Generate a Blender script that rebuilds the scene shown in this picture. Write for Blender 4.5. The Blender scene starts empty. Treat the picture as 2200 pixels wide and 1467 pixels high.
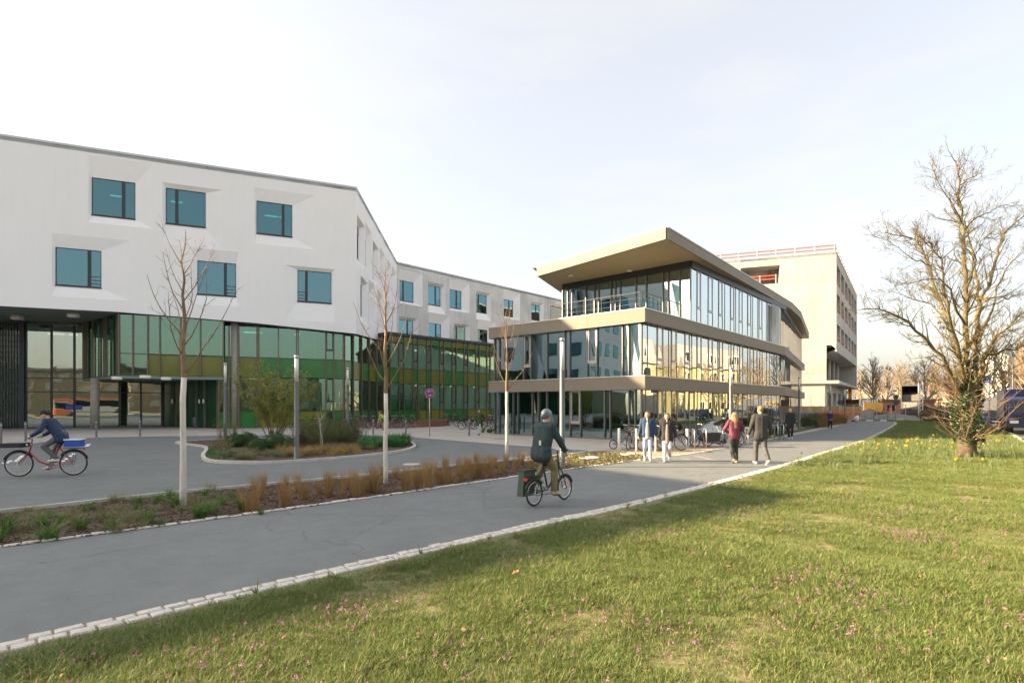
import bpy, math, random
import numpy as np
from mathutils import Vector, Matrix

# ------------------------------------------------------------------ camera, sky, sun, exposure
SC = bpy.context.scene
F, H, CX, HY = 1176.0, 1.95, 1100.0, 870.0      # focal length in photo pixels, eye height, principal x, horizon row
cam_d = bpy.data.cameras.new('camera'); cam = bpy.data.objects.new('camera', cam_d)
SC.collection.objects.link(cam); SC.camera = cam
cam_d.sensor_width = 36.0; cam_d.lens = 36.0 * F / 2200.0
cam_d.shift_y = (HY - 733.5) / 2200.0
cam_d.clip_start = 0.05; cam_d.clip_end = 3000
cam.location = (0, 0, H); cam.rotation_euler = (math.pi / 2, 0, 0)

SUN_EL = math.radians(22.0)
SUN_AZ = math.radians(-90.0)                     # sun stands towards -X
world = bpy.data.worlds.new('World'); SC.world = world; world.use_nodes = True
wn = world.node_tree.nodes; wl = world.node_tree.links
for n in list(wn): wn.remove(n)
wo = wn.new('ShaderNodeOutputWorld'); wb = wn.new('ShaderNodeBackground')
sky = wn.new('ShaderNodeTexSky'); sky.sky_type = 'NISHITA'; sky.sun_disc = False
sky.sun_elevation = SUN_EL; sky.sun_rotation = SUN_AZ
sky.altitude = 100; sky.air_density = 1.0; sky.dust_density = 5.0; sky.ozone_density = 1.2
# thin even veil of high haze with soft wisps, the same all round the sky
tc = wn.new('ShaderNodeTexCoord'); mp = wn.new('ShaderNodeMapping'); mp.inputs['Scale'].default_value = (1, 1, 4.0)
nz = wn.new('ShaderNodeTexNoise'); nz.inputs['Scale'].default_value = 2.6; nz.inputs['Detail'].default_value = 6; nz.inputs['Roughness'].default_value = 0.55
cr = wn.new('ShaderNodeMapRange'); cr.inputs['From Min'].default_value = 0.42; cr.inputs['From Max'].default_value = 0.72
cr.inputs['To Min'].default_value = 0.50; cr.inputs['To Max'].default_value = 0.66
mx = wn.new('ShaderNodeMix'); mx.data_type = 'RGBA'
mx.inputs['B'].default_value = (2.58, 2.34, 1.96, 1)
wl.new(tc.outputs['Generated'], mp.inputs['Vector']); wl.new(mp.outputs['Vector'], nz.inputs['Vector'])
wl.new(nz.outputs['Fac'], cr.inputs['Value']); wl.new(cr.outputs['Result'], mx.inputs['Factor'])
wl.new(sky.outputs['Color'], mx.inputs['A']); wl.new(mx.outputs['Result'], wb.inputs['Color'])
wb.inputs['Strength'].default_value = 0.072
wl.new(wb.outputs['Background'], wo.inputs['Surface'])

sun_d = bpy.data.lights.new('sun', 'SUN'); sun = bpy.data.objects.new('sun', sun_d); SC.collection.objects.link(sun)
sun_d.energy = 3.3; sun_d.angle = math.radians(0.28); sun_d.color = (1.0, 0.74, 0.45)
_sd = Vector((math.cos(SUN_EL), 0.0, -math.sin(SUN_EL)))
sun.rotation_euler = _sd.to_track_quat('-Z', 'Y').to_euler()
sun.location = (-60, 0, 40)

SC.view_settings.view_transform = 'Standard'; SC.view_settings.look = 'None'
SC.view_settings.exposure = 2.68; SC.view_settings.gamma = 1.0; SC.view_settings.use_curve_mapping = False
SC.render.engine = 'CYCLES'
cy = SC.cycles
cy.max_bounces = 6; cy.diffuse_bounces = 3; cy.glossy_bounces = 4; cy.transmission_bounces = 4; cy.transparent_max_bounces = 14
cy.caustics_reflective = False; cy.caustics_refractive = False
cy.use_denoising = True
try:
    cy.denoiser = 'OPENIMAGEDENOISE'; cy.denoising_prefilter = 'ACCURATE'
except Exception: pass
cy.use_adaptive_sampling = True; cy.adaptive_threshold = 0.025
cy.sample_clamp_indirect = 6.0

COL = SC.collection
RNG = random.Random(7)

# ------------------------------------------------------------------ placing helpers
def G(px, py):
    "ground point seen at a pixel of the photograph"
    Y = F * H / (py - HY)
    return Vector(((px - CX) / F * Y, Y, 0.0))
def Pt(px, py, Y):
    return Vector(((px - CX) / F * Y, Y, H + (HY - py) / F * Y))

class Fr:
    "a vertical facade plane: origin, horizontal direction, outward normal"
    def __init__(s, o, d):
        s.o = Vector((o[0], o[1])); s.d = Vector((d[0], d[1])).normalized()
        n = Vector((s.d.y, -s.d.x))
        if n.dot(-s.o) < 0: n = -n
        s.n = n
    def pt(s, u, z, w=0.0):
        p = s.o + s.d * u + s.n * w
        return Vector((p.x, p.y, z))
    def hit(s, px, py, w=0.0):
        k = (px - CX) / F; o = s.o + s.n * w
        u = (k * o.y - o.x) / (s.d.x - k * s.d.y)
        Y = o.y + s.d.y * u
        return u, H + (HY - py) / F * Y
    def u(s, px, w=0.0): return s.hit(px, 0, w)[0]

# ------------------------------------------------------------------ mesh builder
class MB:
    def __init__(s): s.v = []; s.f = []
    def add(s, vs, fs):
        b = len(s.v); s.v.extend([tuple(x) for x in vs]); s.f.extend([tuple(b + i for i in f) for f in fs]); return s
    def quad(s, a, b, c, d): return s.add([a, b, c, d], [(0, 1, 2, 3)])
    def hexa(s, p):
        return s.add(p, [(0, 3, 2, 1), (4, 5, 6, 7), (0, 1, 5, 4), (1, 2, 6, 5), (2, 3, 7, 6), (3, 0, 4, 7)])
    def box(s, x0, x1, y0, y1, z0, z1):
        return s.hexa([(x0, y0, z0), (x1, y0, z0), (x1, y1, z0), (x0, y1, z0), (x0, y0, z1), (x1, y0, z1), (x1, y1, z1), (x0, y1, z1)])
    def fbox(s, fr, u0, u1, z0, z1, w0, w1):
        p = [fr.pt(u0, z0, w1), fr.pt(u1, z0, w1), fr.pt(u1, z0, w0), fr.pt(u0, z0, w0), fr.pt(u0, z1, w1), fr.pt(u1, z1, w1), fr.pt(u1, z1, w0), fr.pt(u0, z1, w0)]
        return s.hexa(p)
    def beam(s, a, b, w, h=None, up=(0, 0, 1)):
        a = Vector(a); b = Vector(b); h = h or w; d = (b - a).normalized(); up = Vector(up)
        if abs(d.dot(up)) > .98: up = Vector((1, 0, 0))
        x = d.cross(up).normalized() * (w / 2); y = x.cross(d).normalized() * (h / 2)
        return s.hexa([a - x - y, a + x - y, a + x + y, a - x + y, b - x - y, b + x - y, b + x + y, b - x + y])
    def tube(s, pts, rad, n=6, cap=True):
        pts = [Vector(p) for p in pts]
        if not hasattr(rad, '__len__'): rad = [rad] * len(pts)
        b = len(s.v); prev = None
        for i, p in enumerate(pts):
            t = (pts[min(i + 1, len(pts) - 1)] - pts[max(i - 1, 0)])
            t = t.normalized() if t.length > 1e-9 else Vector((0, 0, 1))
            if prev is None:
                a = Vector((0, 0, 1)) if abs(t.z) < .9 else Vector((1, 0, 0))
                x = t.cross(a).normalized()
            else:
                x = (prev - t * prev.dot(t))
                x = x.normalized() if x.length > 1e-6 else t.orthogonal().normalized()
            prev = x; y = t.cross(x)
            for k in range(n):
                an = 2 * math.pi * k / n
                s.v.append(tuple(p + (x * math.cos(an) + y * math.sin(an)) * rad[i]))
        for i in range(len(pts) - 1):
            for k in range(n):
                k2 = (k + 1) % n
                s.f.append((b + i * n + k, b + i * n + k2, b + (i + 1) * n + k2, b + (i + 1) * n + k))
        if cap:
            s.f.append(tuple(b + k for k in reversed(range(n))))
            e = b + (len(pts) - 1) * n; s.f.append(tuple(e + k for k in range(n)))
        return s
    def ring(s, c, ax, R, r, n=28, m=6):
        "torus"
        c = Vector(c); ax = Vector(ax).normalized(); x = ax.orthogonal().normalized(); y = ax.cross(x); b = len(s.v)
        for i in range(n):
            a = 2 * math.pi * i / n; d = x * math.cos(a) + y * math.sin(a)
            for j in range(m):
                q = 2 * math.pi * j / m; s.v.append(tuple(c + d * (R + r * math.cos(q)) + ax * (r * math.sin(q))))
        for i in range(n):
            for j in range(m):
                i2 = (i + 1) % n; j2 = (j + 1) % m
                s.f.append((b + i * m + j, b + i2 * m + j, b + i2 * m + j2, b + i * m + j2))
        return s
    def lathe(s, prof, c=(0, 0, 0), n=20):
        b = len(s.v); m = len(prof)
        for k in range(n):
            a = 2 * math.pi * k / n
            for r, z in prof: s.v.append((c[0] + r * math.cos(a), c[1] + r * math.sin(a), c[2] + z))
        for k in range(n):
            k2 = (k + 1) % n
            for j in range(m - 1): s.f.append((b + k * m + j, b + k2 * m + j, b + k2 * m + j + 1, b + k * m + j + 1))
        if prof[0][0] > 1e-6: s.f.append(tuple(b + k * m for k in reversed(range(n))))
        if prof[-1][0] > 1e-6: s.f.append(tuple(b + k * m + m - 1 for k in range(n)))
        return s
    def prism(s, poly, z0, z1):
        n = len(poly); a = sum(poly[i][0] * poly[(i + 1) % n][1] - poly[(i + 1) % n][0] * poly[i][1] for i in range(n))
        if a < 0: poly = poly[::-1]
        b = len(s.v)
        s.v += [(p[0], p[1], z0) for p in poly] + [(p[0], p[1], z1) for p in poly]
        s.f.append(tuple(b + i for i in reversed(range(n)))); s.f.append(tuple(b + n + i for i in range(n)))
        for i in range(n):
            j = (i + 1) % n; s.f.append((b + i, b + j, b + n + j, b + n + i))
        return s
    def extr(s, poly, ax, t0, t1):
        "polygon given as 3d points, extruded along a vector from t0 to t1"
        ax = Vector(ax); n = len(poly); b = len(s.v)
        s.v += [tuple(Vector(p) + ax * t0) for p in poly] + [tuple(Vector(p) + ax * t1) for p in poly]
        s.f.append(tuple(b + i for i in reversed(range(n)))); s.f.append(tuple(b + n + i for i in range(n)))
        for i in range(n):
            j = (i + 1) % n; s.f.append((b + i, b + j, b + n + j, b + n + i))
        return s
    def strip(s, pts, width, z0, z1, side=0.0):
        "a kerb-like bar along a polyline"
        L = []; R = []
        for i, p in enumerate(pts):
            t = (Vector(pts[min(i + 1, len(pts) - 1)][:2]) - Vector(pts[max(i - 1, 0)][:2])).normalized()
            n = Vector((-t.y, t.x)); q = Vector(p[:2])
            L.append(q + n * (width / 2 + side)); R.append(q + n * (-width / 2 + side))
        for i in range(len(pts) - 1):
            a, b2, c, d = R[i], R[i + 1], L[i + 1], L[i]
            s.hexa([(a.x, a.y, z0), (b2.x, b2.y, z0), (c.x, c.y, z0), (d.x, d.y, z0), (a.x, a.y, z1), (b2.x, b2.y, z1), (c.x, c.y, z1), (d.x, d.y, z1)])
        return s
    def sphere(s, c, r, n=10, m=7):
        r = (r, r, r) if not hasattr(r, '__len__') else r
        b = len(s.v); s.v.append((c[0], c[1], c[2] - r[2]))
        for j in range(1, m):
            ph = -math.pi / 2 + math.pi * j / m
            for i in range(n):
                a = 2 * math.pi * i / n; s.v.append((c[0] + r[0] * math.cos(ph) * math.cos(a), c[1] + r[1] * math.cos(ph) * math.sin(a), c[2] + r[2] * math.sin(ph)))
        s.v.append((c[0], c[1], c[2] + r[2])); top = len(s.v) - 1
        for i in range(n):
            s.f.append((b, b + 1 + (i + 1) % n, b + 1 + i)); s.f.append((top, top - n + i, top - n + (i + 1) % n))
        for j in range(m - 2):
            for i in range(n):
                i2 = (i + 1) % n; q = b + 1 + j * n
                s.f.append((q + i, q + i2, q + n + i2, q + n + i))
        return s
    def cap2(s, a, b, ra, rb, n=12):
        "tapered capsule"
        a = Vector(a); b = Vector(b); d = b - a; L = d.length
        if L < 1e-5: return s.sphere(a, max(ra, rb), n, 8)
        t = d / L; pts = []; rr = []
        for k in range(5):
            q = -math.pi / 2 + math.pi / 2 * k / 4; pts.append(a + t * (ra * math.sin(q))); rr.append(max(ra * math.cos(q), 1e-4))
        for k in range(5):
            q = math.pi / 2 * k / 4; pts.append(b + t * (rb * math.sin(q))); rr.append(max(rb * math.cos(q), 1e-4))
        return s.tube(pts, rr, n)
    def mesh(s, name, mat=None, smooth=False):
        me = bpy.data.meshes.new(name); me.from_pydata(s.v, [], s.f)
        if mat is not None: me.materials.append(mat)
        if smooth: me.polygons.foreach_set('use_smooth', [True] * len(me.polygons))
        me.update(); return me
    def build(s, name, mat, parent=None, smooth=False, world=True):
        "link as one object; with world=True the coordinates are world ones and the parent Empty is unrotated"
        return place(name, s.mesh(name, mat, smooth), parent, world)

def place(name, me, parent=None, world=True):
    o = bpy.data.objects.new(name, me); COL.objects.link(o)
    if parent is not None:
        o.parent = parent
        if world and parent.parent is None and parent.type == 'EMPTY': o.location = -Vector(parent.location)
    return o
def tag(o, label=None, cat=None, group=None, kind=None):
    if label: o['label'] = label
    if cat: o['category'] = cat
    if group: o['group'] = group
    if kind: o['kind'] = kind
    return o
def thing(name, label, cat, loc=(0, 0, 0), rz=0.0, group=None):
    o = bpy.data.objects.new(name, None); COL.objects.link(o); o.empty_display_size = .3
    o.location = loc; o.rotation_euler = (0, 0, rz)
    return tag(o, label, cat, group)
def copy_tree(o, parent=None):
    c = o.copy(); COL.objects.link(c)
    if parent is not None: c.parent = parent
    for ch in o.children: copy_tree(ch, c)
    return c
def dup(root, loc, rz=0.0, label=None, group=None, scale=None):
    r = copy_tree(root); r.location = loc; r.rotation_euler = (0, 0, rz)
    if scale: r.scale = (scale,) * 3 if not hasattr(scale, '__len__') else scale
    if label: r['label'] = label
    if group: r['group'] = group
    return r

# ------------------------------------------------------------------ materials
def _new(name):
    m = bpy.data.materials.new(name); m.use_nodes = True
    nt = m.node_tree; b = nt.nodes['Principled BSDF']; return m, nt, b
def _rgba(c): return (c[0], c[1], c[2], 1.0)
def mat(name, col, rough=.6, metal=0.0, col2=None, scale=8.0, bump=0.0, bscale=60.0, stretch=None, spec=.5, detail=5, contrast=(.35, .65), coat=0.0):
    m, nt, b = _new(name); N = nt.nodes; L = nt.links
    b.inputs['Base Color'].default_value = _rgba(col); b.inputs['Roughness'].default_value = rough; b.inputs['Metallic'].default_value = metal
    b.inputs['Specular IOR Level'].default_value = spec
    if coat: b.inputs['Coat Weight'].default_value = coat; b.inputs['Coat Roughness'].default_value = .08
    if col2 is not None or bump:
        t = N.new('ShaderNodeTexCoord'); mpn = N.new('ShaderNodeMapping'); L.new(t.outputs['Object'], mpn.inputs['Vector'])
        if stretch: mpn.inputs['Scale'].default_value = stretch
    if col2 is not None:
        n = N.new('ShaderNodeTexNoise'); n.inputs['Scale'].default_value = scale; n.inputs['Detail'].default_value = detail; n.inputs['Roughness'].default_value = .6
        L.new(mpn.outputs['Vector'], n.inputs['Vector'])
        r = N.new('ShaderNodeMapRange'); r.inputs['From Min'].default_value = contrast[0]; r.inputs['From Max'].default_value = contrast[1]
        L.new(n.outputs['Fac'], r.inputs['Value'])
        x = N.new('ShaderNodeMix'); x.data_type = 'RGBA'; x.inputs['A'].default_value = _rgba(col); x.inputs['B'].default_value = _rgba(col2)
        L.new(r.outputs['Result'], x.inputs['Factor']); L.new(x.outputs['Result'], b.inputs['Base Color'])
    if bump:
        n2 = N.new('ShaderNodeTexNoise'); n2.inputs['Scale'].default_value = bscale; n2.inputs['Detail'].default_value = 4
        L.new(mpn.outputs['Vector'], n2.inputs['Vector'])
        bp = N.new('ShaderNodeBump'); bp.inputs['Strength'].default_value = bump; bp.inputs['Distance'].default_value = .02
        L.new(n2.outputs['Fac'], bp.inputs['Height']); L.new(bp.outputs['Normal'], b.inputs['Normal'])
    return m
def leafmat(name, cols, rough=.55, trans=.25, spec=.25):
    "colour picked per instance or per object, a little light passes through"
    m, nt, b = _new(name); N = nt.nodes; L = nt.links
    oi = N.new('ShaderNodeObjectInfo'); geo = N.new('ShaderNodeNewGeometry')
    ad = N.new('ShaderNodeMath'); ad.operation = 'ADD'; L.new(oi.outputs['Random'], ad.inputs[0]); L.new(geo.outputs['Random Per Island'], ad.inputs[1])
    fr = N.new('ShaderNodeMath'); fr.operation = 'FRACT'; L.new(ad.outputs[0], fr.inputs[0])
    cr = N.new('ShaderNodeValToRGB'); e = cr.color_ramp.elements
    while len(e) < len(cols): e.new(.5)
    for i, c in enumerate(cols): e[i].position = i / max(1, len(cols) - 1); e[i].color = _rgba(c)
    L.new(fr.outputs[0], cr.inputs['Fac']); L.new(cr.outputs['Color'], b.inputs['Base Color'])
    b.inputs['Roughness'].default_value = rough; b.inputs['Specular IOR Level'].default_value = spec
    if trans:
        tr = N.new('ShaderNodeBsdfTranslucent'); L.new(cr.outputs['Color'], tr.inputs['Color'])
        ms = N.new('ShaderNodeMixShader'); ms.inputs['Fac'].default_value = trans
        out = [x for x in N if x.type == 'OUTPUT_MATERIAL'][0]
        L.new(b.outputs[0], ms.inputs[1]); L.new(tr.outputs[0], ms.inputs[2]); L.new(ms.outputs[0], out.inputs['Surface'])
    return m
def glass(name, tint, refl=.22, rcol=(1, 1, 1), wob=.004, wscale=.6):
    "coated flat glass: tinted see-through plus mirror that grows towards grazing view"
    m, nt, b = _new(name); N = nt.nodes; L = nt.links; N.remove(b)
    out = [x for x in N if x.type == 'OUTPUT_MATERIAL'][0]
    tr = N.new('ShaderNodeBsdfTransparent'); tr.inputs['Color'].default_value = _rgba(tint)
    gl = N.new('ShaderNodeBsdfGlossy'); gl.inputs['Color'].default_value = _rgba(rcol); gl.inputs['Roughness'].default_value = .005
    lw = N.new('ShaderNodeLayerWeight'); lw.inputs['Blend'].default_value = .35
    mr = N.new('ShaderNodeMapRange'); mr.inputs['To Min'].default_value = refl; mr.inputs['To Max'].default_value = .95
    pw = N.new('ShaderNodeMath'); pw.operation = 'POWER'; pw.inputs[1].default_value = 2.2
    L.new(lw.outputs['Facing'], pw.inputs[0]); L.new(pw.outputs[0], mr.inputs['Value'])
    t = N.new('ShaderNodeTexCoord'); n2 = N.new('ShaderNodeTexNoise'); n2.inputs['Scale'].default_value = wscale; n2.inputs['Detail'].default_value = 1
    L.new(t.outputs['Object'], n2.inputs['Vector'])
    bp = N.new('ShaderNodeBump'); bp.inputs['Strength'].default_value = 1.0; bp.inputs['Distance'].default_value = wob
    L.new(n2.outputs['Fac'], bp.inputs['Height']); L.new(bp.outputs['Normal'], gl.inputs['Normal'])
    ms = N.new('ShaderNodeMixShader'); L.new(mr.outputs['Result'], ms.inputs['Fac']); L.new(tr.outputs[0], ms.inputs[1]); L.new(gl.outputs[0], ms.inputs[2])
    L.new(ms.outputs[0], out.inputs['Surface']); return m
def emis(name, col, st):
    m, nt, b = _new(name); b.inputs['Emission Color'].default_value = _rgba(col); b.inputs['Emission Strength'].default_value = st
    b.inputs['Base Color'].default_value = _rgba(col); return m
def streak(name, base, dirt, amount=.5, rough=.85, sx=1.6, sz=.10, bump=.25, bscale=45, panels=0):
    "plaster or concrete with vertical rain streaks and cloudy soiling"
    m, nt, b = _new(name); N = nt.nodes; L = nt.links
    t = N.new('ShaderNodeTexCoord'); a = N.new('ShaderNodeMapping'); a.inputs['Scale'].default_value = (sx, sx, sz)
    L.new(t.outputs['Object'], a.inputs['Vector'])
    n1 = N.new('ShaderNodeTexNoise'); n1.inputs['Scale'].default_value = 2.2; n1.inputs['Detail'].default_value = 7; n1.inputs['Roughness'].default_value = .65
    L.new(a.outputs['Vector'], n1.inputs['Vector'])
    n2 = N.new('ShaderNodeTexNoise'); n2.inputs['Scale'].default_value = .35; n2.inputs['Detail'].default_value = 5; L.new(t.outputs['Object'], n2.inputs['Vector'])
    mu = N.new('ShaderNodeMath'); mu.operation = 'MULTIPLY'; L.new(n1.outputs['Fac'], mu.inputs[0]); L.new(n2.outputs['Fac'], mu.inputs[1])
    r = N.new('ShaderNodeMapRange'); r.inputs['From Min'].default_value = .15; r.inputs['From Max'].default_value = .42; r.inputs['To Max'].default_value = amount
    L.new(mu.outputs[0], r.inputs['Value'])
    x = N.new('ShaderNodeMix'); x.data_type = 'RGBA'; x.inputs['A'].default_value = _rgba(base); x.inputs['B'].default_value = _rgba(dirt)
    L.new(r.outputs['Result'], x.inputs['Factor']); L.new(x.outputs['Result'], b.inputs['Base Color'])
    if panels:
        mq = N.new('ShaderNodeMapping'); mq.inputs['Rotation'].default_value = (math.pi / 2, 0, 0); L.new(t.outputs['Object'], mq.inputs['Vector'])
        bk = N.new('ShaderNodeTexBrick'); bk.inputs['Scale'].default_value = panels; bk.inputs['Mortar Size'].default_value = .002; bk.inputs['Mortar Smooth'].default_value = .3
        bk.inputs['Color1'].default_value = (1, 1, 1, 1); bk.inputs['Color2'].default_value = (.93, .935, .94, 1); bk.inputs['Mortar'].default_value = (.80, .80, .80, 1); L.new(mq.outputs['Vector'], bk.inputs['Vector'])
        pm = N.new('ShaderNodeMix'); pm.data_type = 'RGBA'; pm.blend_type = 'MULTIPLY'; pm.inputs['Factor'].default_value = 1.0
        L.new(x.outputs['Result'], pm.inputs['A']); L.new(bk.outputs['Color'], pm.inputs['B']); L.new(pm.outputs['Result'], b.inputs['Base Color'])
    b.inputs['Roughness'].default_value = rough; b.inputs['Specular IOR Level'].default_value = .25
    n3 = N.new('ShaderNodeTexNoise'); n3.inputs['Scale'].default_value = bscale; n3.inputs['Detail'].default_value = 3; L.new(t.outputs['Object'], n3.inputs['Vector'])
    bp = N.new('ShaderNodeBump'); bp.inputs['Strength'].default_value = bump; bp.inputs['Distance'].default_value = .015
    L.new(n3.outputs['Fac'], bp.inputs['Height']); L.new(bp.outputs['Normal'], b.inputs['Normal'])
    return m
def asphalt(name, c1, c2, grain):
    m, nt, b = _new(name); N = nt.nodes; L = nt.links
    t = N.new('ShaderNodeTexCoord')
    n1 = N.new('ShaderNodeTexNoise'); n1.inputs['Scale'].default_value = .45; n1.inputs['Detail'].default_value = 8; n1.inputs['Roughness'].default_value = .62; L.new(t.outputs['Object'], n1.inputs['Vector'])
    n2 = N.new('ShaderNodeTexNoise'); n2.inputs['Scale'].default_value = grain; n2.inputs['Detail'].default_value = 2; L.new(t.outputs['Object'], n2.inputs['Vector'])
    r1 = N.new('ShaderNodeMapRange'); r1.inputs['From Min'].default_value = .35; r1.inputs['From Max'].default_value = .65; L.new(n1.outputs['Fac'], r1.inputs['Value'])
    x = N.new('ShaderNodeMix'); x.data_type = 'RGBA'; x.inputs['A'].default_value = _rgba(c1); x.inputs['B'].default_value = _rgba(c2); L.new(r1.outputs['Result'], x.inputs['Factor'])
    r2 = N.new('ShaderNodeMapRange'); r2.inputs['From Min'].default_value = .3; r2.inputs['From Max'].default_value = .7; r2.inputs['To Min'].default_value = .62; r2.inputs['To Max'].default_value = 1.38
    L.new(n2.outputs['Fac'], r2.inputs['Value'])
    y = N.new('ShaderNodeMix'); y.data_type = 'RGBA'; y.blend_type = 'MULTIPLY'; y.inputs['Factor'].default_value = 1.0
    L.new(x.outputs['Result'], y.inputs['A']); L.new(r2.outputs['Result'], y.inputs['B']); L.new(y.outputs['Result'], b.inputs['Base Color'])
    n4 = N.new('ShaderNodeTexNoise'); n4.inputs['Scale'].default_value = 1.7; n4.inputs['Detail'].default_value = 9; n4.inputs['Roughness'].default_value = .7; L.new(t.outputs['Object'], n4.inputs['Vector'])
    r4 = N.new('ShaderNodeMapRange'); r4.inputs['From Min'].default_value = .30; r4.inputs['From Max'].default_value = .70; r4.inputs['To Min'].default_value = .88; r4.inputs['To Max'].default_value = 1.10; L.new(n4.outputs['Fac'], r4.inputs['Value'])
    vo = N.new('ShaderNodeTexVoronoi'); vo.feature = 'DISTANCE_TO_EDGE'; vo.inputs['Scale'].default_value = .16; wv = N.new('ShaderNodeVectorMath'); wv.operation = 'ADD'
    nw = N.new('ShaderNodeTexNoise'); nw.inputs['Scale'].default_value = 1.1; nw.inputs['Detail'].default_value = 5; L.new(t.outputs['Object'], nw.inputs['Vector'])
    L.new(t.outputs['Object'], wv.inputs[0]); L.new(nw.outputs['Color'], wv.inputs[1]); L.new(wv.outputs[0], vo.inputs['Vector'])
    r5 = N.new('ShaderNodeMapRange'); r5.inputs['From Min'].default_value = .0; r5.inputs['From Max'].default_value = .0035; r5.inputs['To Min'].default_value = .72; r5.inputs['To Max'].default_value = 1.0; L.new(vo.outputs['Distance'], r5.inputs['Value'])
    m5 = N.new('ShaderNodeMath'); m5.operation = 'MULTIPLY'; L.new(r4.outputs['Result'], m5.inputs[0]); L.new(r5.outputs['Result'], m5.inputs[1])
    y2 = N.new('ShaderNodeMix'); y2.data_type = 'RGBA'; y2.blend_type = 'MULTIPLY'; y2.inputs['Factor'].default_value = 1.0
    L.new(y.outputs['Result'], y2.inputs['A']); L.new(m5.outputs[0], y2.inputs['B']); L.new(y2.outputs['Result'], b.inputs['Base Color'])
    b.inputs['Roughness'].default_value = .8; b.inputs['Specular IOR Level'].default_value = .3
    bp = N.new('ShaderNodeBump'); bp.inputs['Strength'].default_value = .6; bp.inputs['Distance'].default_value = .006
    L.new(n2.outputs['Fac'], bp.inputs['Height']); L.new(bp.outputs['Normal'], b.inputs['Normal'])
    return m

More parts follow.
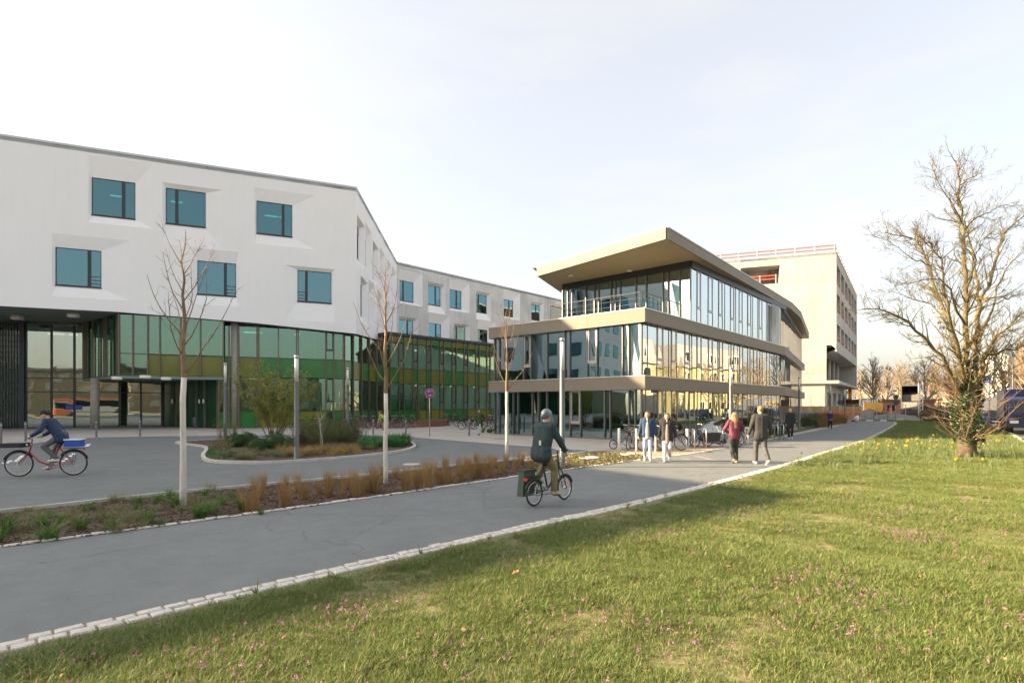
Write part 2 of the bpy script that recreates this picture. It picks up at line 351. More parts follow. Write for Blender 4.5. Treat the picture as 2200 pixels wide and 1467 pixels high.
M = dict(
    soil=mat('soil', (.16, .12, .07), .95, col2=(.10, .11, .04), scale=.6),
    lawn=mat('lawn_soil', (.15, .15, .06), .95, col2=(.22, .18, .10), scale=1.3, bump=.6, bscale=25),
    asphalt=asphalt('asphalt_road', (.133, .149, .152), (.154, .169, .170), 130),
    path=asphalt('asphalt_path', (.150, .168, .172), (.172, .188, .190), 150),
    street=asphalt('asphalt_street', (.17, .165, .155), (.21, .20, .19), 90),
    plaza=mat('plaza_concrete', (.42, .39, .35), .85, col2=(.34, .32, .29), scale=.5, bump=.15, bscale=40, detail=8),
    gravel=mat('gravel', (.38, .32, .22), .95, col2=(.26, .21, .14), scale=22, bump=.8, bscale=60),
    mulch=mat('mulch', (.05, .033, .022), .95, col2=(.10, .068, .045), scale=30, bump=1.0, bscale=40),
    sett=mat('granite_sett', (.60, .57, .52), .8, col2=(.44, .42, .385), scale=20, bump=.5, bscale=50),
    kerb=mat('kerb_stone', (.52, .50, .47), .8, col2=(.42, .41, .38), scale=6, bump=.2),
    white=streak('white_plaster', (.91, .91, .915), (.74, .76, .77), .22, bscale=30, bump=.35),
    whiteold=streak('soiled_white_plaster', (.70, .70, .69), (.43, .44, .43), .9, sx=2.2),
    reveal=mat('clean_white_plaster', (.91, .91, .92), .85, col2=(.88, .88, .89), scale=1.2),
    coping=mat('coping_metal', (.58, .61, .62), .5, .15),
    winframe=mat('anthracite_frame', (.022, .034, .038), .4),
    bronze=mat('bronze_mullion', (.16, .13, .09), .45, .35),
    darkmet=mat('dark_metal', (.035, .045, .05), .45, .3),
    soffit=mat('green_grey_soffit', (.20, .25, .22), .8),
    concrete=streak('fair_faced_concrete', (.52, .515, .495), (.36, .355, .335), .85, sx=.9, sz=.12, bscale=20, panels=.075),
    conccol=mat('column_concrete', (.36, .33, .28), .8, col2=(.29, .27, .23), scale=5, bump=.2),
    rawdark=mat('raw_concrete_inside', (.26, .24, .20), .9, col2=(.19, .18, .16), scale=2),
    fascia=mat('champagne_fascia', (.21, .188, .15), .55, 0, spec=.25, col2=(.19, .17, .137), scale=3, stretch=(1, 1, 14)),
    flash=mat('zinc_flashing', (.50, .50, .49), .35, .7),
    alu=mat('grey_aluminium', (.16, .165, .165), .4, .5),
    alulight=mat('light_aluminium', (.36, .35, .33), .4, .6),
    soff2=mat('tan_soffit', (.42, .34, .23), .7, col2=(.385, .31, .21), scale=4, stretch=(1, 12, 1)),
    wood=mat('wood_column', (.45, .27, .10), .5, col2=(.36, .21, .08), scale=10, stretch=(4, 4, .4)),
    room=mat('room_plaster', (.42, .43, .40), .9), roommid=mat('room_mid', (.20, .22, .19), .9, col2=(.28, .29, .25), scale=.8),
    roomdark=mat('room_dark', (.10, .11, .10), .9),
    floorin=mat('inside_floor', (.16, .15, .13), .6),
    lampwhite=mat('lamp_opal', (.75, .73, .68), .4),
    curtain=mat('pale_curtain', (.62, .66, .58), .9),
    gwin=glass('window_glass', (.10, .36, .38), .25, (.48, .84, .95)), gwin2=glass('window_glass_clear', (.16, .44, .44), .19, (.48, .86, .95)),
    gcurt=glass('light_green_glass', (.62, .84, .74), .16, (.75, 1, .92)), gentr=glass('entrance_glass', (.50, .66, .58), .36, (.95, 1, .95)),
    ggreen=glass('green_glass', (.30, .56, .44), .20, (.72, 1, .90)),
    gpav=glass('pavilion_glass', (.24, .46, .44), .36, (.78, .95, 1.0)),
    gpavr=glass('pavilion_mirror_glass', (.34, .48, .44), .55, (.97, 1, 1)),
    sgreen=mat('green_spandrel', (.024, .15, .036), .12, col2=(.036, .19, .042), scale=.9),
    solive=mat('olive_spandrel', (.125, .15, .024), .12, col2=(.15, .168, .03), scale=.9),
    slime=mat('lime_spandrel', (.17, .20, .025), .14, col2=(.20, .22, .03), scale=.9),
    sdark=mat('dark_green_panel', (.012, .06, .025), .2),
    lampgrey=mat('lamp_post_grey', (.115, .125, .125), .45, .4),
    lampglass=mat('lamp_glass', (.70, .68, .64), .15),
    galv=mat('galvanised_steel', (.48, .48, .47), .4, .8),
    steelwhite=mat('painted_white_metal', (.75, .75, .75), .4),
    tyre=mat('tyre_rubber', (.022, .022, .022), .75),
    chrome=mat('chrome', (.6, .6, .6), .25, 1),
    black=mat('black_plastic', (.02, .02, .022), .5),
    red=mat('signal_red', (.55, .012, .015), .4),
    orange=mat('safety_orange', (.85, .17, .03), .55),
    orangered=mat('guard_rail_red', (.75, .10, .04), .6),
    blue=mat('sign_blue', (.02, .09, .45), .4),
    signwhite=mat('sign_white', (.8, .8, .8), .4),
    yellow=mat('site_yellow', (.75, .36, .02), .5),
    brick=None,
    bark=mat('bark', (.06, .048, .034), .9, col2=(.11, .09, .05), scale=14, bump=.8, bscale=30),
    barkmoss=mat('mossy_bark', (.085, .068, .043), .9, col2=(.17, .148, .05), scale=5, bump=.9, bscale=26),
    twig=mat('twig', (.15, .105, .062), .85, col2=(.21, .155, .075), scale=9),
    twigred=mat('young_twig', (.17, .108, .06), .8, col2=(.23, .16, .085), scale=9),
    twigfar=mat('far_twig', (.24, .19, .13), .9, col2=(.29, .235, .16), scale=1),
    lime=mat('whitewashed_bark', (.66, .63, .57), .85, col2=(.50, .475, .43), scale=12, bump=.4, bscale=25, stretch=(1, 1, .3)),
)
def brickmat():
    m, nt, b = _new('red_brick'); N = nt.nodes; L = nt.links
    t = N.new('ShaderNodeTexCoord'); bt = N.new('ShaderNodeTexBrick'); mp_ = N.new('ShaderNodeMapping'); mp_.inputs['Rotation'].default_value = (math.pi / 2, 0, 0)
    L.new(t.outputs['Object'], mp_.inputs['Vector']); L.new(mp_.outputs['Vector'], bt.inputs['Vector'])
    bt.inputs['Color1'].default_value = (.24, .085, .05, 1); bt.inputs['Color2'].default_value = (.32, .13, .08, 1); bt.inputs['Mortar'].default_value = (.3, .25, .2, 1)
    bt.inputs['Scale'].default_value = 4.0; bt.inputs['Mortar Size'].default_value = .015
    L.new(bt.outputs['Color'], b.inputs['Base Color']); b.inputs['Roughness'].default_value = .85; return m
M['brick'] = brickmat()
# ------------------------------------------------------------------ ground, roads, kerbs
def sheet(name, poly, z, m, thick=.3):
    mb = MB().prism([(p[0], p[1]) for p in poly], z - thick, z)
    return tag(mb.build(name, m), kind='structure')
def arc(pts, n=8):
    "smooth polyline through points (Catmull-Rom)"
    P_ = [Vector((p[0], p[1], 0)) for p in pts]; out = []
    for i in range(len(P_) - 1):
        a = P_[max(i - 1, 0)]; b = P_[i]; c = P_[i + 1]; d = P_[min(i + 2, len(P_) - 1)]
        for k in range(n):
            t = k / n
            out.append(.5 * ((2 * b) + (c - a) * t + (2 * a - 5 * b + 4 * c - d) * t * t + (3 * b - a - 3 * c + d) * t ** 3))
    out.append(P_[-1]); return out

ground = MB(); ground.quad((-900, -500, -.06), (900, -500, -.06), (900, 1500, -.06), (-900, 1500, -.06))
tag(ground.build('ground', M['soil']), kind='structure')

PATH_R = arc([(-17, -9.5), (-9.0, -.8), (-5.6, 2.9), G(0, 1385), G(318, 1313), G(700, 1226), G(1100, 1135), G(1375, 1075), G(1665, 1002), G(1760, 973.6), G(1871, 938), G(1922, 908.5), (44.5, 66)])
PATH_L = arc([(-21, -7.0), (-13.5, .9), (-9.6, 4.9), G(0, 1178), G(700, 1084), G(1104, 1025.7), G(1223, 1009), G(1380, 988.5), (7.9, 22.6), (11.6, 27.3), (16.5, 33.3), (26.5, 46), (36.0, 59.2), (38.5, 66)])
BED_B = arc([(-24, -3.0), (-15, 3.4), (-11.1, 7.75), G(0, 1103), G(394, 1060), G(700, 1032), G(860, 1014.5), G(1104.5, 989), G(1217, 978.6), G(1285, 971), (4.6, 22.9)])
sheet('road', [(-70, -14), (-21, -7.2), (8.5, 23.5), (6, 26), (-9, 37.5), (-26, 37.5), (-70, 30)], 0.0, M['asphalt'])
sheet('path', [(p.x, p.y) for p in PATH_L] + [(p.x, p.y) for p in reversed(PATH_R)], .006, M['path'])
PLAZA = [(-34, 8), (-27, 15), (-23.6, 21), (-23.5, 25.06), (-25.1, 29.6), (-25.4, 31.4), (-24.9, 32.8), (-23.1, 34.0), (-18, 35.2), (-12.5, 36.2), (-9.9, 35.9), (-6.5, 33.7), (.94, 25.8), (3.7, 23.35), (4.9, 22.9), (6.2, 22.4)]
pl_edge = arc(PLAZA[:14], 5)
right = [p for p in PATH_L if p.y > 24]
sheet('pavement', [(p.x, p.y) for p in pl_edge] + [(8.6, 23.6)] + [(p.x, p.y) for p in right] + [(60, 66), (60, 130), (-110, 130), (-110, 8)], .012, M['plaza'])
tag(MB().strip(pl_edge, .14, -.05, .02).build('pavement_kerb', M['kerb']), kind='structure')
sheet('gravel_strip', [G(1300, 972), G(1345, 962.5), G(1400, 958), G(1500, 957), G(1545, 962), (8.6, 23.7), (7.2, 21.9), (5.6, 20.5), G(1395, 986), G(1365, 982), G(1322, 975)], .018, M['gravel'])
# planting bed between path and road
bl = [p for p in PATH_L if p.y < 20.2]
bb = [p for p in BED_B]
sheet('planting_bed', [(p.x, p.y) for p in bl] + [(5.3, 20.9)] + [(p.x, p.y) for p in reversed(bb)], .010, M['mulch'])
tag(MB().strip(BED_B, .09, -.05, .075).build('bed_kerb', M['kerb']), kind='structure')
# planted island in the forecourt
ISL = arc([G(436, 980), G(441, 989), G(470, 994.5), G(560, 996.5), G(640, 993), G(760, 983.5), G(850, 973), G(884, 965), G(890, 958), G(868, 951), (-9.2, 31.6), (-14.5, 31.0), (-17.2, 28.2), G(440, 962), G(436, 980)], 5)
sheet('island_bed', [(p.x, p.y) for p in ISL[:-1]], .05, M['mulch'])
tag(MB().strip(ISL, .13, -.05, .10).build('island_kerb', M['kerb']), kind='structure')
# lawn
STREET_W = arc([(18, 12), (22.6, 22), (26.8, 28.7), (29.4, 31.8), (38.6, 43.3), (41.8, 49), (47, 60), (50, 70)])
lawn_poly = [(p.x, p.y) for p in PATH_R] + [(46, 69)] + [(p.x, p.y) for p in reversed(STREET_W) if p.y < 69] + [(8, -20), (-17, -20)]
sheet('lawn', lawn_poly, .010, M['lawn'])
sheet('street', [(p.x, p.y) for p in STREET_W] + [(52, 76), (70, 130), (84, 130), (62, 66), (46, 40), (34, 18), (26, 0), (8, -21), (-60, -21), (-60, -30), (30, -30), (14, 0)][:9] + [(22, 0), (14, 0)], -.004, M['street'])
tag(MB().strip(STREET_W, .14, -.05, .10).build('street_kerb', M['kerb']), kind='structure')
sheet('street_behind', [(-90, -22), (30, -22), (30, -31), (-90, -31)], -.004, M['street'])

# granite setts along the path: every stone a piece of its kerb
def setts(name, line, rows, offs, y_max_single, label=None):
    root = tag(MB().strip([p for p in line], rows * .125 + .01, -.08, .014, offs + (rows - 1) * .0625 * (1 if offs >= 0 else -1)).build(name, M['gravel']), kind='structure')
    protos = []
    rr = random.Random(3)
    for k in range(6):
        a, b, h = .078, .054, .02
        top = [(sx * a * rr.uniform(.86, .98), sy * b * rr.uniform(.84, .97), h + rr.uniform(-.004, .005)) for sx, sy in ((-1, -1), (1, -1), (1, 1), (-1, 1))]
        mid = [(sx * a * rr.uniform(.98, 1.04), sy * b * rr.uniform(.98, 1.04), h - .012) for sx, sy in ((-1, -1), (1, -1), (1, 1), (-1, 1))]
        bot = [(x, y, -.06) for x, y, z in mid]
        mb = MB().add(bot + mid + top, [(0, 3, 2, 1), (8, 9, 10, 11)] + [(i, (i + 1) % 4, 4 + (i + 1) % 4, 4 + i) for i in range(4)] + [(4 + i, 4 + (i + 1) % 4, 8 + (i + 1) % 4, 8 + i) for i in range(4)])
        protos.append((mb, mb.mesh('cobblestone', M['sett'])))
    rest = MB(); cum = [0.0]
    for i in range(len(line) - 1): cum.append(cum[-1] + (line[i + 1] - line[i]).length)
    def at(s):
        for i in range(len(line) - 1):
            if cum[i + 1] >= s:
                t = (s - cum[i]) / (cum[i + 1] - cum[i]); d = (line[i + 1] - line[i]).normalized(); return line[i].lerp(line[i + 1], t), d
        return line[-1], (line[-1] - line[-2]).normalized()
    for r in range(rows):
        s = rr.uniform(0, .15)
        while s < cum[-1]:
            L = rr.uniform(.145, .215); p, d = at(s + L / 2); n = Vector((-d.y, d.x, 0))
            q = p + n * (offs + r * .125 * (1 if offs >= 0 else -1) + rr.uniform(-.006, .006)); an = math.atan2(d.y, d.x) + rr.uniform(-.05, .05)
            k = rr.randrange(6); sc = (L / .165, rr.uniform(.95, 1.08), 1); zz = rr.uniform(-.006, .008)
            inview = q.y > 3.4 and abs(q.x / q.y) < .98
            if inview and q.y < y_max_single:
                o = bpy.data.objects.new('cobblestone', protos[k][1]); COL.objects.link(o); o.parent = root
                o.location = (q.x, q.y, zz + .008); o.rotation_euler = (rr.uniform(-.03, .03), rr.uniform(-.03, .03), an); o.scale = sc
            elif q.y > 1:
                ca, sa = math.cos(an), math.sin(an)
                rest.add([(q.x + ca * x * sc[0] - sa * y, q.y + sa * x * sc[0] + ca * y, z + zz + .008) for x, y, z in protos[k][0].v], protos[k][0].f)
            s += L + .012
    o = rest.build('cobblestones_far', M['sett'], root); tag(o, kind='stuff')
    return root
setts('lawn_edge_setts', PATH_R, 2, -.07, 16.5)
setts('bed_edge_setts', [p for p in PATH_L if p.y < 24], 1, .07, 19.5)

# painted marks on the road and the path
def marks(name, quads, z):
    root = None
    for q in quads:
        mb = MB().add([(p.x, p.y, z) for p in q], [tuple(range(len(q)))])
        if root is None: root = tag(mb.build(name, M['signwhite']), kind='structure')
        else: mb.build('painted_dash', M['signwhite'], root)
marks('road_marking', [[G(3, 995), G(13, 998), G(11, 996), G(4, 993)]] + [[G(a, b), G(a + 9, b), G(a + 12, b - 3), G(a + 3, b - 3)] for a, b in ((9, 995), (16, 992), (29, 992), (31, 989.5), (35, 986.5), (38, 984), (41, 981), (129, 992), (137, 987), (145, 981), (152, 976.5), (181, 959), (184, 956.5))], .004)
M['faded'] = mat('faded_paint', (.33, .31, .28), .8, col2=(.2, .19, .18), scale=9)
f_ = tag(MB().add([(p.x, p.y, .010) for p in (G(1452, 983), G(1476, 985), G(1492, 991), G(1487, 989))], [(0, 1, 2, 3)]).build('arrow_marking', M['faded']), kind='structure')
MB().add([(p.x, p.y, .010) for p in (G(1478, 977), G(1500, 980), G(1545, 990), G(1520, 987))], [(0, 1, 2, 3)]).build('arrow_stroke', M['faded'], f_)
# ------------------------------------------------------------------ white clinic building with green glass base
def wall_grid(mb, fr, u0, u1, z1, zb, holes, w=0.0, extra=()):
    "facade sheet with rectangular holes (a0,a1,c0,c1); zb(u) is its lower edge"
    us = sorted(set([u0, u1] + [h for x in holes for h in x[:2]] + list(extra)))
    zs = sorted(set([h for x in holes for h in x[2:]]))
    for a, b in zip(us, us[1:]):
        if b - a < 1e-5: continue
        m = (a + b) / 2; lo = [zb(a), zb(b)]
        lv = [None] + [z for z in zs if z > max(lo) + .01] + [z1]
        for i in range(len(lv) - 1):
            za = lo if lv[i] is None else [lv[i]] * 2; zc = [lv[i + 1]] * 2
            mid = ((za[0] + za[1]) / 2 + zc[0]) / 2
            if any(h[0] - 1e-4 < m < h[1] + 1e-4 and h[2] - 1e-4 < mid < h[3] + 1e-4 for h in holes): continue
            mb.quad(fr.pt(a, za[0], w), fr.pt(b, za[1], w), fr.pt(b, zc[1], w), fr.pt(a, zc[0], w))
def pane_mb(fr, a, b, z0, z1, w, rr, tilt=.004, t=.014):
    j = [rr.uniform(-tilt, tilt) for _ in range(4)]
    return MB().hexa([fr.pt(a, z0, w + j[0]), fr.pt(b, z0, w + j[1]), fr.pt(b, z0, w - t + j[1]), fr.pt(a, z0, w - t + j[0]),
                      fr.pt(a, z1, w + j[2]), fr.pt(b, z1, w + j[3]), fr.pt(b, z1, w - t + j[3]), fr.pt(a, z1, w - t + j[2])])
def frame_mb(fr, a, b, z0, z1, w0, w1, t, tb=None):
    tb = tb or t
    return MB().fbox(fr, a, b, z0, z0 + tb, w0, w1).fbox(fr, a, b, z1 - t, z1, w0, w1).fbox(fr, a, a + t, z0 + tb, z1 - t, w0, w1).fbox(fr, b - t, b, z0 + tb, z1 - t, w0, w1)

ROOF = 21.3
P0 = Vector((-22.8, 45.0)); D1 = Vector((2800, 1176)).normalized()
F1 = Fr(P0, D1)
A_ = F1.pt(F1.u(765), 0); B2 = Vector((-15.6, 74.1, 0)); C3 = Vector((14.5, 106.6, 0))
u_end = (31.5 - P0.y) / D1.y                      # the wing runs on out of the picture
E0 = F1.pt(u_end, 0)
clinic = thing('clinic_building', 'large white plastered clinic with deep window reveals over a green glass base', 'building', (A_.x, A_.y, 0))
rw = random.Random(11)
def zbot1(u):
    tab = [(u_end, 9.0), (F1.u(0), 9.02), (F1.u(245), 9.08), (F1.u(400), 8.95), (F1.u(545), 8.78), (F1.u(766), 8.29)]
    for (a, x), (b, y) in zip(tab, tab[1:]):
        if u <= b: return x + (y - x) * (u - a) / (b - a)
    return 8.29
F2 = Fr((A_.x, A_.y), B2 - A_); F2.n = Vector((F2.d.y, -F2.d.x)); L2 = (B2 - A_).length
F3 = Fr((B2.x, B2.y), C3 - B2); L3 = (C3 - B2).length
def zbot2(u): return 8.29 + (9.4 - 8.29) * min(1, u / 15.4)

def window(fr, inner, outer, d, mull, rail=False, blind=False, lit=False):
    "inner and outer rectangles in facade coordinates, d = depth of the splayed reveal"
    a, b, c, e = inner; A, B, C, E = outer
    mb = MB(); O = [fr.pt(A, C), fr.pt(B, C), fr.pt(B, E), fr.pt(A, E)]; I = [fr.pt(a, c, -d), fr.pt(b, c, -d), fr.pt(b, e, -d), fr.pt(a, e, -d)]
    for i in range(4): j = (i + 1) % 4; mb.quad(O[i], O[j], I[j], I[i])
    mb.build('reveal', M['reveal'], clinic)
    gm_ = M['gwin2'] if lit or rw.random() < .3 else M['gwin']
    t = .07; W = frame_mb(fr, a, b, c, e, -d - .10, -d - .005, .05, .09)
    um = a + (b - a) * mull; W.fbox(fr, um - .11, um + .11, c + .09, e - .05, -d - .095, -d - .01)
    W.fbox(fr, a - .03, b + .03, c - .05, c, -d - .06, -d + .06)
    w = W.build('window', M['winframe'], clinic)
    pane_mb(fr, a + .05, um - .11, c + .09, e - .05, -d - .05, rw, .006).build('pane', gm_, w)
    pane_mb(fr, um + .11, b - .05, c + .09, e - .05, -d - .05, rw, .006).build('pane', gm_, w)
    if rw.random() < .45: MB().fbox(fr, a + rw.uniform(.1, 1.2), a + rw.uniform(1.3, 2.2), c, c + rw.uniform(.4, 1.0), -d - 1.4, -d - 1.0).build('shelf', rw.choice([M['curtain'], M['room']]), w)
    if rail:
        lo, hi = (a, um) if mull < .5 else (um, b)
        for k in range(3): MB().tube([fr.pt(lo, c + .3 + .27 * k, -d + .03), fr.pt(hi, c + .3 + .27 * k, -d + .03)], .016, 5).build('guard_bar', M['alu'], w)
    if blind:
        for k in range(9): MB().fbox(fr, a + .05, b - .05, e - .1 - .08 * k, e - .06 - .08 * k, -d - .0, -d + .05).build('blind_slat', M['alu'], w)
    if lit:
        q_ = rw.uniform(0, .9); MB().fbox(fr, a + q_, a + q_ + rw.uniform(.8, 1.9), e - .62, e - .56, -d - 1.3 - q_, -d - 1.15 - q_).build('ceiling_lamp', M['lit'], w); MB().fbox(fr, a + .5, a + 1.1, c, c + .5, -d - 1.2, -d - .9).build('pot_plant', LM_early, w)
LM_early = mat('pot_plant_green', (.05, .14, .04), .6)
M['lit'] = emis('lit_lamp', (1, .86, .62), .45)
def rect(fr, x0, y0, x1, y1, w):
    u0, _ = fr.hit(x0, y0, w); u1, _ = fr.hit(x1, y1, w); xm = (x0 + x1) / 2
    return [u0, u1, fr.hit(xm, y1, w)[1], fr.hit(xm, y0, w)[1]]
D_ = .22
holes1 = []; spec1 = [  # inner px, outer px, mullion, rail, lit
    ((197, 387, 291, 467), (190, 336, 329, 485), .72, False, True), ((356, 409, 442, 485), (349, 400, 478, 531), .27, False, True),
    ((551, 436, 628, 506), (547, 412, 677, 530), .74, False, True), ((119, 535, 218, 616), (111, 509, 279, 641), .73, True, False),
    ((424, 563, 507, 635), (412, 537, 514, 656), .72, True, False), ((639, 583, 712, 650), (612, 574, 719, 690), .26, True, False)]
for inn, out, ml, rl, lit in spec1:
    a, b, c, e = rect(F1, *inn, -D_); A, B, C, E = rect(F1, *out, 0)
    E = min(E, ROOF - .5); holes1.append((A, B, C, E)); window(F1, (a, b, c, e), (A, B, C, E), D_, ml, rl, lit=lit)
wm = MB(); wall_grid(wm, F1, u_end, F1.u(765), ROOF, zbot1, holes1, 0, [F1.u(245), F1.u(400), F1.u(545)])
holes2 = []
for px, row, wd in ((768.5, 0, 2.6), (786, 0, 2.4), (802, 0, 2.6), (817, 0, 2.6), (832, 0, 2.6), (842.5, 0, 2.6), (776, 1, 2.6), (793, 1, 2.4), (812, 1, 2.6), (829, 1, 2.4), (842, 1, 2.4)):
    u = F2.u(px); z = 15.7 if row == 0 else 10.6; top = z + 3.0
    if row == 0 and px in (786, 817): z -= .0
    a, b = max(u, .35), max(u, .35) + wd
    h = (a - .28, b + .62, z - (.9 if px in (768.5, 802, 776) else .35), top + (.35 if px in (768.5, 802, 776) else .9))
    if holes2 and any(h[0] < q[1] and h[1] > q[0] and h[2] < q[3] and h[3] > q[2] for q in holes2): continue
    if h[1] > L2 - .2: continue
    holes2.append(h); window(F2, (a, b, z, top), h, .5, .3, row == 1, blind=(px == 768.5))
wall_grid(wm, F2, 0, L2, ROOF, zbot2, holes2)
wm.build('wall', M['white'], clinic)
holes3 = []
for i, (x0, y0, x1, y1) in enumerate([(857, 604, 888, 648), (918, 615, 946, 656), (964, 623, 991, 663), (1021, 633.5, 1045, 672), (1080, 644, 1102, 680), (1139, 655, 1159, 688), (1192, 665, 1210, 696),
                                      (856, 688, 887, 724), (919, 695, 947, 731), (973, 702, 999, 738), (1024, 708, 1047, 742), (1085, 715, 1106, 747), (1144, 721, 1164, 752)]):
    a, b, c, e = rect(F3, x0, y0, x1, y1, -.5)
    big = i % 2 == 0
    h = (a - .25, b + (1.25 if big else .55), c - (.45 if big else 1.2), min(e + (1.35 if big else .35), ROOF - .4))
    if h[1] > L3: continue
    if any(h[0] < q[1] and h[1] > q[0] and h[2] < q[3] and h[3] > q[2] for q in holes3): h = (a - .2, b + .3, c - .3, e + .3)
    holes3.append(h); window(F3, (a, b, c, e), h, .5, .62 if i % 3 else .3, True)
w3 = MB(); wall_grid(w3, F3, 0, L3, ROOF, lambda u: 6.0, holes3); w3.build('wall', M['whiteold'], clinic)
# hidden sides, roof and coping
back = [Vector((-62, 46, 0)), Vector((-48, 62, 0)), Vector((-34, 92, 0)), Vector((-4, 126, 0))]
hm = MB()
ring = [E0] + back + [C3]
for p, q in zip(ring, ring[1:]):
    z0 = 0.0
    hm.quad((p.x, p.y, z0), (q.x, q.y, z0), (q.x, q.y, ROOF), (p.x, p.y, ROOF))
hm.build('side_wall', M['white'], clinic)
foot = [E0, A_, B2, C3] + back[::-1]
MB().prism([(p.x, p.y) for p in foot], ROOF - .35, ROOF - .05).build('roof', M['coping'], clinic)
for (p, q, fr) in ((E0, A_, F1), (A_, B2, F2), (B2, C3, F3)):
    L = (q - p).length; n = int(L / 6.2); base = fr.u(0) * 0 + (u_end if fr is F1 else 0)
    for k in range(max(1, n)):
        MB().fbox(fr, base + L * k / n, base + L * (k + 1) / n - .012, ROOF - .10, ROOF + .06, -.5, .05).build('coping', M['coping'], clinic)
# soffits under the overhang (each stretch follows the lower edge)
sf = MB()
cuts = [u_end, F1.u(0), F1.u(245), F1.u(400), F1.u(545), F1.u(765)]
for a, b in zip(cuts, cuts[1:]): sf.quad(F1.pt(a, zbot1(a)), F1.pt(a, zbot1(a) + .02, -12), F1.pt(b, zbot1(b) + .02, -12), F1.pt(b, zbot1(b)))
for a, b in zip([0, 15.4], [15.4, L2]): sf.quad(F2.pt(a, zbot2(a)), F2.pt(a, zbot2(a) + .02, -9), F2.pt(b, zbot2(b) + .02, -9), F2.pt(b, zbot2(b)))
sf.build('soffit', M['soffit'], clinic)
# rooms behind the windows
inn = MB()
for fr, a, b in ((F1, u_end + 1, F1.u(765) - .5), (F2, .5, L2), (F3, .5, L3)):
    inn.quad(fr.pt(a, 9.5, -4.2), fr.pt(b, 9.5, -4.2), fr.pt(b, ROOF - .5, -4.2), fr.pt(a, ROOF - .5, -4.2))
inn.build('room_wall', M['room'], clinic)
fl = MB()
for fr, a, b in ((F1, u_end + 1, F1.u(765) - 1.2), (F2, 1.2, L2 - 1.2), (F3, 1.2, L3)):
    for z in (9.7, 14.6): fl.fbox(fr, a, b, z, z + .3, -4.2, -.75)
    k = a
    while k < b - 3: fl.fbox(fr, k, k + .15, 10, 14.6, -4.2, -.8); fl.fbox(fr, k, k + .15, 14.9, ROOF - .5, -4.2, -.8); k += 5.3
fl.build('room_floor', M['room'], clinic)

# ---- green glass base
LV = [(0.0, 1.42, 's'), (1.42, 4.29, 'g'), (4.29, 5.97, 's'), (5.97, 8.9, 'g')]
def curtain_wall(root, fr, us, levels, spandrel, gmat, fmat, sash=(), wide=.10, proud=.16, curt=(), rr=rw, tilt=.005):
    "storey-high glazing: a mullion at each u, a transom at each level, a pane or panel in each field"
    for i, u in enumerate(us):
        MB().fbox(fr, u - wide / 2, u + wide / 2, levels[0][0], levels[-1][1], -.06, proud).build('mullion', fmat, root)
    for i, (a, b) in enumerate(zip(us, us[1:])):
        a += wide / 2; b -= wide / 2
        for (z0, z1, kind) in levels:
            if kind == 's':
                pane_mb(fr, a, b, z0 + .03, z1 - .03, .01, rr, .003, .03).build('spandrel_panel', spandrel(i, z0), root)
            else:
                MB().fbox(fr, a, b, z0 - .03, z0 + .03, -.05, .04).build('transom', M['winframe'], root)
                if (b - a) < .85 and i in sash:
                    s = frame_mb(fr, a, b, z0 + .85, z1 - .04, -.04, .06, .07).build('sash', M['winframe'], root)
                    pane_mb(fr, a + .07, b - .07, z0 + .92, z1 - .11, 0, rr, .003).build('pane', gmat, s)
                    MB().fbox(fr, a, b, z0 + .77, z0 + .845, -.04, .05).build('transom', M['winframe'], root)
                    pane_mb(fr, a, b, z0 + .03, z0 + .77, 0, rr, .003).build('pane', gmat, root)
                else:
                    pane_mb(fr, a, b, z0 + .03, z1 - .03, 0, rr, tilt).build('pane', gmat, root)
            if kind == 'g' and i in curt:
                mb = MB(); n = 18; frac = rr.uniform(.45, 1.0); a0 = a + (b - a) * rr.uniform(0, 1 - frac); b0 = a0 + (b - a) * frac
                for k in range(n):
                    q0 = a0 + (b0 - a0) * k / n; q1 = a0 + (b0 - a0) * (k + 1) / n
                    w0 = -.30 - .06 * (k % 2); w1 = -.30 - .06 * ((k + 1) % 2)
                    mb.quad(fr.pt(q0, z0 + .05, w0), fr.pt(q1, z0 + .05, w1), fr.pt(q1, z1 - .05, w1), fr.pt(q0, z1 - .05, w0))
                mb.build('curtain', M['curtain'], root)
FG = Fr(F1.pt(0, 0, -.75)[:2], D1)                  # glazing line, set back under the white wall
def pick(seq):
    return lambda i, z: M[seq[(i * 7 + int(z * 3)) % len(seq)]] if z > 1 else M['slime' if (i // 4) % 2 else 'sgreen']
us = [FG.u(p) for p in (470, 492, 513, 552, 556, 598, 637, 641, 700, 717, 738)]
curtain_wall(clinic, FG, us, [(0, 1.42, 's'), (1.42, 4.29, 'g'), (4.29, 5.97, 's'), (5.97, 8.55, 'g')], pick(['sgreen', 'sgreen', 'solive', 'sgreen']), M['ggreen'], M['bronze'], sash=(2, 8), curt=(0, 5, 7))
gA = FG.pt(us[-1], 0); GV0 = Vector((-13.2, 58.9, 0)); GV1 = Vector((6.0, 78.7, 0))
FH = Fr(gA[:2], GV0 - gA); FH.n = Vector((FH.d.y, -FH.d.x)); LH = (GV0 - gA).length
curtain_wall(clinic, FH, [LH * k / 6 for k in range(7)], [(0, 1.42, 's'), (1.42, 4.29, 'g'), (4.29, 5.97, 's'), (5.97, 8.45, 'g')], pick(['sgreen', 'solive']), M['ggreen'], M['bronze'])
FV = Fr(GV0[:2], GV1 - GV0); LV_ = (GV1 - GV0).length
us = [0.0]
while us[-1] < LV_ - 2: us += [us[-1] + 1.25, us[-1] + 1.25 + .62]
curtain_wall(clinic, FV, us, [(0, 1.42, 's'), (1.42, 4.29, 'g'), (4.29, 5.97, 's'), (5.97, 8.74, 'g'), (8.74, 9.5, 's')], pick(['solive', 'solive', 'sgreen', 'sgreen', 'solive']), M['gcurt'], M['bronze'], sash=range(1, 60, 2), curt=range(0, 40, 2), proud=.09)
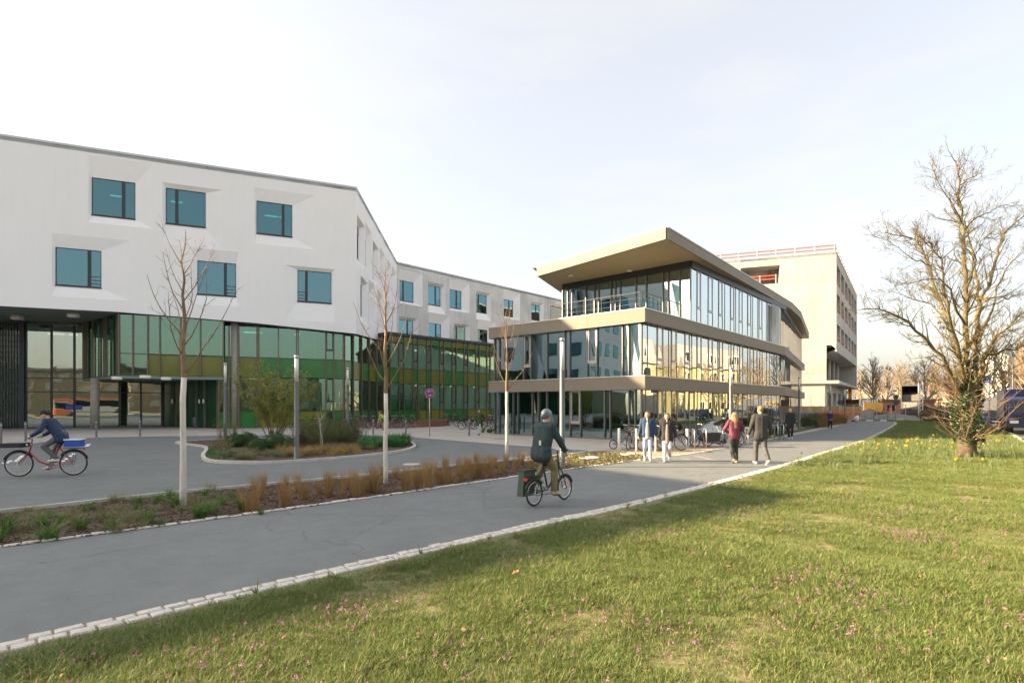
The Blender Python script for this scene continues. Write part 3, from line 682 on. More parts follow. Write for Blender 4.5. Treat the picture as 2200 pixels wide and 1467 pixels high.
MB().fbox(FV, -.4, us[-1] + .2, 9.5, 9.78, -12, .35).build('roof_slab', M['darkmet'], clinic)
# inside the green base: floors, back wall, ceiling lamps
im = MB()
for fr, a, b, dep in ((FG, FG.u(480), FG.u(738), 6.5), (FH, 0, LH, 7), (FV, 0, us[-1], 6.5)):
    im.fbox(fr, a, b, 4.5, 5.5, -dep, -.5)
    if fr is FV: continue
    im.quad(fr.pt(a, 0, -dep), fr.pt(b, 0, -dep), fr.pt(b, 9.3, -dep), fr.pt(a, 9.3, -dep))
im.build('inner_floor', M['roommid'], clinic)
MB().quad(FV.pt(0, 0, -4.5), FV.pt(us[-1], 0, -4.5), FV.pt(us[-1], 9.3, -4.5), FV.pt(0, 9.3, -4.5)).build('back_wall', M['reveal'], clinic)
for fr, a, b in ((FG, FG.u(520), FG.u(736)), (FV, 1, us[-1] - 1)):
    k = a
    while k < b:
        for z in (4.3, 8.4): MB().fbox(fr, k, k + 1.5, z - .06, z, -2.6, -2.45).build('ceiling_lamp', M['lit'], clinic)
        k += 4.1
# furniture glimpsed inside
for k in range(14):
    u = FG.u(520) + (FG.u(730) - FG.u(520)) * k / 14 + rw.uniform(-.2, .2); z = 5.6 if k % 2 else 1.2
    MB().fbox(FG, u, u + rw.uniform(.4, .9), z, z + rw.uniform(.5, 1.1), -1.3, -.8).build('desk_equipment', rw.choice([M['curtain'], M['room'], M['darkmet'], M['blue']]), clinic)

# ---- entrance recess on the street end
zc = lambda px: FG.hit(px, 0)[0]
BX = F1.pt(F1.u(256), 0, -.35); BXd = Vector((-1570, 1176)).normalized()
FB = Fr(BX[:2], BXd); FB.n = Vector((-FB.d.y, FB.d.x)) if Vector((-FB.d.y, FB.d.x)).x < 0 and False else Vector((-FB.d.y, FB.d.x))
if FB.n.dot(Vector((-1, -1))) < 0: FB.n = -FB.n
FBf = Fr(F1.pt(0, 0, -.35)[:2], D1)
usb = [FBf.u(p) for p in (256, 286, 318, 344, 388, 431, 480)]
def bsp(i, z): return M['solive']
for i, (a, b) in enumerate(zip(usb, usb[1:])):
    a += .05; b -= .05
    if i < 2: levels = [(4.29, 5.95), (5.95, 8.95)]
    else: levels = [(5.95, 8.95)]; pane_mb(FBf, a, b, 4.29, 5.9, 0, rw).build('spandrel_panel', M['solive'], clinic)
    for z0, z1 in levels:
        pane_mb(FBf, a, b, z0 + .03, z1, 0, rw, .006).build('pane', M['ggreen'], clinic)
        MB().fbox(FBf, a, b, z0 - .03, z0 + .03, -.05, .04).build('transom', M['winframe'], clinic)
for u in usb: MB().fbox(FBf, u - .05, u + .05, 4.25, 9.0, -.06, .15).build('mullion', M['bronze'], clinic)
ub = 0.0
while ub < 10.0:
    w = rw.uniform(.28, .5); kind = rw.random()
    m = M['bronze'] if kind < .45 else (M['ggreen'] if kind < .7 else M['sdark'])
    pane_mb(FB, ub + .01, ub + w, 4.29, 9.0, rw.choice((0, .05, .09)), rw, .002, .05).build('side_fin', m, clinic); ub += w
poly = [FBf.pt(usb[0], 0), FBf.pt(usb[-1], 0), FBf.pt(usb[-1], 0, -9), FB.pt(10.2, 0), ]
MB().prism([(p.x, p.y) for p in poly], 4.02, 4.26).build('bay_underside', M['soffit'], clinic)
MB().fbox(FBf, usb[0] + .4, usb[-1], 4.3, 8.9, -5.2, -5.0).build('bay_back_wall', M['room'], clinic)
mb = MB(); n = 90
for k in range(n):
    q0 = usb[2] + (usb[-1] - usb[2]) * k / n; q1 = usb[2] + (usb[-1] - usb[2]) * (k + 1) / n
    mb.quad(FBf.pt(q0, 6, -.35 - .05 * (k % 2)), FBf.pt(q1, 6, -.35 - .05 * ((k + 1) % 2)), FBf.pt(q1, 8.9, -.35 - .05 * ((k + 1) % 2)), FBf.pt(q0, 8.9, -.35 - .05 * (k % 2)))
mb.build('curtain', M['curtain'], clinic)
# recessed entrance glazing
R0 = G(56, 920); FR = Fr(R0[:2], D1)
ue = [FR.u(p) for p in (56, 111, 160, 197, 211, 257, 303, 348)]
for i, u in enumerate(ue): MB().fbox(FR, u - .06, u + .06, 0, 8.8 if i < 4 else 4.1, -.06, .12).build('mullion', M['darkmet'], clinic)
for i, (a, b) in enumerate(zip(ue, ue[1:])):
    for z0, z1 in ((.06, 3.02), (3.1, 4.2), (4.28, 8.8)):
        if i >= 3 and z0 > 4: continue
        pane_mb(FR, a + .06, b - .06, z0, z1, 0, rw, .006).build('pane', M['gentr'], clinic)
    for z in (.0, 3.02, 4.2): MB().fbox(FR, a + .06, b - .06, z, z + .07, -.05, .08).build('transom', M['darkmet'], clinic)
for px in (150, 168): MB().fbox(FR, FR.u(px) - .28, FR.u(px) + .28, 1.55, 1.95, .05, .062).build('door_notice', M['blue'], clinic)
MB().fbox(FR, FR.u(10), ue[-1] + 5, 0, 9, -8.0, -7.8).build('foyer_wall', M['room'], clinic)
MB().fbox(FR, FR.u(10), ue[-1] + 5, 4.3, 4.6, -8.0, -3.0).build('foyer_gallery', M['room'], clinic)
for px in (70, 120): MB().fbox(FR, FR.u(px), FR.u(px) + 1.2, 8.3, 8.36, -3.3, -3.1).build('ceiling_lamp', M['lit'], clinic)
MB().fbox(FR, FR.u(44), FR.u(55), 0, 8.9, -.3, .3).build('corner_post', M['darkmet'], clinic)
# lattice window beside the entrance
u0, u1 = FR.u(-40), FR.u(43)
pane_mb(FR, u0, u1, 0, 8.8, -.05, rw).build('pane', M['gentr'], clinic)
for k in range(14):
    MB().fbox(FR, u0 + (u1 - u0) * k / 13 - .035, u0 + (u1 - u0) * k / 13 + .035, 0, 8.8, .03, .10).build('lattice_bar', M['darkmet'], clinic)
for k in range(19): MB().fbox(FR, u0, u1, .2 + .47 * k, .26 + .47 * k, .11, .17).build('lattice_bar', M['darkmet'], clinic)
# panelled wall and doors between recess and glazing line
q0 = FR.pt(ue[-1] + .1, 0); q1 = FG.pt(FG.u(474), 0); FW = Fr(q0[:2], q1 - q0); LW = (q1 - q0).length
FW.n = Vector((FW.d.y, -FW.d.x)) if Vector((FW.d.y, -FW.d.x)).y < 0 else -Vector((FW.d.y, -FW.d.x))
k = 0.0; i = 0
while k < LW:
    w = (.35, 1.5, .4, 1.7, 1.2, .3, .9)[i % 7]; w = min(w, LW - k)
    pane_mb(FW, k, k + w - .02, 0, 4.05, .05 * (i % 2), rw, .002, .08).build('wall_panel', M['bronze'] if w < .5 else M['sdark'], clinic); k += w; i += 1
for px, m in ((374, 'signwhite'), (432, 'signwhite'), (441, 'signwhite')):
    u = FW.u(px); MB().fbox(FW, u - .12, u + .12, 2.1, 2.45, .16, .17).build('paper_notice', M[m], clinic)
# round columns and round ceiling lamps of the recess
for px, py, r in ((204, 922, .31), (505, 920, .34)):
    p = G(px, py); MB().lathe([(r, 0), (r, 4.1 if px == 204 else 8.8)], (p.x, p.y, 0), 24).build('column', M['conccol'], clinic, True)
for px, py, z in ((37, 679, 9.0), (158, 674, 9.0)):
    Y = (z - H) * F / (HY - py); x = (px - CX) / F * Y
    MB().lathe([(.38, -.28), (.42, -.22), (.42, 0.02)], (x, Y, z), 18).build('ceiling_lamp', M['lampwhite'], clinic, True)
for px, py in ((251, 810), (312, 807), (357, 811)):
    Y = (4.02 - H) * F / (HY - py); x = (px - CX) / F * Y
    if Y < 52: MB().lathe([(.3, -.2), (.34, -.15), (.34, .02)], (x, Y, 4.02), 18).build('ceiling_lamp', M['lampwhite'], clinic, True)
bn = G(420, 918.5)
tag(MB().lathe([(.20, 0), (.23, .03), (.23, .86), (.20, .9), (.18, .86)], (bn.x, bn.y, .012), 18).build('litter_bin', M['lampgrey'], None, True), 'round grey litter bin beside the dark green entrance panels', 'litter bin')

# ---- unseen blocks, added and shaped so their shade falls on forecourt and lawn edge
def block(name, label, poly, h, base=9.0):
    c = sum((Vector((p[0], p[1], 0)) for p in poly), Vector()) / len(poly); t = thing(name, label, 'building', c)
    MB().prism(poly, base, h).build('wall', M['white'], t); MB().prism([(c.x + (p[0] - c.x) * .94, c.y + (p[1] - c.y) * .94) for p in poly], 0, base - .02).build('base_wall', M['sdark'], t)
    for p, q in zip(poly, poly[1:]):
        fr = Fr(p, Vector(q) - Vector(p)); L = (Vector(q) - Vector(p)).length
        if fr.n.dot(Vector(p) - c.xy) < 0: fr.n = -fr.n
        for k in range(int(L / 5)):
            z = base + 1.6
            while z < h - 4:
                w = MB().fbox(fr, 1.2 + 5 * k, 3.8 + 5 * k, z, z + 2.6, .01, .06).build('window', M['winframe'], t); MB().fbox(fr, 1.3 + 5 * k, 3.7 + 5 * k, z + .1, z + 2.5, .062, .07).build('pane', M['gwin'], w); z += 5.2
    return t
block('shade_block_tall', 'tall white block added out of view to shade the forecourt and the pavilion', [(-60.5, 34.5), (-69.4, 29.6), (-74.3, 24.9), (-84.5, 20.3), (-106, 30), (-92, 48), (-66, 44)], 34.0)
block('shade_block_low', 'lower white block added out of view to shade the lawn edge', [(-74.6, 20.8), (-67.9, 11.6), (-85.0, -2.4), (-113, 8), (-112, 20.9)], 30.0, 5.0)  # added block, height also keeps bright sky out of the pavilion glass
# ------------------------------------------------------------------ glass pavilion with champagne bands
rp = random.Random(21)
DLv = Vector((-1332, 1176)).normalized(); DRv = Vector((1038, 1176)).normalized(); DKv = Vector((723, 1176)).normalized()
PC = Vector((7.10, 29.2))                                      # corner of the bands
FL = Fr(PC, DLv); FRt = Fr(PC, DRv); FRt.n = Vector((FRt.d.y, -FRt.d.x))
LEN_L = FL.u(1049.6); LEN_R = FRt.u(1687)
K = FRt.pt(LEN_R, 0); FK = Fr(K[:2], DKv); FK.n = Vector((FK.d.y, -FK.d.x)); LEN_K = FK.u(1729)
pav = thing('glass_pavilion', 'three storey glass pavilion with champagne coloured bands and a jutting roof', 'building', (PC.x, PC.y, 0))
GI = .34                                                       # glass sits this far behind the bands
def band(z0, z1):
    for fr, cuts in ((FL, [0, FL.u(1261.5), FL.u(1144.5), LEN_L]), (FRt, [0] + [FRt.u(p) for p in (1459, 1521, 1615, 1654)] + [LEN_R]), (FK, [0, LEN_K / 3, LEN_K * 2 / 3, LEN_K])):
        for a, b in zip(cuts, cuts[1:]):
            MB().fbox(fr, a + .006, b - .006, z0, z1, -.06, 0).build('fascia_panel', M['fascia'], pav)
            MB().fbox(fr, a, b, z1 + .002, z1 + .05, -.5, .03).build('flashing', M['flash'], pav)
            MB().fbox(fr, a, b, z0 - .03, z0 - .003, -.45, -.012).build('drip_edge', M['alu'], pav)
for z0, z1 in ((2.81, 3.50), (6.43, 7.11)): band(z0, z1)
# floor plates
PL_end = FL.pt(LEN_L, 0, -.03); PK_end = FK.pt(LEN_K, 0, -.03)
backL = PL_end + Vector((10, 20, 0)); backK = PK_end + Vector((-14, 6, 0))
plate = [FL.pt(.04, 0, -.07), FRt.pt(LEN_R, 0, -.07), PK_end, backK, backL, FL.pt(LEN_L, 0, -.07)]
for z0, z1 in ((2.84, 3.46), (6.46, 7.06)): MB().prism([(p.x, p.y) for p in plate], z0, z1).build('floor_plate', M['roommid'], pav)
MB().prism([(p.x, p.y) for p in plate], .015, .03).build('ground_floor', M['floorin'], pav)
def inset(fr): f = Fr(fr.pt(0, 0, -GI)[:2], fr.d); f.n = fr.n; return f
GL, GR, GK = inset(FL), inset(FRt), inset(FK)
def glaze(fr, us, z0, z1, gm, sash=(), fm=None, wide=.06, proud=.10, tilt=.004, low=.95):
    fm = fm or M['alu']
    if fr in (GR, GK): proud, wide = .022, .05
    sp = .07 if proud > .05 else .028
    for u in us: MB().fbox(fr, u - wide / 2, u + wide / 2, z0, z1, -.05, proud).build('mullion', fm, pav)
    for i, (a, b) in enumerate(zip(us, us[1:])):
        a += wide / 2; b -= wide / 2
        if b - a < .05: continue
        MB().fbox(fr, a, b, z0, z0 + .06, -.05, min(.05, proud)).build('transom', fm, pav)
        if i in sash:
            s = frame_mb(fr, a, b, z0 + low + .08, z1 - .02, -.05, sp, min(.09, (b - a) * .2)).build('sash', M['alulight'], pav)
            t = min(.09, (b - a) * .2)
            pane_mb(fr, a + t, b - t, z0 + low + .17, z1 - .11, 0, rp, .002).build('pane', gm, s)
            MB().fbox(fr, a, b, z0 + low, z0 + low + .075, -.05, sp).build('transom', M['alulight'], pav)
            pane_mb(fr, a, b, z0 + .06, z0 + low, 0, rp, .003).build('pane', gm, pav)
        else:
            pane_mb(fr, a, b, z0 + .06, z1, 0, rp, tilt).build('pane', gm, pav)
def ul(fr, pxs): return [fr.u(p) for p in pxs]
corner = 1379
g0, g1 = (.03, 2.80), (3.51, 6.42)
glaze(GL, ul(GL, [corner, 1366, 1352.5, 1312, 1300, 1248.5, 1226, 1176, 1158, 1145, 1114, 1104, 1074, 1064]), *g0, M['gpav'], sash=(5,), low=.8)
glaze(GL, ul(GL, [corner, 1352, 1338.6, 1284, 1263, 1225, 1214, 1176.6, 1142, 1126, 1074, 1064]), *g1, M['gpav'], sash=(3, 8), low=.85)
R1 = [corner + 1, 1391, 1411.5, 1424.5, 1436.4, 1442, 1453.6, 1471, 1482, 1486.4, 1497, 1507, 1521.5, 1531, 1542, 1545, 1553, 1566, 1570, 1577, 1584, 1588.5, 1596, 1606, 1612, 1618.5, 1627, 1632.5, 1637.5, 1647, 1653, 1663, 1668, 1675]
R0_ = [corner + 1, 1387, 1405, 1412.5, 1424, 1430.5, 1443, 1454, 1471.5, 1480, 1492, 1498, 1506, 1522.5, 1531, 1545, 1552, 1558, 1568, 1575, 1586, 1595, 1606, 1613, 1618, 1630, 1636, 1650, 1657, 1668, 1675]
glaze(GR, ul(GR, R0_), *g0, M['gpavr'], sash=(3, 7, 9, 14, 18, 21, 25))
glaze(GR, ul(GR, R1), *g1, M['gpavr'], sash=(2, 5, 7, 10, 12, 15, 18, 21, 23, 25))
lk = GK.u(1722)
ku = [lk * k / 22 for k in range(23)]
glaze(GK, ku, *g0, M['gpavr']); glaze(GK, ku, *g1, M['gpavr'])
# top storey
TC = GR.pt(GR.u(1484), 0); TL = Vector((3.84, 41.2, 0))
FTL = Fr(TC[:2], TL - TC); LT = (TL - TC).length
z2 = (7.17, 10.55)
glaze(FTL, ul(FTL, [1484, 1461, 1436.6, 1425, 1389, 1367, 1333.5, 1323, 1313.8, 1287, 1278, 1259.4, 1229.7, 1220.5, 1209.6]), *z2, M['gpav'])
R2 = [1484, 1497, 1505.5, 1521, 1531, 1543.5, 1552, 1557, 1569, 1577, 1580.5, 1587.5, 1595, 1606, 1613.5, 1617, 1628, 1630.5, 1637.5, 1646.5, 1649, 1653.5, 1671.5, 1678]
glaze(GR, ul(GR, R2), *z2, M['gpavr'], sash=(1, 3, 5, 8, 11, 13, 17))
glaze(GK, ku, *z2, M['gpavr'])
a, b = GR.u(1653.5), GR.u(1671.5)                              # lowered louvre blind
for k in range(27): MB().fbox(GR, a, b, 7.3 + .12 * k, 7.36 + .12 * k, .11, .19).build('blind_slat', M['alulight'], pav)
# dark fascia over the top glass, soffit, roof edge
for fr, u0, u1 in ((FTL, 0, LT), (GR, GR.u(1484), GR.u(1687)), (GK, 0, lk)):
    MB().fbox(fr, u0, u1, 10.56, 11.0, -.1, .10).build('top_fascia', M['darkmet'], pav)
R = [Vector((8.44, 29.9, 0)), Vector((26.4, 51.85, 0)), Vector((30.1, 57.2, 0)), Vector((40.4, 74.6, 0)), Vector((27, 80, 0)), Vector((13.0, 67.4, 0)), Vector((1.80, 38.57, 0))]
MB().prism([(p.x, p.y) for p in R], 11.003, 11.08).build('soffit', M['soff2'], pav)
MB().prism([(p.x * .999 + .02, p.y * .999 + .04) for p in R], 11.085, 11.60).build('roof', M['flash'], pav)
for p, q, parts in ((R[0], R[6], (0, .37, .70, 1)), (R[0], R[1], (0, .32, .58, .80, 1)), (R[1], R[2], (0, 1)), (R[2], R[3], (0, .5, 1)), (R[6], R[5], (0, .5, 1))):
    fr = Fr(p[:2], q - p); L = (q - p).length
    for s, e in zip(parts, parts[1:]):
        MB().fbox(fr, L * s + .006, L * e - .006, 11.0, 11.62, -.0, .08).build('fascia_panel', M['fascia'], pav)
        MB().fbox(fr, L * s, L * e, 11.625, 11.68, -.4, .11).build('flashing', M['flash'], pav)
for px, py in ((1225.5, 590), (1352, 580)):
    Y = (11.0 - H) * F / (HY - py); MB().lathe([(.16, -.1), (.19, -.08), (.19, .01)], ((px - CX) / F * Y, Y, 11.0), 16).build('soffit_lamp', M['lampwhite'], pav, True)
# inside: core, timber columns, blinds
core = [Vector((9.5, 44)), Vector((17, 53)), Vector((10, 60)), Vector((3.5, 50))]
for z0, z1 in ((.03, 2.83), (3.47, 6.45), (7.07, 10.9)):
    MB().prism([(p.x, p.y) for p in core], z0, z1).build('core_wall', M['room'] if z0 > 3 else M['sdark'], pav)
for fr, L, dep in ((GL, LEN_L, .9), (GR, LEN_R, .9)):
    u = 1.2
    while u < L - .5:
        for z0, z1 in ((.03, 2.83), (3.47, 6.45)): MB().fbox(fr, u - .10, u + .10, z0, z1, -dep - .24, -dep).build('timber_column', M['wood'], pav)
        u += 2.45
for px in (1190, 1240, 1262): 
    u = GL.u(px); mb = MB(); n = 10
    for k in range(n): mb.quad(GL.pt(u + .11 * k, 3.5, -.5 - .05 * (k % 2)), GL.pt(u + .11 * (k + 1), 3.5, -.5 - .05 * ((k + 1) % 2)), GL.pt(u + .11 * (k + 1), 6.3, -.5 - .05 * ((k + 1) % 2)), GL.pt(u + .11 * k, 6.3, -.5 - .05 * (k % 2)))
    mb.build('curtain', M['curtain'], pav)
for px0, px1 in ((1262, 1300), (1316, 1350)): MB().fbox(GL, GL.u(px1), GL.u(px0), .03, .62, -.85, -.45).build('bench_box', M['curtain'], pav)
MB().fbox(FTL, .3, LT + 1, 7.1, 10.9, -5.2, -5.0).build('partition', M['roommid'], pav)
MB().fbox(GL, 2.0, LEN_L, 3.48, 6.44, -6.2, -6.0).build('partition', M['roommid'], pav)
MB().fbox(GL, 2.0, LEN_L, .03, 2.82, -6.2, -6.0).build('partition', M['sdark'], pav)
# partition and end walls so that the eye does not pass straight through
MB().prism([(backL.x, backL.y), (backK.x, backK.y), (backK.x, backK.y + .3), (backL.x, backL.y + .3)], .03, 11.0).build('rear_wall', M['room'], pav)
MB().prism([(PL_end.x + .35, PL_end.y + .2), (backL.x, backL.y), (backL.x + .25, backL.y - .1), (PL_end.x + .6, PL_end.y + .1)], .03, 6.4).build('side_wall', M['gpav'], pav)
# terrace railing
rail = [FL.pt(FL.u(1172), 7.16, -.35), FL.pt(.5, 7.16, -.35)]
rail_root = MB(); 
pts = [FL.pt(FL.u(1174) , 8.1, -.4), FL.pt(.5, 8.1, -.4), FRt.pt(.5, 8.1, -.4), FRt.pt(FRt.u(1478), 8.1, -.4)]
hr = MB().tube(pts, .025, 6).build('handrail', M['alu'], pav)
MB().tube([FL.pt(FL.u(1174), 8.1, -.4), FL.pt(FL.u(1174) + .3, 8.1, -5.2)], .025, 6).build('handrail', M['alu'], pav)
for fr, L in ((FL, FL.u(1174)), (FRt, FRt.u(1478))):
    k = .5
    while k <= L + .01: MB().tube([fr.pt(k, 7.1, -.4), fr.pt(k, 8.1, -.4)], .02, 5).build('rail_post', M['alu'], pav); k += (L - .5) / 5
    for z in (7.5, 7.8): MB().tube([fr.pt(.5, z, -.4), fr.pt(L, z, -.4)], .006, 4).build('rail_wire', M['galv'], pav)

# ------------------------------------------------------------------ concrete shell under construction
YC = 80.0; CC = Vector(((1797 - CX) / F * YC, YC))
DCf = Vector((-3142, 1176)).normalized(); DCr = Vector((852, 1176)).normalized()
FC = Fr(CC, DCf); FD = Fr(CC, DCr); FD.n = Vector((FD.d.y, -FD.d.x))
shell = thing('concrete_shell', 'raw concrete office shell with red guard rails, still under construction', 'building', (CC.x, CC.y, 0))
zt = FC.hit(1797, 541)[1]; LC = FC.u(1500); LD = FD.u(1841)
zslab = FC.hit(1797, 817)[1]; zov = FD.hit(1798, 755)[1]; ucut = FC.u(1769)
hole = rect(FC, 1675.5, 572.7, 1591, 611.4, 0)
hole = [min(hole[0], hole[1]), max(hole[0], hole[1]), hole[2], hole[3]]
cm = MB(); wall_grid(cm, FC, ucut, LC, zt, lambda u: zslab, [tuple(hole)])
wall_grid(cm, FC, 0, ucut, zt, lambda u: zov + .9, [])
cm.fbox(FC, ucut - .4, ucut, zslab, zov + .9, -4, -.0)
cm.build('front_wall', M['concrete'], shell)
# loggia behind the opening
lg = MB(); a, b, c, e = hole
lg.fbox(FC, a, b, c - .3, c, -3.5, -.01).fbox(FC, a, b, e, e + .3, -3.5, -.01).fbox(FC, a - .3, a, c, e, -3.5, -.01).fbox(FC, b, b + .3, c, e, -3.5, -.01).fbox(FC, a, b, c, e, -3.6, -3.5)
lg.build('loggia', M['concrete'], shell)
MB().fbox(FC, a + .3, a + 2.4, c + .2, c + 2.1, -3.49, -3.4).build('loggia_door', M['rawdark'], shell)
for z in (c + .7, c + 1.2): MB().fbox(FC, a + .4, b, z, z + .16, -.2, -.15).build('guard_board', M['orangered'], shell)
for k in range(4): MB().fbox(FC, a + .5 + 2.2 * k, a + .6 + 2.2 * k, c, c + 1.4, -.14, -.08).build('guard_post', M['curtain'], shell)
# right face: three rows of openings
rows = [(568, 609), (629.5, 668), (695, 731)]; hs = []; n = 6
for y0, y1 in rows:
    zt1 = FD.hit(1798, y0)[1]; zb1 = FD.hit(1798, y1)[1]
    for k in range(n): hs.append((LD * (k + .10) / n * .97 + .2, LD * (k + .86) / n * .97 + .2, zb1, zt1))
dm = MB(); wall_grid(dm, FD, 0, LD, zt, lambda u: zov, hs); dm.build('side_wall', M['concrete'], shell)
for h in hs:
    mb = MB(); O = [FD.pt(h[0], h[2]), FD.pt(h[1], h[2]), FD.pt(h[1], h[3]), FD.pt(h[0], h[3])]; I = [FD.pt(h[0], h[2], -.7), FD.pt(h[1], h[2], -.7), FD.pt(h[1], h[3], -.7), FD.pt(h[0], h[3], -.7)]
    for i in range(4): j = (i + 1) % 4; mb.quad(O[i], O[j], I[j], I[i])
    w = mb.build('opening', M['concrete'], shell)
    MB().fbox(FD, h[0], h[1], h[2] + .5, h[2] + .68, -.15, -.1).build('guard_board', M['orangered'], w)
for (y0, y1) in rows:
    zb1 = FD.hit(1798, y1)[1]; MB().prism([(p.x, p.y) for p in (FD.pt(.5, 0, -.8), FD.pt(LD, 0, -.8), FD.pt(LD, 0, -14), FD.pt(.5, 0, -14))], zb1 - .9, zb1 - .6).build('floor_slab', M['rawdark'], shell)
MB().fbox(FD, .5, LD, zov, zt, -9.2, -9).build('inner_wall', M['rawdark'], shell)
MB().prism([(p.x, p.y) for p in (FC.pt(0, 0), FD.pt(LD, 0), FD.pt(LD, 0, -22), FC.pt(LC, 0))], zt - .35, zt - .01).build('roof_slab', M['concrete'], shell)
MB().prism([(p.x, p.y) for p in (FC.pt(0, 0, -.01), FD.pt(LD, 0, -.01), FD.pt(LD, 0, -9), FC.pt(ucut, 0, -9))], zov - .02, zov + .3).build('overhang_slab', M['concrete'], shell)
MB().fbox(FD, LD - .3, LD, zslab - .4, zov, -9, -.02).build('end_wall', M['concrete'], shell)
# gallery storey: columns on the ledge
for k in range(5): MB().lathe([(.36, 0), (.36, zov - zslab)], tuple(FD.pt(LD * (.06 + .17 * k), zslab, -2.6)), 16).build('round_column', M['concrete'], shell, True)
MB().prism([(p.x, p.y) for p in (FC.pt(ucut + 6, 0, .25), FC.pt(-.3, 0, .25), FD.pt(LD, 0, .25), FD.pt(LD, 0, -10), FC.pt(ucut + 6, 0, -6))], zslab - .45, zslab).build('ledge_slab', M['concrete'], shell)
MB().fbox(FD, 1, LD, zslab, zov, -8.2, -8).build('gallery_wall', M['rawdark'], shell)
# ground storey
MB().fbox(FC, ucut - .2, LC, 0, zslab - .46, -.5, -.05).build('ground_wall', M['concrete'], shell)
FG2 = Fr(FC.pt(ucut - .2, 0, -.05)[:2], DCr); FG2.n = FD.n
hg = [(LD * (.08 + .2 * k), LD * (.20 + .2 * k), .2, 3.9) for k in range(4)]
gm = MB(); wall_grid(gm, FG2, 0, LD * .9, zslab - .46, lambda u: 0, hg)
for h in hg:
    O = [FG2.pt(h[0], h[2]), FG2.pt(h[1], h[2]), FG2.pt(h[1], h[3]), FG2.pt(h[0], h[3])]; I = [FG2.pt(h[0], h[2], -.6), FG2.pt(h[1], h[2], -.6), FG2.pt(h[1], h[3], -.6), FG2.pt(h[0], h[3], -.6)]
    for i in range(4): j = (i + 1) % 4; gm.quad(O[i], O[j], I[j], I[i])
gm.build('ground_side_wall', M['concrete'], shell)
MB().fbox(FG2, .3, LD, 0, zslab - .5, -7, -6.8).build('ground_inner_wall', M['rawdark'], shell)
MB().fbox(FD, LD * .80, LD * .80 + .55, 0, zslab - .46, -.9, -.35).build('yellow_prop', M['yellow'], shell)
# guard rail round the roof
for fr, L in ((FC, LC), (FD, LD)):
    for z in (zt + .45, zt + .95): MB().fbox(fr, 0, L, z, z + .17, -.25, -.2).build('guard_board', M['orangered'], shell)
    k = .15
    while k < L: MB().fbox(fr, k, k + .1, zt, zt + 1.25, -.19, -.12).build('guard_post', M['curtain'], shell); k += 2.6
# ------------------------------------------------------------------ vegetation tools
LM = dict(
    grass=leafmat('lawn_grass', [(.075, .145, .030), (.145, .215, .052), (.225, .245, .088), (.10, .18, .040), (.36, .31, .16)], .5, .30),
    dry=leafmat('dry_grass', [(.30, .19, .07), (.38, .26, .11), (.24, .15, .06), (.34, .22, .09)], .7, .25),
    tuft=leafmat('green_tuft', [(.05, .13, .02), (.085, .17, .03), (.13, .19, .05)], .5, .25),
    pale=leafmat('pale_sedge', [(.19, .20, .09), (.26, .24, .12), (.14, .17, .06)], .6, .25),
    straw=leafmat('straw_grass', [(.42, .27, .10), (.36, .25, .10), (.24, .24, .07), (.30, .17, .06)], .7, .25),
    iris=leafmat('iris_leaf', [(.03, .13, .04), (.05, .17, .05), (.07, .2, .06)], .4, .2),
    box=leafmat('dark_evergreen', [(.018, .045, .012), (.03, .07, .018), (.045, .085, .02)], .5, .15),
    bud=leafmat('young_leaf', [(.24, .29, .06), (.33, .36, .09), (.20, .25, .05)], .5, .35),
    ivy=leafmat('ivy_leaf', [(.012, .04, .010), (.02, .06, .015), (.035, .08, .02)], .35, .1, .5),
    daff=leafmat('daffodil_leaf', [(.10, .16, .06), (.15, .21, .09), (.20, .24, .12)], .5, .25),
    daffy=leafmat('daffodil_bloom', [(.75, .48, .02), (.80, .56, .04)], .5, .3),
    purple=leafmat('dead_nettle_bloom', [(.36, .15, .30), (.42, .20, .33), (.30, .14, .20)], .6, .2),
    fallen=leafmat('fallen_leaf', [(.30, .15, .05), (.40, .25, .12), (.22, .10, .04)], .8, .1),
    chip=leafmat('bark_chip', [(.07, .042, .026), (.12, .078, .05), (.045, .028, .018), (.19, .135, .09)], .9, 0),
    hedge=leafmat('brown_shrub', [(.11, .09, .05), (.16, .12, .07), (.09, .09, .03)], .8, .1),
    grey=leafmat('grey_shrub', [(.09, .08, .05), (.13, .115, .06), (.10, .12, .03)], .8, .1),
)
def blades(mb, n, spread, h0, h1, w, lean, rr, seg=3, droop=.3, c=(0, 0, 0)):
    for _ in range(n):
        a = rr.uniform(0, 6.283); r = spread * math.sqrt(rr.random()); b = Vector((c[0] + r * math.cos(a), c[1] + r * math.sin(a), c[2]))
        h = rr.uniform(h0, h1); la = a + rr.uniform(-1.2, 1.2); ln = lean * rr.uniform(.2, 1.2); d = Vector((math.cos(la), math.sin(la), 0))
        s = Vector((-d.y, d.x, 0)); ww = w * rr.uniform(.7, 1.3); tw = rr.uniform(-.9, .9); s = s * math.cos(tw) + d * math.sin(tw)
        base = len(mb.v)
        for k in range(seg):
            t = k / seg; p = b + d * (h * ln * t * t) + Vector((0, 0, h * (t - droop * ln * t * t)))
            q = ww * (1 - t * .75) / 2; mb.v.append(tuple(p - s * q)); mb.v.append(tuple(p + s * q))
        p = b + d * (h * ln) + Vector((0, 0, h * (1 - droop * ln))); mb.v.append(tuple(p))
        for k in range(seg - 1): mb.f.append((base + 2 * k, base + 2 * k + 1, base + 2 * k + 3, base + 2 * k + 2))
        mb.f.append((base + 2 * seg - 2, base + 2 * seg - 1, base + 2 * seg))
    return mb
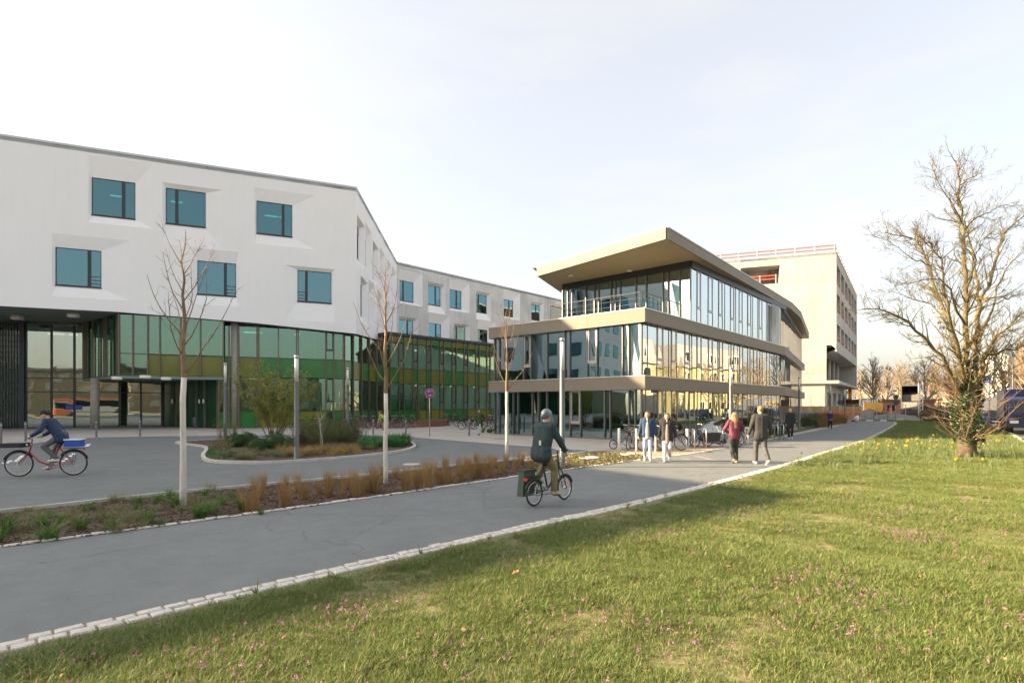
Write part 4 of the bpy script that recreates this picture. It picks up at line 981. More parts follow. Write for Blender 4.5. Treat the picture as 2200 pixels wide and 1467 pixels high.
def leaves(mb, c, rad, n, size, rr, shell=.55, zmin=None):
    for _ in range(n):
        while True:
            v = Vector((rr.gauss(0, 1), rr.gauss(0, 1), rr.gauss(0, 1)))
            if v.length > .01: break
        v.normalize(); t = shell + (1 - shell) * rr.random() ** .6
        t *= 1 + .16 * math.sin(v.x * 5 + c[0]) * math.cos(v.y * 4 + v.z * 3)
        p = Vector((c[0] + v.x * rad[0] * t, c[1] + v.y * rad[1] * t, c[2] + v.z * rad[2] * t))
        if zmin is not None and p.z < zmin: continue
        x = Vector((rr.gauss(0, 1), rr.gauss(0, 1), rr.gauss(0, .7))).normalized(); y = x.orthogonal().normalized(); s = size * rr.uniform(.6, 1.4)
        y = (y * math.cos(rr.uniform(0, 6)) + x.cross(y) * math.sin(rr.uniform(0, 6))).normalized()
        mb.add([p - x * s * .5, p + y * s * .28, p + x * s * .5, p - y * s * .28], [(0, 1, 2, 3)])
    return mb
HID = bpy.data.collections.new('scatter_sources')              # never linked: only read by the scatter nodes
def scatter(name, pts, rots, scls, meshes, kind='stuff'):
    col = bpy.data.collections.new(name + '_sources')
    for i, me in enumerate(meshes):
        o = bpy.data.objects.new('%s_source_%02d' % (name, i), me); col.objects.link(o)
    me = bpy.data.meshes.new(name); me.from_pydata([tuple(p) for p in pts], [], [])
    a = me.attributes.new('rot', 'FLOAT_VECTOR', 'POINT'); a.data.foreach_set('vector', np.array(rots, dtype=np.float32).ravel())
    b = me.attributes.new('scl', 'FLOAT', 'POINT'); b.data.foreach_set('value', np.array(scls, dtype=np.float32))
    ob = bpy.data.objects.new(name, me); COL.objects.link(ob)
    nt = bpy.data.node_groups.new(name, 'GeometryNodeTree')
    nt.interface.new_socket('Geometry', in_out='INPUT', socket_type='NodeSocketGeometry'); nt.interface.new_socket('Geometry', in_out='OUTPUT', socket_type='NodeSocketGeometry')
    gi = nt.nodes.new('NodeGroupInput'); go = nt.nodes.new('NodeGroupOutput')
    ci = nt.nodes.new('GeometryNodeCollectionInfo'); ci.inputs['Collection'].default_value = col; ci.inputs['Separate Children'].default_value = True; ci.inputs['Reset Children'].default_value = True
    ip = nt.nodes.new('GeometryNodeInstanceOnPoints'); ip.inputs['Pick Instance'].default_value = True
    r = nt.nodes.new('GeometryNodeInputNamedAttribute'); r.data_type = 'FLOAT_VECTOR'; r.inputs['Name'].default_value = 'rot'
    s = nt.nodes.new('GeometryNodeInputNamedAttribute'); s.data_type = 'FLOAT'; s.inputs['Name'].default_value = 'scl'
    nt.links.new(gi.outputs[0], ip.inputs['Points']); nt.links.new(ci.outputs[0], ip.inputs['Instance'])
    nt.links.new(r.outputs[0], ip.inputs['Rotation']); nt.links.new(s.outputs[0], ip.inputs['Scale']); nt.links.new(ip.outputs[0], go.inputs[0])
    m = ob.modifiers.new('scatter', 'NODES'); m.node_group = nt
    return tag(ob, kind=kind)
def inside(poly, x, y):
    c = False; n = len(poly); j = n - 1
    for i in range(n):
        xi, yi = poly[i]; xj, yj = poly[j]
        if (yi > y) != (yj > y) and x < (xj - xi) * (y - yi) / (yj - yi) + xi: c = not c
        j = i
    return c
_pr = [(p.x, p.y) for p in PATH_R]
def path_x(y):
    for (x0, y0), (x1, y1) in zip(_pr, _pr[1:]):
        if y0 <= y <= y1: return x0 + (x1 - x0) * (y - y0) / (y1 - y0)
    return 1e9
_sw = [(p.x, p.y) for p in STREET_W]
def street_x(y):
    if y < _sw[0][1]: return 18 + (y - 12) * .45
    for (x0, y0), (x1, y1) in zip(_sw, _sw[1:]):
        if y0 <= y <= y1: return x0 + (x1 - x0) * (y - y0) / (y1 - y0)
    return -1e9

# ------------------------------------------------------------------ lawn grass, flowers, fallen leaves
rg = random.Random(5)
nprng = np.random.default_rng(4)
gp = []
for i in range(8):
    mb = blades(MB(), 64, .14, (.018 + .006 * (i % 3)), (.050 + .012 * (i % 4)), .0056, 1.1, rg, 2, .4)
    gp.append(mb.mesh('grass_tuft', LM['grass']))
for i in range(3):
    mb = blades(MB(), 22, .06, .045, .10, .005, .9, rg, 3, .35); gp.append(mb.mesh('grass_tall', LM['grass']))
def cnoise(x, y, s=1.0):
    return (math.sin(x * 1.7 * s + 1.3) * math.cos(y * 1.3 * s - .7) + math.sin(x * .63 * s + y * .9 * s) * .8 + math.sin(x * 3.1 * s - y * 2.3 * s + 2) * .4) / 2.2
pts = []; rots = []; scls = []
def lawn_pts(n, y0, y1, margin=.05):
    out = []
    while len(out) < n:
        y = y0 + (y1 - y0) * rg.random() ** .9; xm = .98 * y + 1.2; x = rg.uniform(-xm, xm)
        a = path_x(y) + .56 + margin; b = street_x(y) - .15
        # the sett rows run square to the path, so widen the clearance where the edge is oblique
        if x > a and x < b: out.append((x, y))
    return out
GB = [(2.3, 5.0, 10500), (5.0, 9.0, 15000), (9.0, 16.0, 13500), (16.0, 30.0, 10500), (30.0, 67.0, 7000)]
order = []
for y0, y1, n in GB:
    for x, y in lawn_pts(n, y0, y1):
        c = cnoise(x, y); sz = 1.0 + .35 * c + rg.uniform(-.2, .25)
        c2 = cnoise(x + 7, y - 3, 2.7); sz *= 1 + .30 * c2
        if c + .6 * c2 < -.42 and rg.random() < .62: continue
        far = max(1.0, y / 13.0)
        pts.append((x, y, .006)); rots.append((rg.uniform(-.15, .15), rg.uniform(-.15, .15), rg.uniform(0, 6.28))); scls.append(max(.45, sz) * min(far, 2.2))
tag(scatter('lawn_grass', pts, rots, scls, gp), 'short spring lawn grass beside the path', None)
# flowering dead-nettle: a stem with small leaves and a purple head
fl = []
for i in range(4):
    mb = MB(); h = .07 + .02 * i
    for k in range(6): leaves(mb, (rg.uniform(-.012, .012), rg.uniform(-.012, .012), h + rg.uniform(-.012, .012)), (.010, .010, .012), 2, .014, rg)
    fl.append(mb.mesh('dead_nettle', LM['purple']))
pts = []; rots = []; scls = []
cl = [(x, y) for x, y in lawn_pts(70, 2.6, 12)]
for _ in range(1500):
    if rg.random() < .86:
        c = cl[int(len(cl) * rg.random() ** 1.7)]; x, y = c[0] + rg.gauss(0, .24), c[1] + rg.gauss(0, .22)
    else: x, y = lawn_pts(1, 2.4, 14)[0]
    if x < path_x(y) + .3 or x > street_x(y) or y < 2.2: continue
    pts.append((x, y, .0)); rots.append((0, 0, rg.uniform(0, 6))); scls.append(rg.uniform(.6, 1.15))
tag(scatter('dead_nettle_flowers', pts, rots, scls, fl), 'purple dead-nettle flowers dotted over the lawn', None)
lf = []
for i in range(3):
    mb = MB(); s = .022 + .010 * i
    mb.add([(-s, 0, .0), (-s * .3, s * .5, .012), (s * .6, s * .4, .004), (s, 0, .02), (s * .5, -s * .5, .006), (-s * .4, -s * .45, .016)], [(0, 1, 5), (1, 2, 4, 5), (2, 3, 4)]); lf.append(mb.mesh('fallen_leaf', LM['fallen']))
pts = [(x, y, .05) for x, y in lawn_pts(120, 2.4, 22)]
tag(scatter('fallen_leaves', pts, [(rg.uniform(-.5, .5), rg.uniform(-.5, .5), rg.uniform(0, 6)) for _ in pts], [rg.uniform(.6, 1.2) for _ in pts], lf), 'brown fallen leaves lying in the lawn', None)
pts = []
for k in range(260):
    y = 3.6 + 16 * rg.random() ** 1.3; e = abs(rg.gauss(0, .5)) if rg.random() < .7 else rg.uniform(0, 4.5); pts.append((path_x(y) - .1 - e, y, .009))
for k in range(120): pts.append((rg.uniform(-13, 0), rg.uniform(13, 32), .003))
tag(scatter('path_litter', pts, [(rg.uniform(-.2, .2), rg.uniform(-.2, .2), rg.uniform(0, 6)) for _ in pts], [rg.uniform(.15, .6) for _ in pts], lf), 'small dry leaves and grit lying on the asphalt', None)
# broad-leaved weeds near the path edge
wd = [blades(MB(), 16, .03, .10, .24, .014, .9, rg, 3, .3).mesh('weed', LM['tuft']) for _ in range(3)]
pts = []
for x, y in lawn_pts(150, 2.6, 20): pts.append((x, y, 0))
for k in range(16):
    y = rg.uniform(4.5, 16); pts.append((path_x(y) + rg.uniform(.25, .5), y, .0))
tag(scatter('lawn_weeds', pts, [(0, 0, rg.uniform(0, 6)) for _ in pts], [rg.uniform(.35, .8) for _ in pts], wd), 'taller weeds standing in the lawn', None)
# daffodil clumps
dl = [blades(MB(), 22, .09, .18, .34, .012, .5, rg, 3, .25).mesh('daffodil_clump', LM['daff']) for _ in range(4)]
db = []
for k in range(2):
    mb = MB()
    for j in range(2):
        c = Vector((rg.uniform(-.08, .08), rg.uniform(-.08, .08), rg.uniform(.26, .36)))
        for q in range(6):
            a = q * 1.047; d = Vector((math.cos(a) * .8, -.45, math.sin(a))); mb.add([c, c + d * .022 + Vector((.008, 0, 0)), c + d * .042, c + d * .022 - Vector((.008, 0, 0))], [(0, 1, 2, 3)])
        mb.tube([c, c + Vector((0, -.035, 0))], [.010, .016], 6)
    db.append(mb.mesh('daffodil_bloom', LM['daffy']))
dpt = []
for n, (x0, x1, y0, y1) in ((190, (10.5, 17.5, 19.5, 25.5)), (210, (17.2, 23.5, 17.8, 27.0)), (120, (17.5, 27, 24, 31)), (40, (9, 16, 15.5, 20)), (60, (15, 33, 27, 34))):
    for _ in range(n):
        x, y = rg.uniform(x0, x1), rg.uniform(y0, y1)
        if path_x(y) + .5 < x < street_x(y) - .5: dpt.append((x, y, 0))
for px, py in ((2125, 1005), (2128, 1018), (1947, 990), (1950, 1005), (1990, 1000), (1970, 962), (1840, 1000), (2060, 985), (2095, 988), (2112, 1012)): g = G(px, py); dpt.append((g.x, g.y, 0))
tag(scatter('daffodil_leaves', dpt, [(0, 0, rg.uniform(0, 6)) for _ in dpt], [rg.uniform(.8, 1.4) for _ in dpt], dl), 'grey-green daffodil leaves in drifts across the lawn', None)
bpt = [(p[0] + rg.uniform(-.05, .05), p[1], p[2]) for p in dpt if rg.random() < .13]
tag(scatter('daffodil_blooms', bpt, [(0, 0, rg.uniform(-.6, .6)) for _ in bpt], [rg.uniform(.8, 1.3) for _ in bpt], db), 'yellow daffodil blooms in drifts across the lawn', None)

# ------------------------------------------------------------------ planting bed
BEDP = [(p.x, p.y) for p in bl] + [(5.3, 20.9)] + [(p.x, p.y) for p in reversed(bb)]
ISLP = [(p.x, p.y) for p in ISL[:-1]]
ch = []
for i in range(5):
    a, b, c = .016 + .006 * (i % 3), .008 + .003 * (i % 2), .006
    mb = MB().hexa([(-a, -b, 0), (a, -b * .7, 0), (a * .8, b, 0), (-a, b * .8, 0), (-a * .9, -b, c), (a, -b * .7, c * .6), (a * .8, b, c), (-a, b * .6, c * 1.3)]); ch.append(mb.mesh('bark_chip', LM['chip']))
pts = []
def in_bed(margin=0):
    while True:
        y = rg.uniform(5.5, 22.4); x = rg.uniform(-11, 5)
        if inside(BEDP, x, y) and abs(x / y) < 1.02: return x, y
while len(pts) < 9000:
    x, y = in_bed()
    pts.append((x, y, .012))
while len(pts) < 10500:
    x, y = rg.uniform(-17, -4), rg.uniform(18, 31)
    if inside(ISLP, x, y): pts.append((x, y, .052))
tag(scatter('bark_mulch', pts, [(rg.uniform(-.5, .5), rg.uniform(-.5, .5), rg.uniform(0, 6)) for _ in pts], [rg.uniform(.7, 1.9) for _ in pts], ch), 'brown bark mulch chips covering the planting beds', None)
gcv = [leaves(MB(), (0, 0, .03), (.10, .10, .03), 26, .05, rg, .2).mesh('ground_cover', LM['pale']) for _ in range(3)]
pts = []
while len(pts) < 330:
    x, y = in_bed()
    if x > .6: pts.append((x, y, .0))
tag(scatter('ground_cover', pts, [(0, 0, rg.uniform(0, 6)) for _ in pts], [rg.uniform(.7, 1.4) for _ in pts], gcv), 'low pale ground cover growing through the mulch', None)
# brown feather grasses, green tufts and pale sedges: each clump a thing
dryp = []
for i in range(4):
    mb = blades(MB(), 170, .11, .42, .78, .0055, .34, rg, 3, .2); dryp.append(mb.mesh('feather_grass', LM['dry']))
tfp = [blades(MB(), 85, .08, .2, .42, .014, 1.1, rg, 4, .45).mesh('green_tuft', LM['tuft']) for _ in range(3)]
pap = [blades(MB(), 110, .08, .14, .36, .006, 1.25, rg, 4, .5).mesh('pale_sedge', LM['pale']) for _ in range(3)]
def clump(name, meshes, px, py, s, label, cat, group, gz=.01):
    g = G(px, py); o = bpy.data.objects.new(name, rg.choice(meshes)); COL.objects.link(o)
    o.location = (g.x, g.y, gz); o.rotation_euler = (rg.uniform(-.13, .13), rg.uniform(-.13, .13), rg.uniform(0, 6.28)); o.scale = (s * rg.uniform(.8, 1.3),) * 2 + (s * rg.uniform(.78, 1.15),)
    return tag(o, label, cat, group)
for px, py, s in ((540, 1098, 1.0), (612, 1088, 1.05), (655, 1074, .95), (706, 1068, 1.05), (762, 1068, 1.05), (742, 1052, .8), (808, 1058, 1.0), (872, 1055, 1.0), (893, 1046, .95), (918, 1050, .95), (945, 1038, .9), (966, 1040, 1.0), (990, 1034, .9), (1012, 1028, .9), (1032, 1026, .95), (1052, 1022, .9), (1078, 1018, .9), (1110, 1012, .85), (1008, 1008, .75), (1060, 1004, .75), (960, 1014, .8), (852, 1030, .8), (800, 1034, .75), (550, 1060, .75), (640, 1054, .7), (1140, 1008, .8), (1120, 998, .7), (1086, 1000, .7), (920, 1022, .75), (700, 1046, .65)):
    clump('feather_grass', dryp, px, py, s, 'upright tuft of dry brown feather grass in the mulched bed', 'grass', 'dry feather grasses along the bed')
for px, py, s in ((10, 1148, 1.0), (110, 1160, 1.0), (172, 1140, .95), (240, 1140, .85), (316, 1124, .95), (430, 1112, 1.0), (455, 1104, .9), (300, 1084, .7), (345, 1078, .7), (195, 1095, .7), (365, 1070, .65), (440, 1066, .6), (500, 1074, .6), (560, 1106, .5)):
    clump('green_tuft', tfp, px, py, s, 'arching green grass tuft in the near end of the mulched bed', 'grass', 'green tufts in the bed')
for px, py, s in ((45, 1140, 1.0), (80, 1118, .9), (140, 1112, .9), (225, 1112, .9), (260, 1100, .85), (20, 1120, .9), (385, 1098, .8), (330, 1096, .8), (410, 1084, .75), (285, 1118, .8), (470, 1084, .75), (520, 1084, .7), (160, 1096, .75), (583, 1062, .7), (60, 1100, .8)):
    clump('pale_sedge', pap, px, py, s, 'mounded pale sedge clump among the green tufts of the bed', 'grass', 'pale sedges in the bed')

for k in range(46):
    for _ in range(60):
        x, y = in_bed(); px_, py_ = CX + F * x / y, HY + F * H / y
        if px_ < 540: break
    if rg.random() < .62: clump('pale_sedge', pap, px_, py_, rg.uniform(.6, 1.0), 'mounded pale sedge clump among the green tufts of the bed', 'grass', 'pale sedges in the bed')
    else: clump('green_tuft', tfp, px_, py_, rg.uniform(.5, .9), 'arching green grass tuft in the near end of the mulched bed', 'grass', 'green tufts in the bed')
for k in range(26):
    for _ in range(60):
        x, y = in_bed(); px_, py_ = CX + F * x / y, HY + F * H / y
        if 540 < px_ < 1130: break
    clump('feather_grass', dryp, px_, py_, rg.uniform(.45, .8), 'upright tuft of dry brown feather grass in the mulched bed', 'grass', 'dry feather grasses along the bed')
# ------------------------------------------------------------------ forecourt island planting
for px, py, rx, rz in ((508, 962, .42, .36), (552, 972, .40, .34), (592, 966, .50, .42), (532, 958, .42, .36), (625, 968, .42, .30)):
    g = G(px, py); o = thing('evergreen_dome', {508: 'dark evergreen dome nearest the entrance lamp in the island', 552: 'foremost dark evergreen dome of the island', 592: 'largest dark evergreen dome, below the leafing shrub', 532: 'dark evergreen dome behind the foremost one', 625: 'dark evergreen dome beside the lamp in the island front'}[px], 'shrub', (g.x, g.y, .05), 0, 'evergreen domes in the island')
    MB().sphere((0, 0, rz * .7), (rx * .86, rx * .86, rz * .86), 18, 12).build('dense_core', LM['box'], o, True, False)
    leaves(MB(), (0, 0, rz * .75), (rx, rx, rz), 3000, .034, rg, .86, 0.0).build('leaves', LM['box'], o, False, False)
stp = [blades(MB(), 110, .12, .2, .5, .007, 1.0, rg, 3, .4).mesh('straw_grass', LM['straw']) for _ in range(3)]
fgp = [blades(MB(), 110, .12, .2, .45, .008, 1.0, rg, 3, .4).mesh('island_sedge', LM['pale']) for _ in range(3)]
irp = [blades(MB(), 90, .16, .28, .6, .025, .8, rg, 4, .4).mesh('iris_clump', LM['iris']) for _ in range(3)]
for k in range(48):
    px = rg.uniform(600, 770); py = 986 - (px - 640) * .02 - rg.uniform(0, 15)
    clump('straw_grass', stp, px, py, rg.uniform(.75, 1.1), 'straw coloured grass clump along the front of the forecourt island', 'grass', 'straw grasses in the island', .05)
for k in range(44):
    px = rg.uniform(460, 620) if k < 30 else rg.uniform(690, 800); py = (991 - rg.uniform(0, 12)) if k < 30 else 976 - (px - 690) * .05 - rg.uniform(0, 8)
    clump('island_sedge', fgp, px, py, rg.uniform(.75, 1.1), 'pale green sedge clump along the kerb of the forecourt island', 'grass', 'sedges in the island', .05)
for px, py in ((470, 962), (478, 955), (462, 968), (490, 968)):
    clump('island_sedge', fgp, px, py, 1.3, 'tall pale sedge at the lamp end of the forecourt island', 'grass', 'tall sedges by the lamp post', .05)
for k in range(42):
    px = rg.uniform(775, 876); py = 968 - (px - 775) * .055 - rg.uniform(0, 14)
    clump('iris_clump', irp, px, py, rg.uniform(.8, 1.2), 'broad bladed green leaves filling the tip of the forecourt island', 'plant', 'green leaf clumps at the island tip', .05)
blue = MB()
for k in range(160):
    g = G(rg.uniform(446, 500), rg.uniform(972, 987)); leaves(blue, (g.x, g.y, .09), (.10, .10, .05), 6, .07, rg, .3)
tag(blue.build('low_ground_cover', LM['iris']), 'low green ground cover in the corner of the forecourt island', 'plant', kind='stuff')

# ------------------------------------------------------------------ bare shrubs and trees
def tw(mb, p, d, L, r, rr, seg=4, wander=.18, up=.10, n=4):
    "one branch; returns its points and directions"
    pts = [Vector(p)]; ds = [Vector(d).normalized()]
    for k in range(seg):
        dd = ds[-1] + Vector((rr.gauss(0, wander), rr.gauss(0, wander), rr.gauss(0, wander) + up)); dd.normalize()
        pts.append(pts[-1] + dd * (L / seg)); ds.append(dd)
    mb.tube(pts, [r * (1 - .72 * k / seg) for k in range(seg + 1)], n, cap=False)
    return pts, ds
def side_dir(d, ang, rr):
    o = d.orthogonal().normalized(); o = o * math.cos(a_ := rr.uniform(0, 6.283)) + d.cross(o) * math.sin(a_)
    return (d * math.cos(ang) + o * math.sin(ang)).normalized()
def grow(mb, p, d, L, r, depth, rr, kids=(4, 6), ratio=.55, ang=(.5, .95), wander=.16, up=.12, rmin=.0035, start=.25):
    sides = 5 if r > .03 else (4 if r > .012 else 3)
    pts, ds = tw(mb, p, d, L, r, rr, 5 if depth > 1 else 3, wander, up, sides)
    if depth <= 0: return
    for _ in range(rr.randint(*kids)):
        t = rr.uniform(start, .98); i = min(int(t * (len(pts) - 1)), len(pts) - 2); q = pts[i].lerp(pts[i + 1], t * (len(pts) - 1) - i)
        grow(mb, q, side_dir(ds[i + 1], rr.uniform(*ang), rr), L * ratio * rr.uniform(.6, 1.15) * (1.15 - .5 * t), max(rmin, r * .5 * (1.1 - .5 * t)), depth - 1, rr, kids, ratio, ang, wander, up, rmin, start)
# three young street trees with whitewashed stems
def young_tree(px, py, pytop, pyfork, seed, label):
    rr = random.Random(seed); g = G(px, py); s = g.y / F
    ht = (py - pytop) * s; hf = (py - pyfork) * s
    t = thing('young_tree', label, 'tree', (g.x, g.y, 0.01), 0, 'young trees in the bed')
    tp = [(0, 0, -.1)] + [(rr.uniform(-.015, .015), rr.uniform(-.015, .015), hf * k / 6) for k in range(1, 7)]
    MB().tube(tp, [.062, .060, .056, .053, .051, .050, .049], 12).build('trunk', M['lime'], t, True, False)
    mb = MB(); lead = [Vector(tp[-1])]; n = 9
    for k in range(1, n + 1): lead.append(Vector((rr.uniform(-.05, .05) * (k / n), rr.uniform(-.05, .05), hf + (ht - hf) * k / n)))
    mb.tube(lead, [.050 - .045 * k / n for k in range(n + 1)], 7, cap=False)
    for k in range(13):
        f = (k + .3) / 13; z = hf * (.97) + (ht - hf) * f * .8; a = k * 2.4 + rr.uniform(-.3, .3)
        L = (1.75 - 1.0 * f) * rr.uniform(.75, 1.1); d = Vector((math.cos(a), math.sin(a), .80 + .9 * f + rr.uniform(-.1, .2))).normalized()
        i = min(int(f * .8 * n), n - 1); base = lead[i].lerp(lead[i + 1], f * .8 * n - i)
        pts, ds = tw(mb, base, d, L, .017 - .008 * f, rr, 6, .08, .17, 4)
        for _ in range(rr.randint(3, 6)):
            u = rr.uniform(.3, 1); j = min(int(u * 6), 5); q = pts[j].lerp(pts[j + 1], u * 6 - j)
            p2, d2 = tw(mb, q, side_dir(ds[j], rr.uniform(.5, 1.0), rr), rr.uniform(.12, .42) * (1.2 - .4 * u), .005, rr, 3, .12, .12, 3)
            if rr.random() < .6: tw(mb, p2[2], side_dir(d2[2], .8, rr), rr.uniform(.06, .16), .005, rr, 2, .1, .1, 3)
    for k in range(26):
        u = rr.uniform(.1, 1); i = min(int(u * n), n - 1); q = lead[i].lerp(lead[i + 1], u * n - i)
        tw(mb, q, side_dir(Vector((0, 0, 1)), rr.uniform(.7, 1.3), rr), rr.uniform(.08, .35), .006, rr, 3, .1, .15, 3)
    mb.build('crown', M['twigred'], t, True, False)
    return t
young_tree(394, 1088, 495, 812, 3, 'young bare tree with white painted trunk standing among the green tufts')
young_tree(829, 1040, 553, 846, 8, 'young bare tree with white painted trunk in the middle of the dry grasses')
young_tree(1089, 995, 655, 842, 14, 'young bare tree with white painted trunk in front of the pavilion end')
# multi-stemmed shrub coming into leaf in the island
rs = random.Random(17); g = G(590, 952); sh = thing('island_shrub', 'large multi stemmed shrub just coming into leaf in the forecourt island', 'shrub', (g.x, g.y, .05))
mb = MB(); lv = MB()
for k in range(20):
    a = rs.uniform(0, 6.28); d = Vector((math.cos(a) * .46, math.sin(a) * .42, 1)).normalized(); L = rs.uniform(2.6, 4.3)
    pts, ds = tw(mb, (rs.uniform(-.2, .2), rs.uniform(-.2, .2), -.05), d, L, .026, rs, 7, .07, .05, 4)
    for _ in range(11):
        u = rs.uniform(.25, 1); j = min(int(u * 7), 6); q = pts[j].lerp(pts[j + 1], u * 7 - j)
        p2, d2 = tw(mb, q, side_dir(ds[j], rs.uniform(.4, .9), rs), rs.uniform(.35, 1.0), .009, rs, 4, .12, .12, 3)
        for q2 in p2[1:]:
            leaves(lv, q2, (.10, .10, .10), 12, .062, rs, .1)
            if rs.random() < .7:
                p3, _ = tw(mb, q2, side_dir(d2[2], .8, rs), rs.uniform(.12, .35), .005, rs, 2, .1, .1, 3); leaves(lv, p3[-1], (.09, .09, .09), 10, .06, rs, .1)
mb.build('stems', M['twig'], sh, True, False); lv.build('leaves', LM['bud'], sh, False, False)
def thin_shrub(name, label, g, h, n, spread, m, seed, cat='shrub', group=None, lm=None, lean=1.0):
    rr = random.Random(seed); t = thing(name, label, cat, g, 0, group); mb = MB(); lv = MB()
    for k in range(n):
        a = rr.uniform(0, 6.28); d = Vector((math.cos(a) * .4 * lean, math.sin(a) * .4 * lean, 1)).normalized()
        b = (rr.uniform(-spread, spread), rr.uniform(-spread * .6, spread * .6), -.03)
        pts, ds = tw(mb, b, d, h * rr.uniform(.6, 1.05), .010, rr, 4, .09, .06, 3)
        for _ in range(5):
            u = rr.uniform(.2, 1); j = min(int(u * 4), 3); q = pts[j].lerp(pts[j + 1], u * 4 - j)
            p2, _ = tw(mb, q, side_dir(ds[j], rr.uniform(.3, .8), rr), h * rr.uniform(.15, .35), .005, rr, 3, .1, .1, 3)
            if lm: leaves(lv, p2[-1], (.06, .06, .06), 4, .035, rr, .1)
    mb.build('stems', m, t, True, False)
    if lm: lv.build('leaves', lm, t, False, False)
    return t
for i, (px, py, h) in enumerate(((655, 962, 1.15), (676, 958, 1.2), (700, 958, 1.2), (722, 956, 1.15), (742, 954, 1.1), (762, 952, 1.0), (690, 966, .9), (735, 962, .9))):
    g = G(px, py); g.z = .05
    thin_shrub('twiggy_shrub', 'dense fine twigged shrub behind the straw grasses of the island', g, h, 90, .42, LM['hedge'], 40 + i, 'shrub', 'fine twigged shrubs in the island', LM['tuft'])
g = G(693, 968); g.z = .05; thin_shrub('young_birch', 'small pale leafless sapling standing in the twiggy shrubs of the island', g, 2.1, 3, .05, M['lime'], 60, 'tree', None, None, .4)
g = G(488, 948); g.z = .05; thin_shrub('reddish_shrub', 'small reddish budding shrub behind the lamp post in the island', g, 1.0, 40, .5, M['twigred'], 61, 'shrub', None, LM['bud'])

# ---- the big mossy tree on the lawn
rb = random.Random(29); TB = G(2077, 984); TY = TB.y
big = thing('lawn_tree', 'big bare mossy tree with ivy round its short trunk on the daffodil lawn', 'tree', (TB.x, TB.y, 0))
def tp(px, py, dy=0.0):
    p = Pt(px, py, TY + dy); return p - Vector((TB.x, TB.y, 0))
tk = MB()
trunk = [tp(2078, 990), tp(2077, 960), tp(2079, 925), tp(2083, 890), tp(2082, 858), tp(2078, 828)]
tk.tube(trunk, [.33, .285, .27, .275, .29, .24], 14)
for a in range(6):
    an = a * 1.05; tk.tube([Vector((math.cos(an) * .42, math.sin(an) * .42, -.06)), Vector((math.cos(an) * .26, math.sin(an) * .26, .1)), Vector((0, 0, .45))], [.05, .11, .1], 7)
tk.build('trunk', M['bark'], big, True, False)
limbs = [
    ([(2082, 850, 0), (2076, 790, .1), (2075, 700, .1), (2074, 620, .0), (2072, 540, -.1), (2066, 480, 0), (2062, 415, .1), (2052, 345, .1)], .15),
    ([(2080, 840, 0), (2062, 762, .5), (2040, 690, .9), (2012, 625, 1.2), (1992, 570, 1.4), (1984, 535, 1.4), (1958, 512, 1.5), (1905, 500, 1.6)], .115),
    ([(2072, 850, 0), (2040, 800, -.4), (2010, 750, -.7), (1970, 712, -.9), (1938, 680, -1.0), (1900, 666, -1.1), (1852, 664, -1.2)], .10),
    ([(2078, 835, 0), (2056, 740, -.4), (2034, 675, -.6), (2030, 610, -.7), (2022, 560, -.8), (1998, 525, -.9), (1975, 508, -.9)], .095),
    ([(2086, 840, 0), (2097, 740, .3), (2103, 655, .5), (2095, 590, .5), (2091, 545, .6), (2080, 505, .6), (2072, 470, .6)], .11),
    ([(2103, 655, .5), (2122, 615, .8), (2142, 545, 1.0), (2158, 500, 1.1), (2185, 475, 1.2), (2215, 455, 1.3)], .085),
    ([(2088, 850, 0), (2108, 795, -.5), (2115, 760, -.7), (2142, 722, -1.0), (2172, 692, -1.2), (2210, 670, -1.3)], .115),
    ([(2115, 760, -.7), (2150, 755, -.8), (2185, 748, -.8), (2225, 736, -.9)], .07),
    ([(2074, 700, .1), (2052, 660, -.5), (2040, 620, -.8), (2008, 598, -1.1), (1966, 605, -1.2), (1920, 615, -1.3)], .055),
    ([(2066, 480, 0), (2045, 438, -.3), (2025, 405, -.4), (1998, 350, -.5)], .045),
    ([(2068, 500, 0), (2095, 468, .4), (2130, 455, .6), (2160, 440, .7)], .045),
    ([(2060, 400, .1), (2080, 385, .2), (2110, 372, .3)], .03),
    ([(2103, 640, .5), (2128, 640, -.3), (2165, 640, -.4), (2205, 625, -.5)], .055),
    ([(2095, 745, .3), (2125, 690, 1.2), (2140, 620, 1.6), (2175, 560, 1.8), (2200, 530, 2)], .075),
    ([(2040, 690, .9), (2000, 655, 1.6), (1960, 640, 1.9), (1915, 625, 2.0)], .05),
    ([(2075, 620, 0), (2095, 560, -.8), (2105, 520, -1.1), (2135, 495, -1.2)], .045),
    ([(1992, 570, 1.4), (1968, 560, 1.2), (1930, 535, 1.1), (1890, 505, 1.0)], .03)]
cr_ = MB()
for pl, r in limbs:
    pts = arc2 = [tp(*q) for q in pl]; n = len(pts) - 1
    fine = []
    for i in range(n):
        for k in range(3):
            q = pts[i].lerp(pts[i + 1], k / 3)
            if not (i == 0 and k == 0): q = q + Vector((rb.gauss(0, .03), rb.gauss(0, .04), rb.gauss(0, .03)))
            fine.append(q)
    fine.append(pts[-1]); m = len(fine)
    cr_.tube(fine, [.86 * r * (1 - .86 * (k / (m - 1)) ** .8) for k in range(m)], 7, cap=False)
    for k in range(2, m):
        f = k / (m - 1); d = (fine[k] - fine[k - 1]).normalized()
        for _ in range(2 + (rb.random() < .65) + (f > .6)):
            q = fine[k - 1].lerp(fine[k], rb.random())
            grow(cr_, q, side_dir(d, rb.uniform(.5, 1.1), rb), rb.uniform(.5, 1.35) * (1.1 - .35 * f), max(.009, r * .28 * (1 - .6 * f)), 2, rb, (3, 5), .5, (.5, 1.0), .17, .10, .0045)
cr_.build('crown', M['barkmoss'], big, True, False)
ep = MB()                                                       # brown shoots springing from the trunk
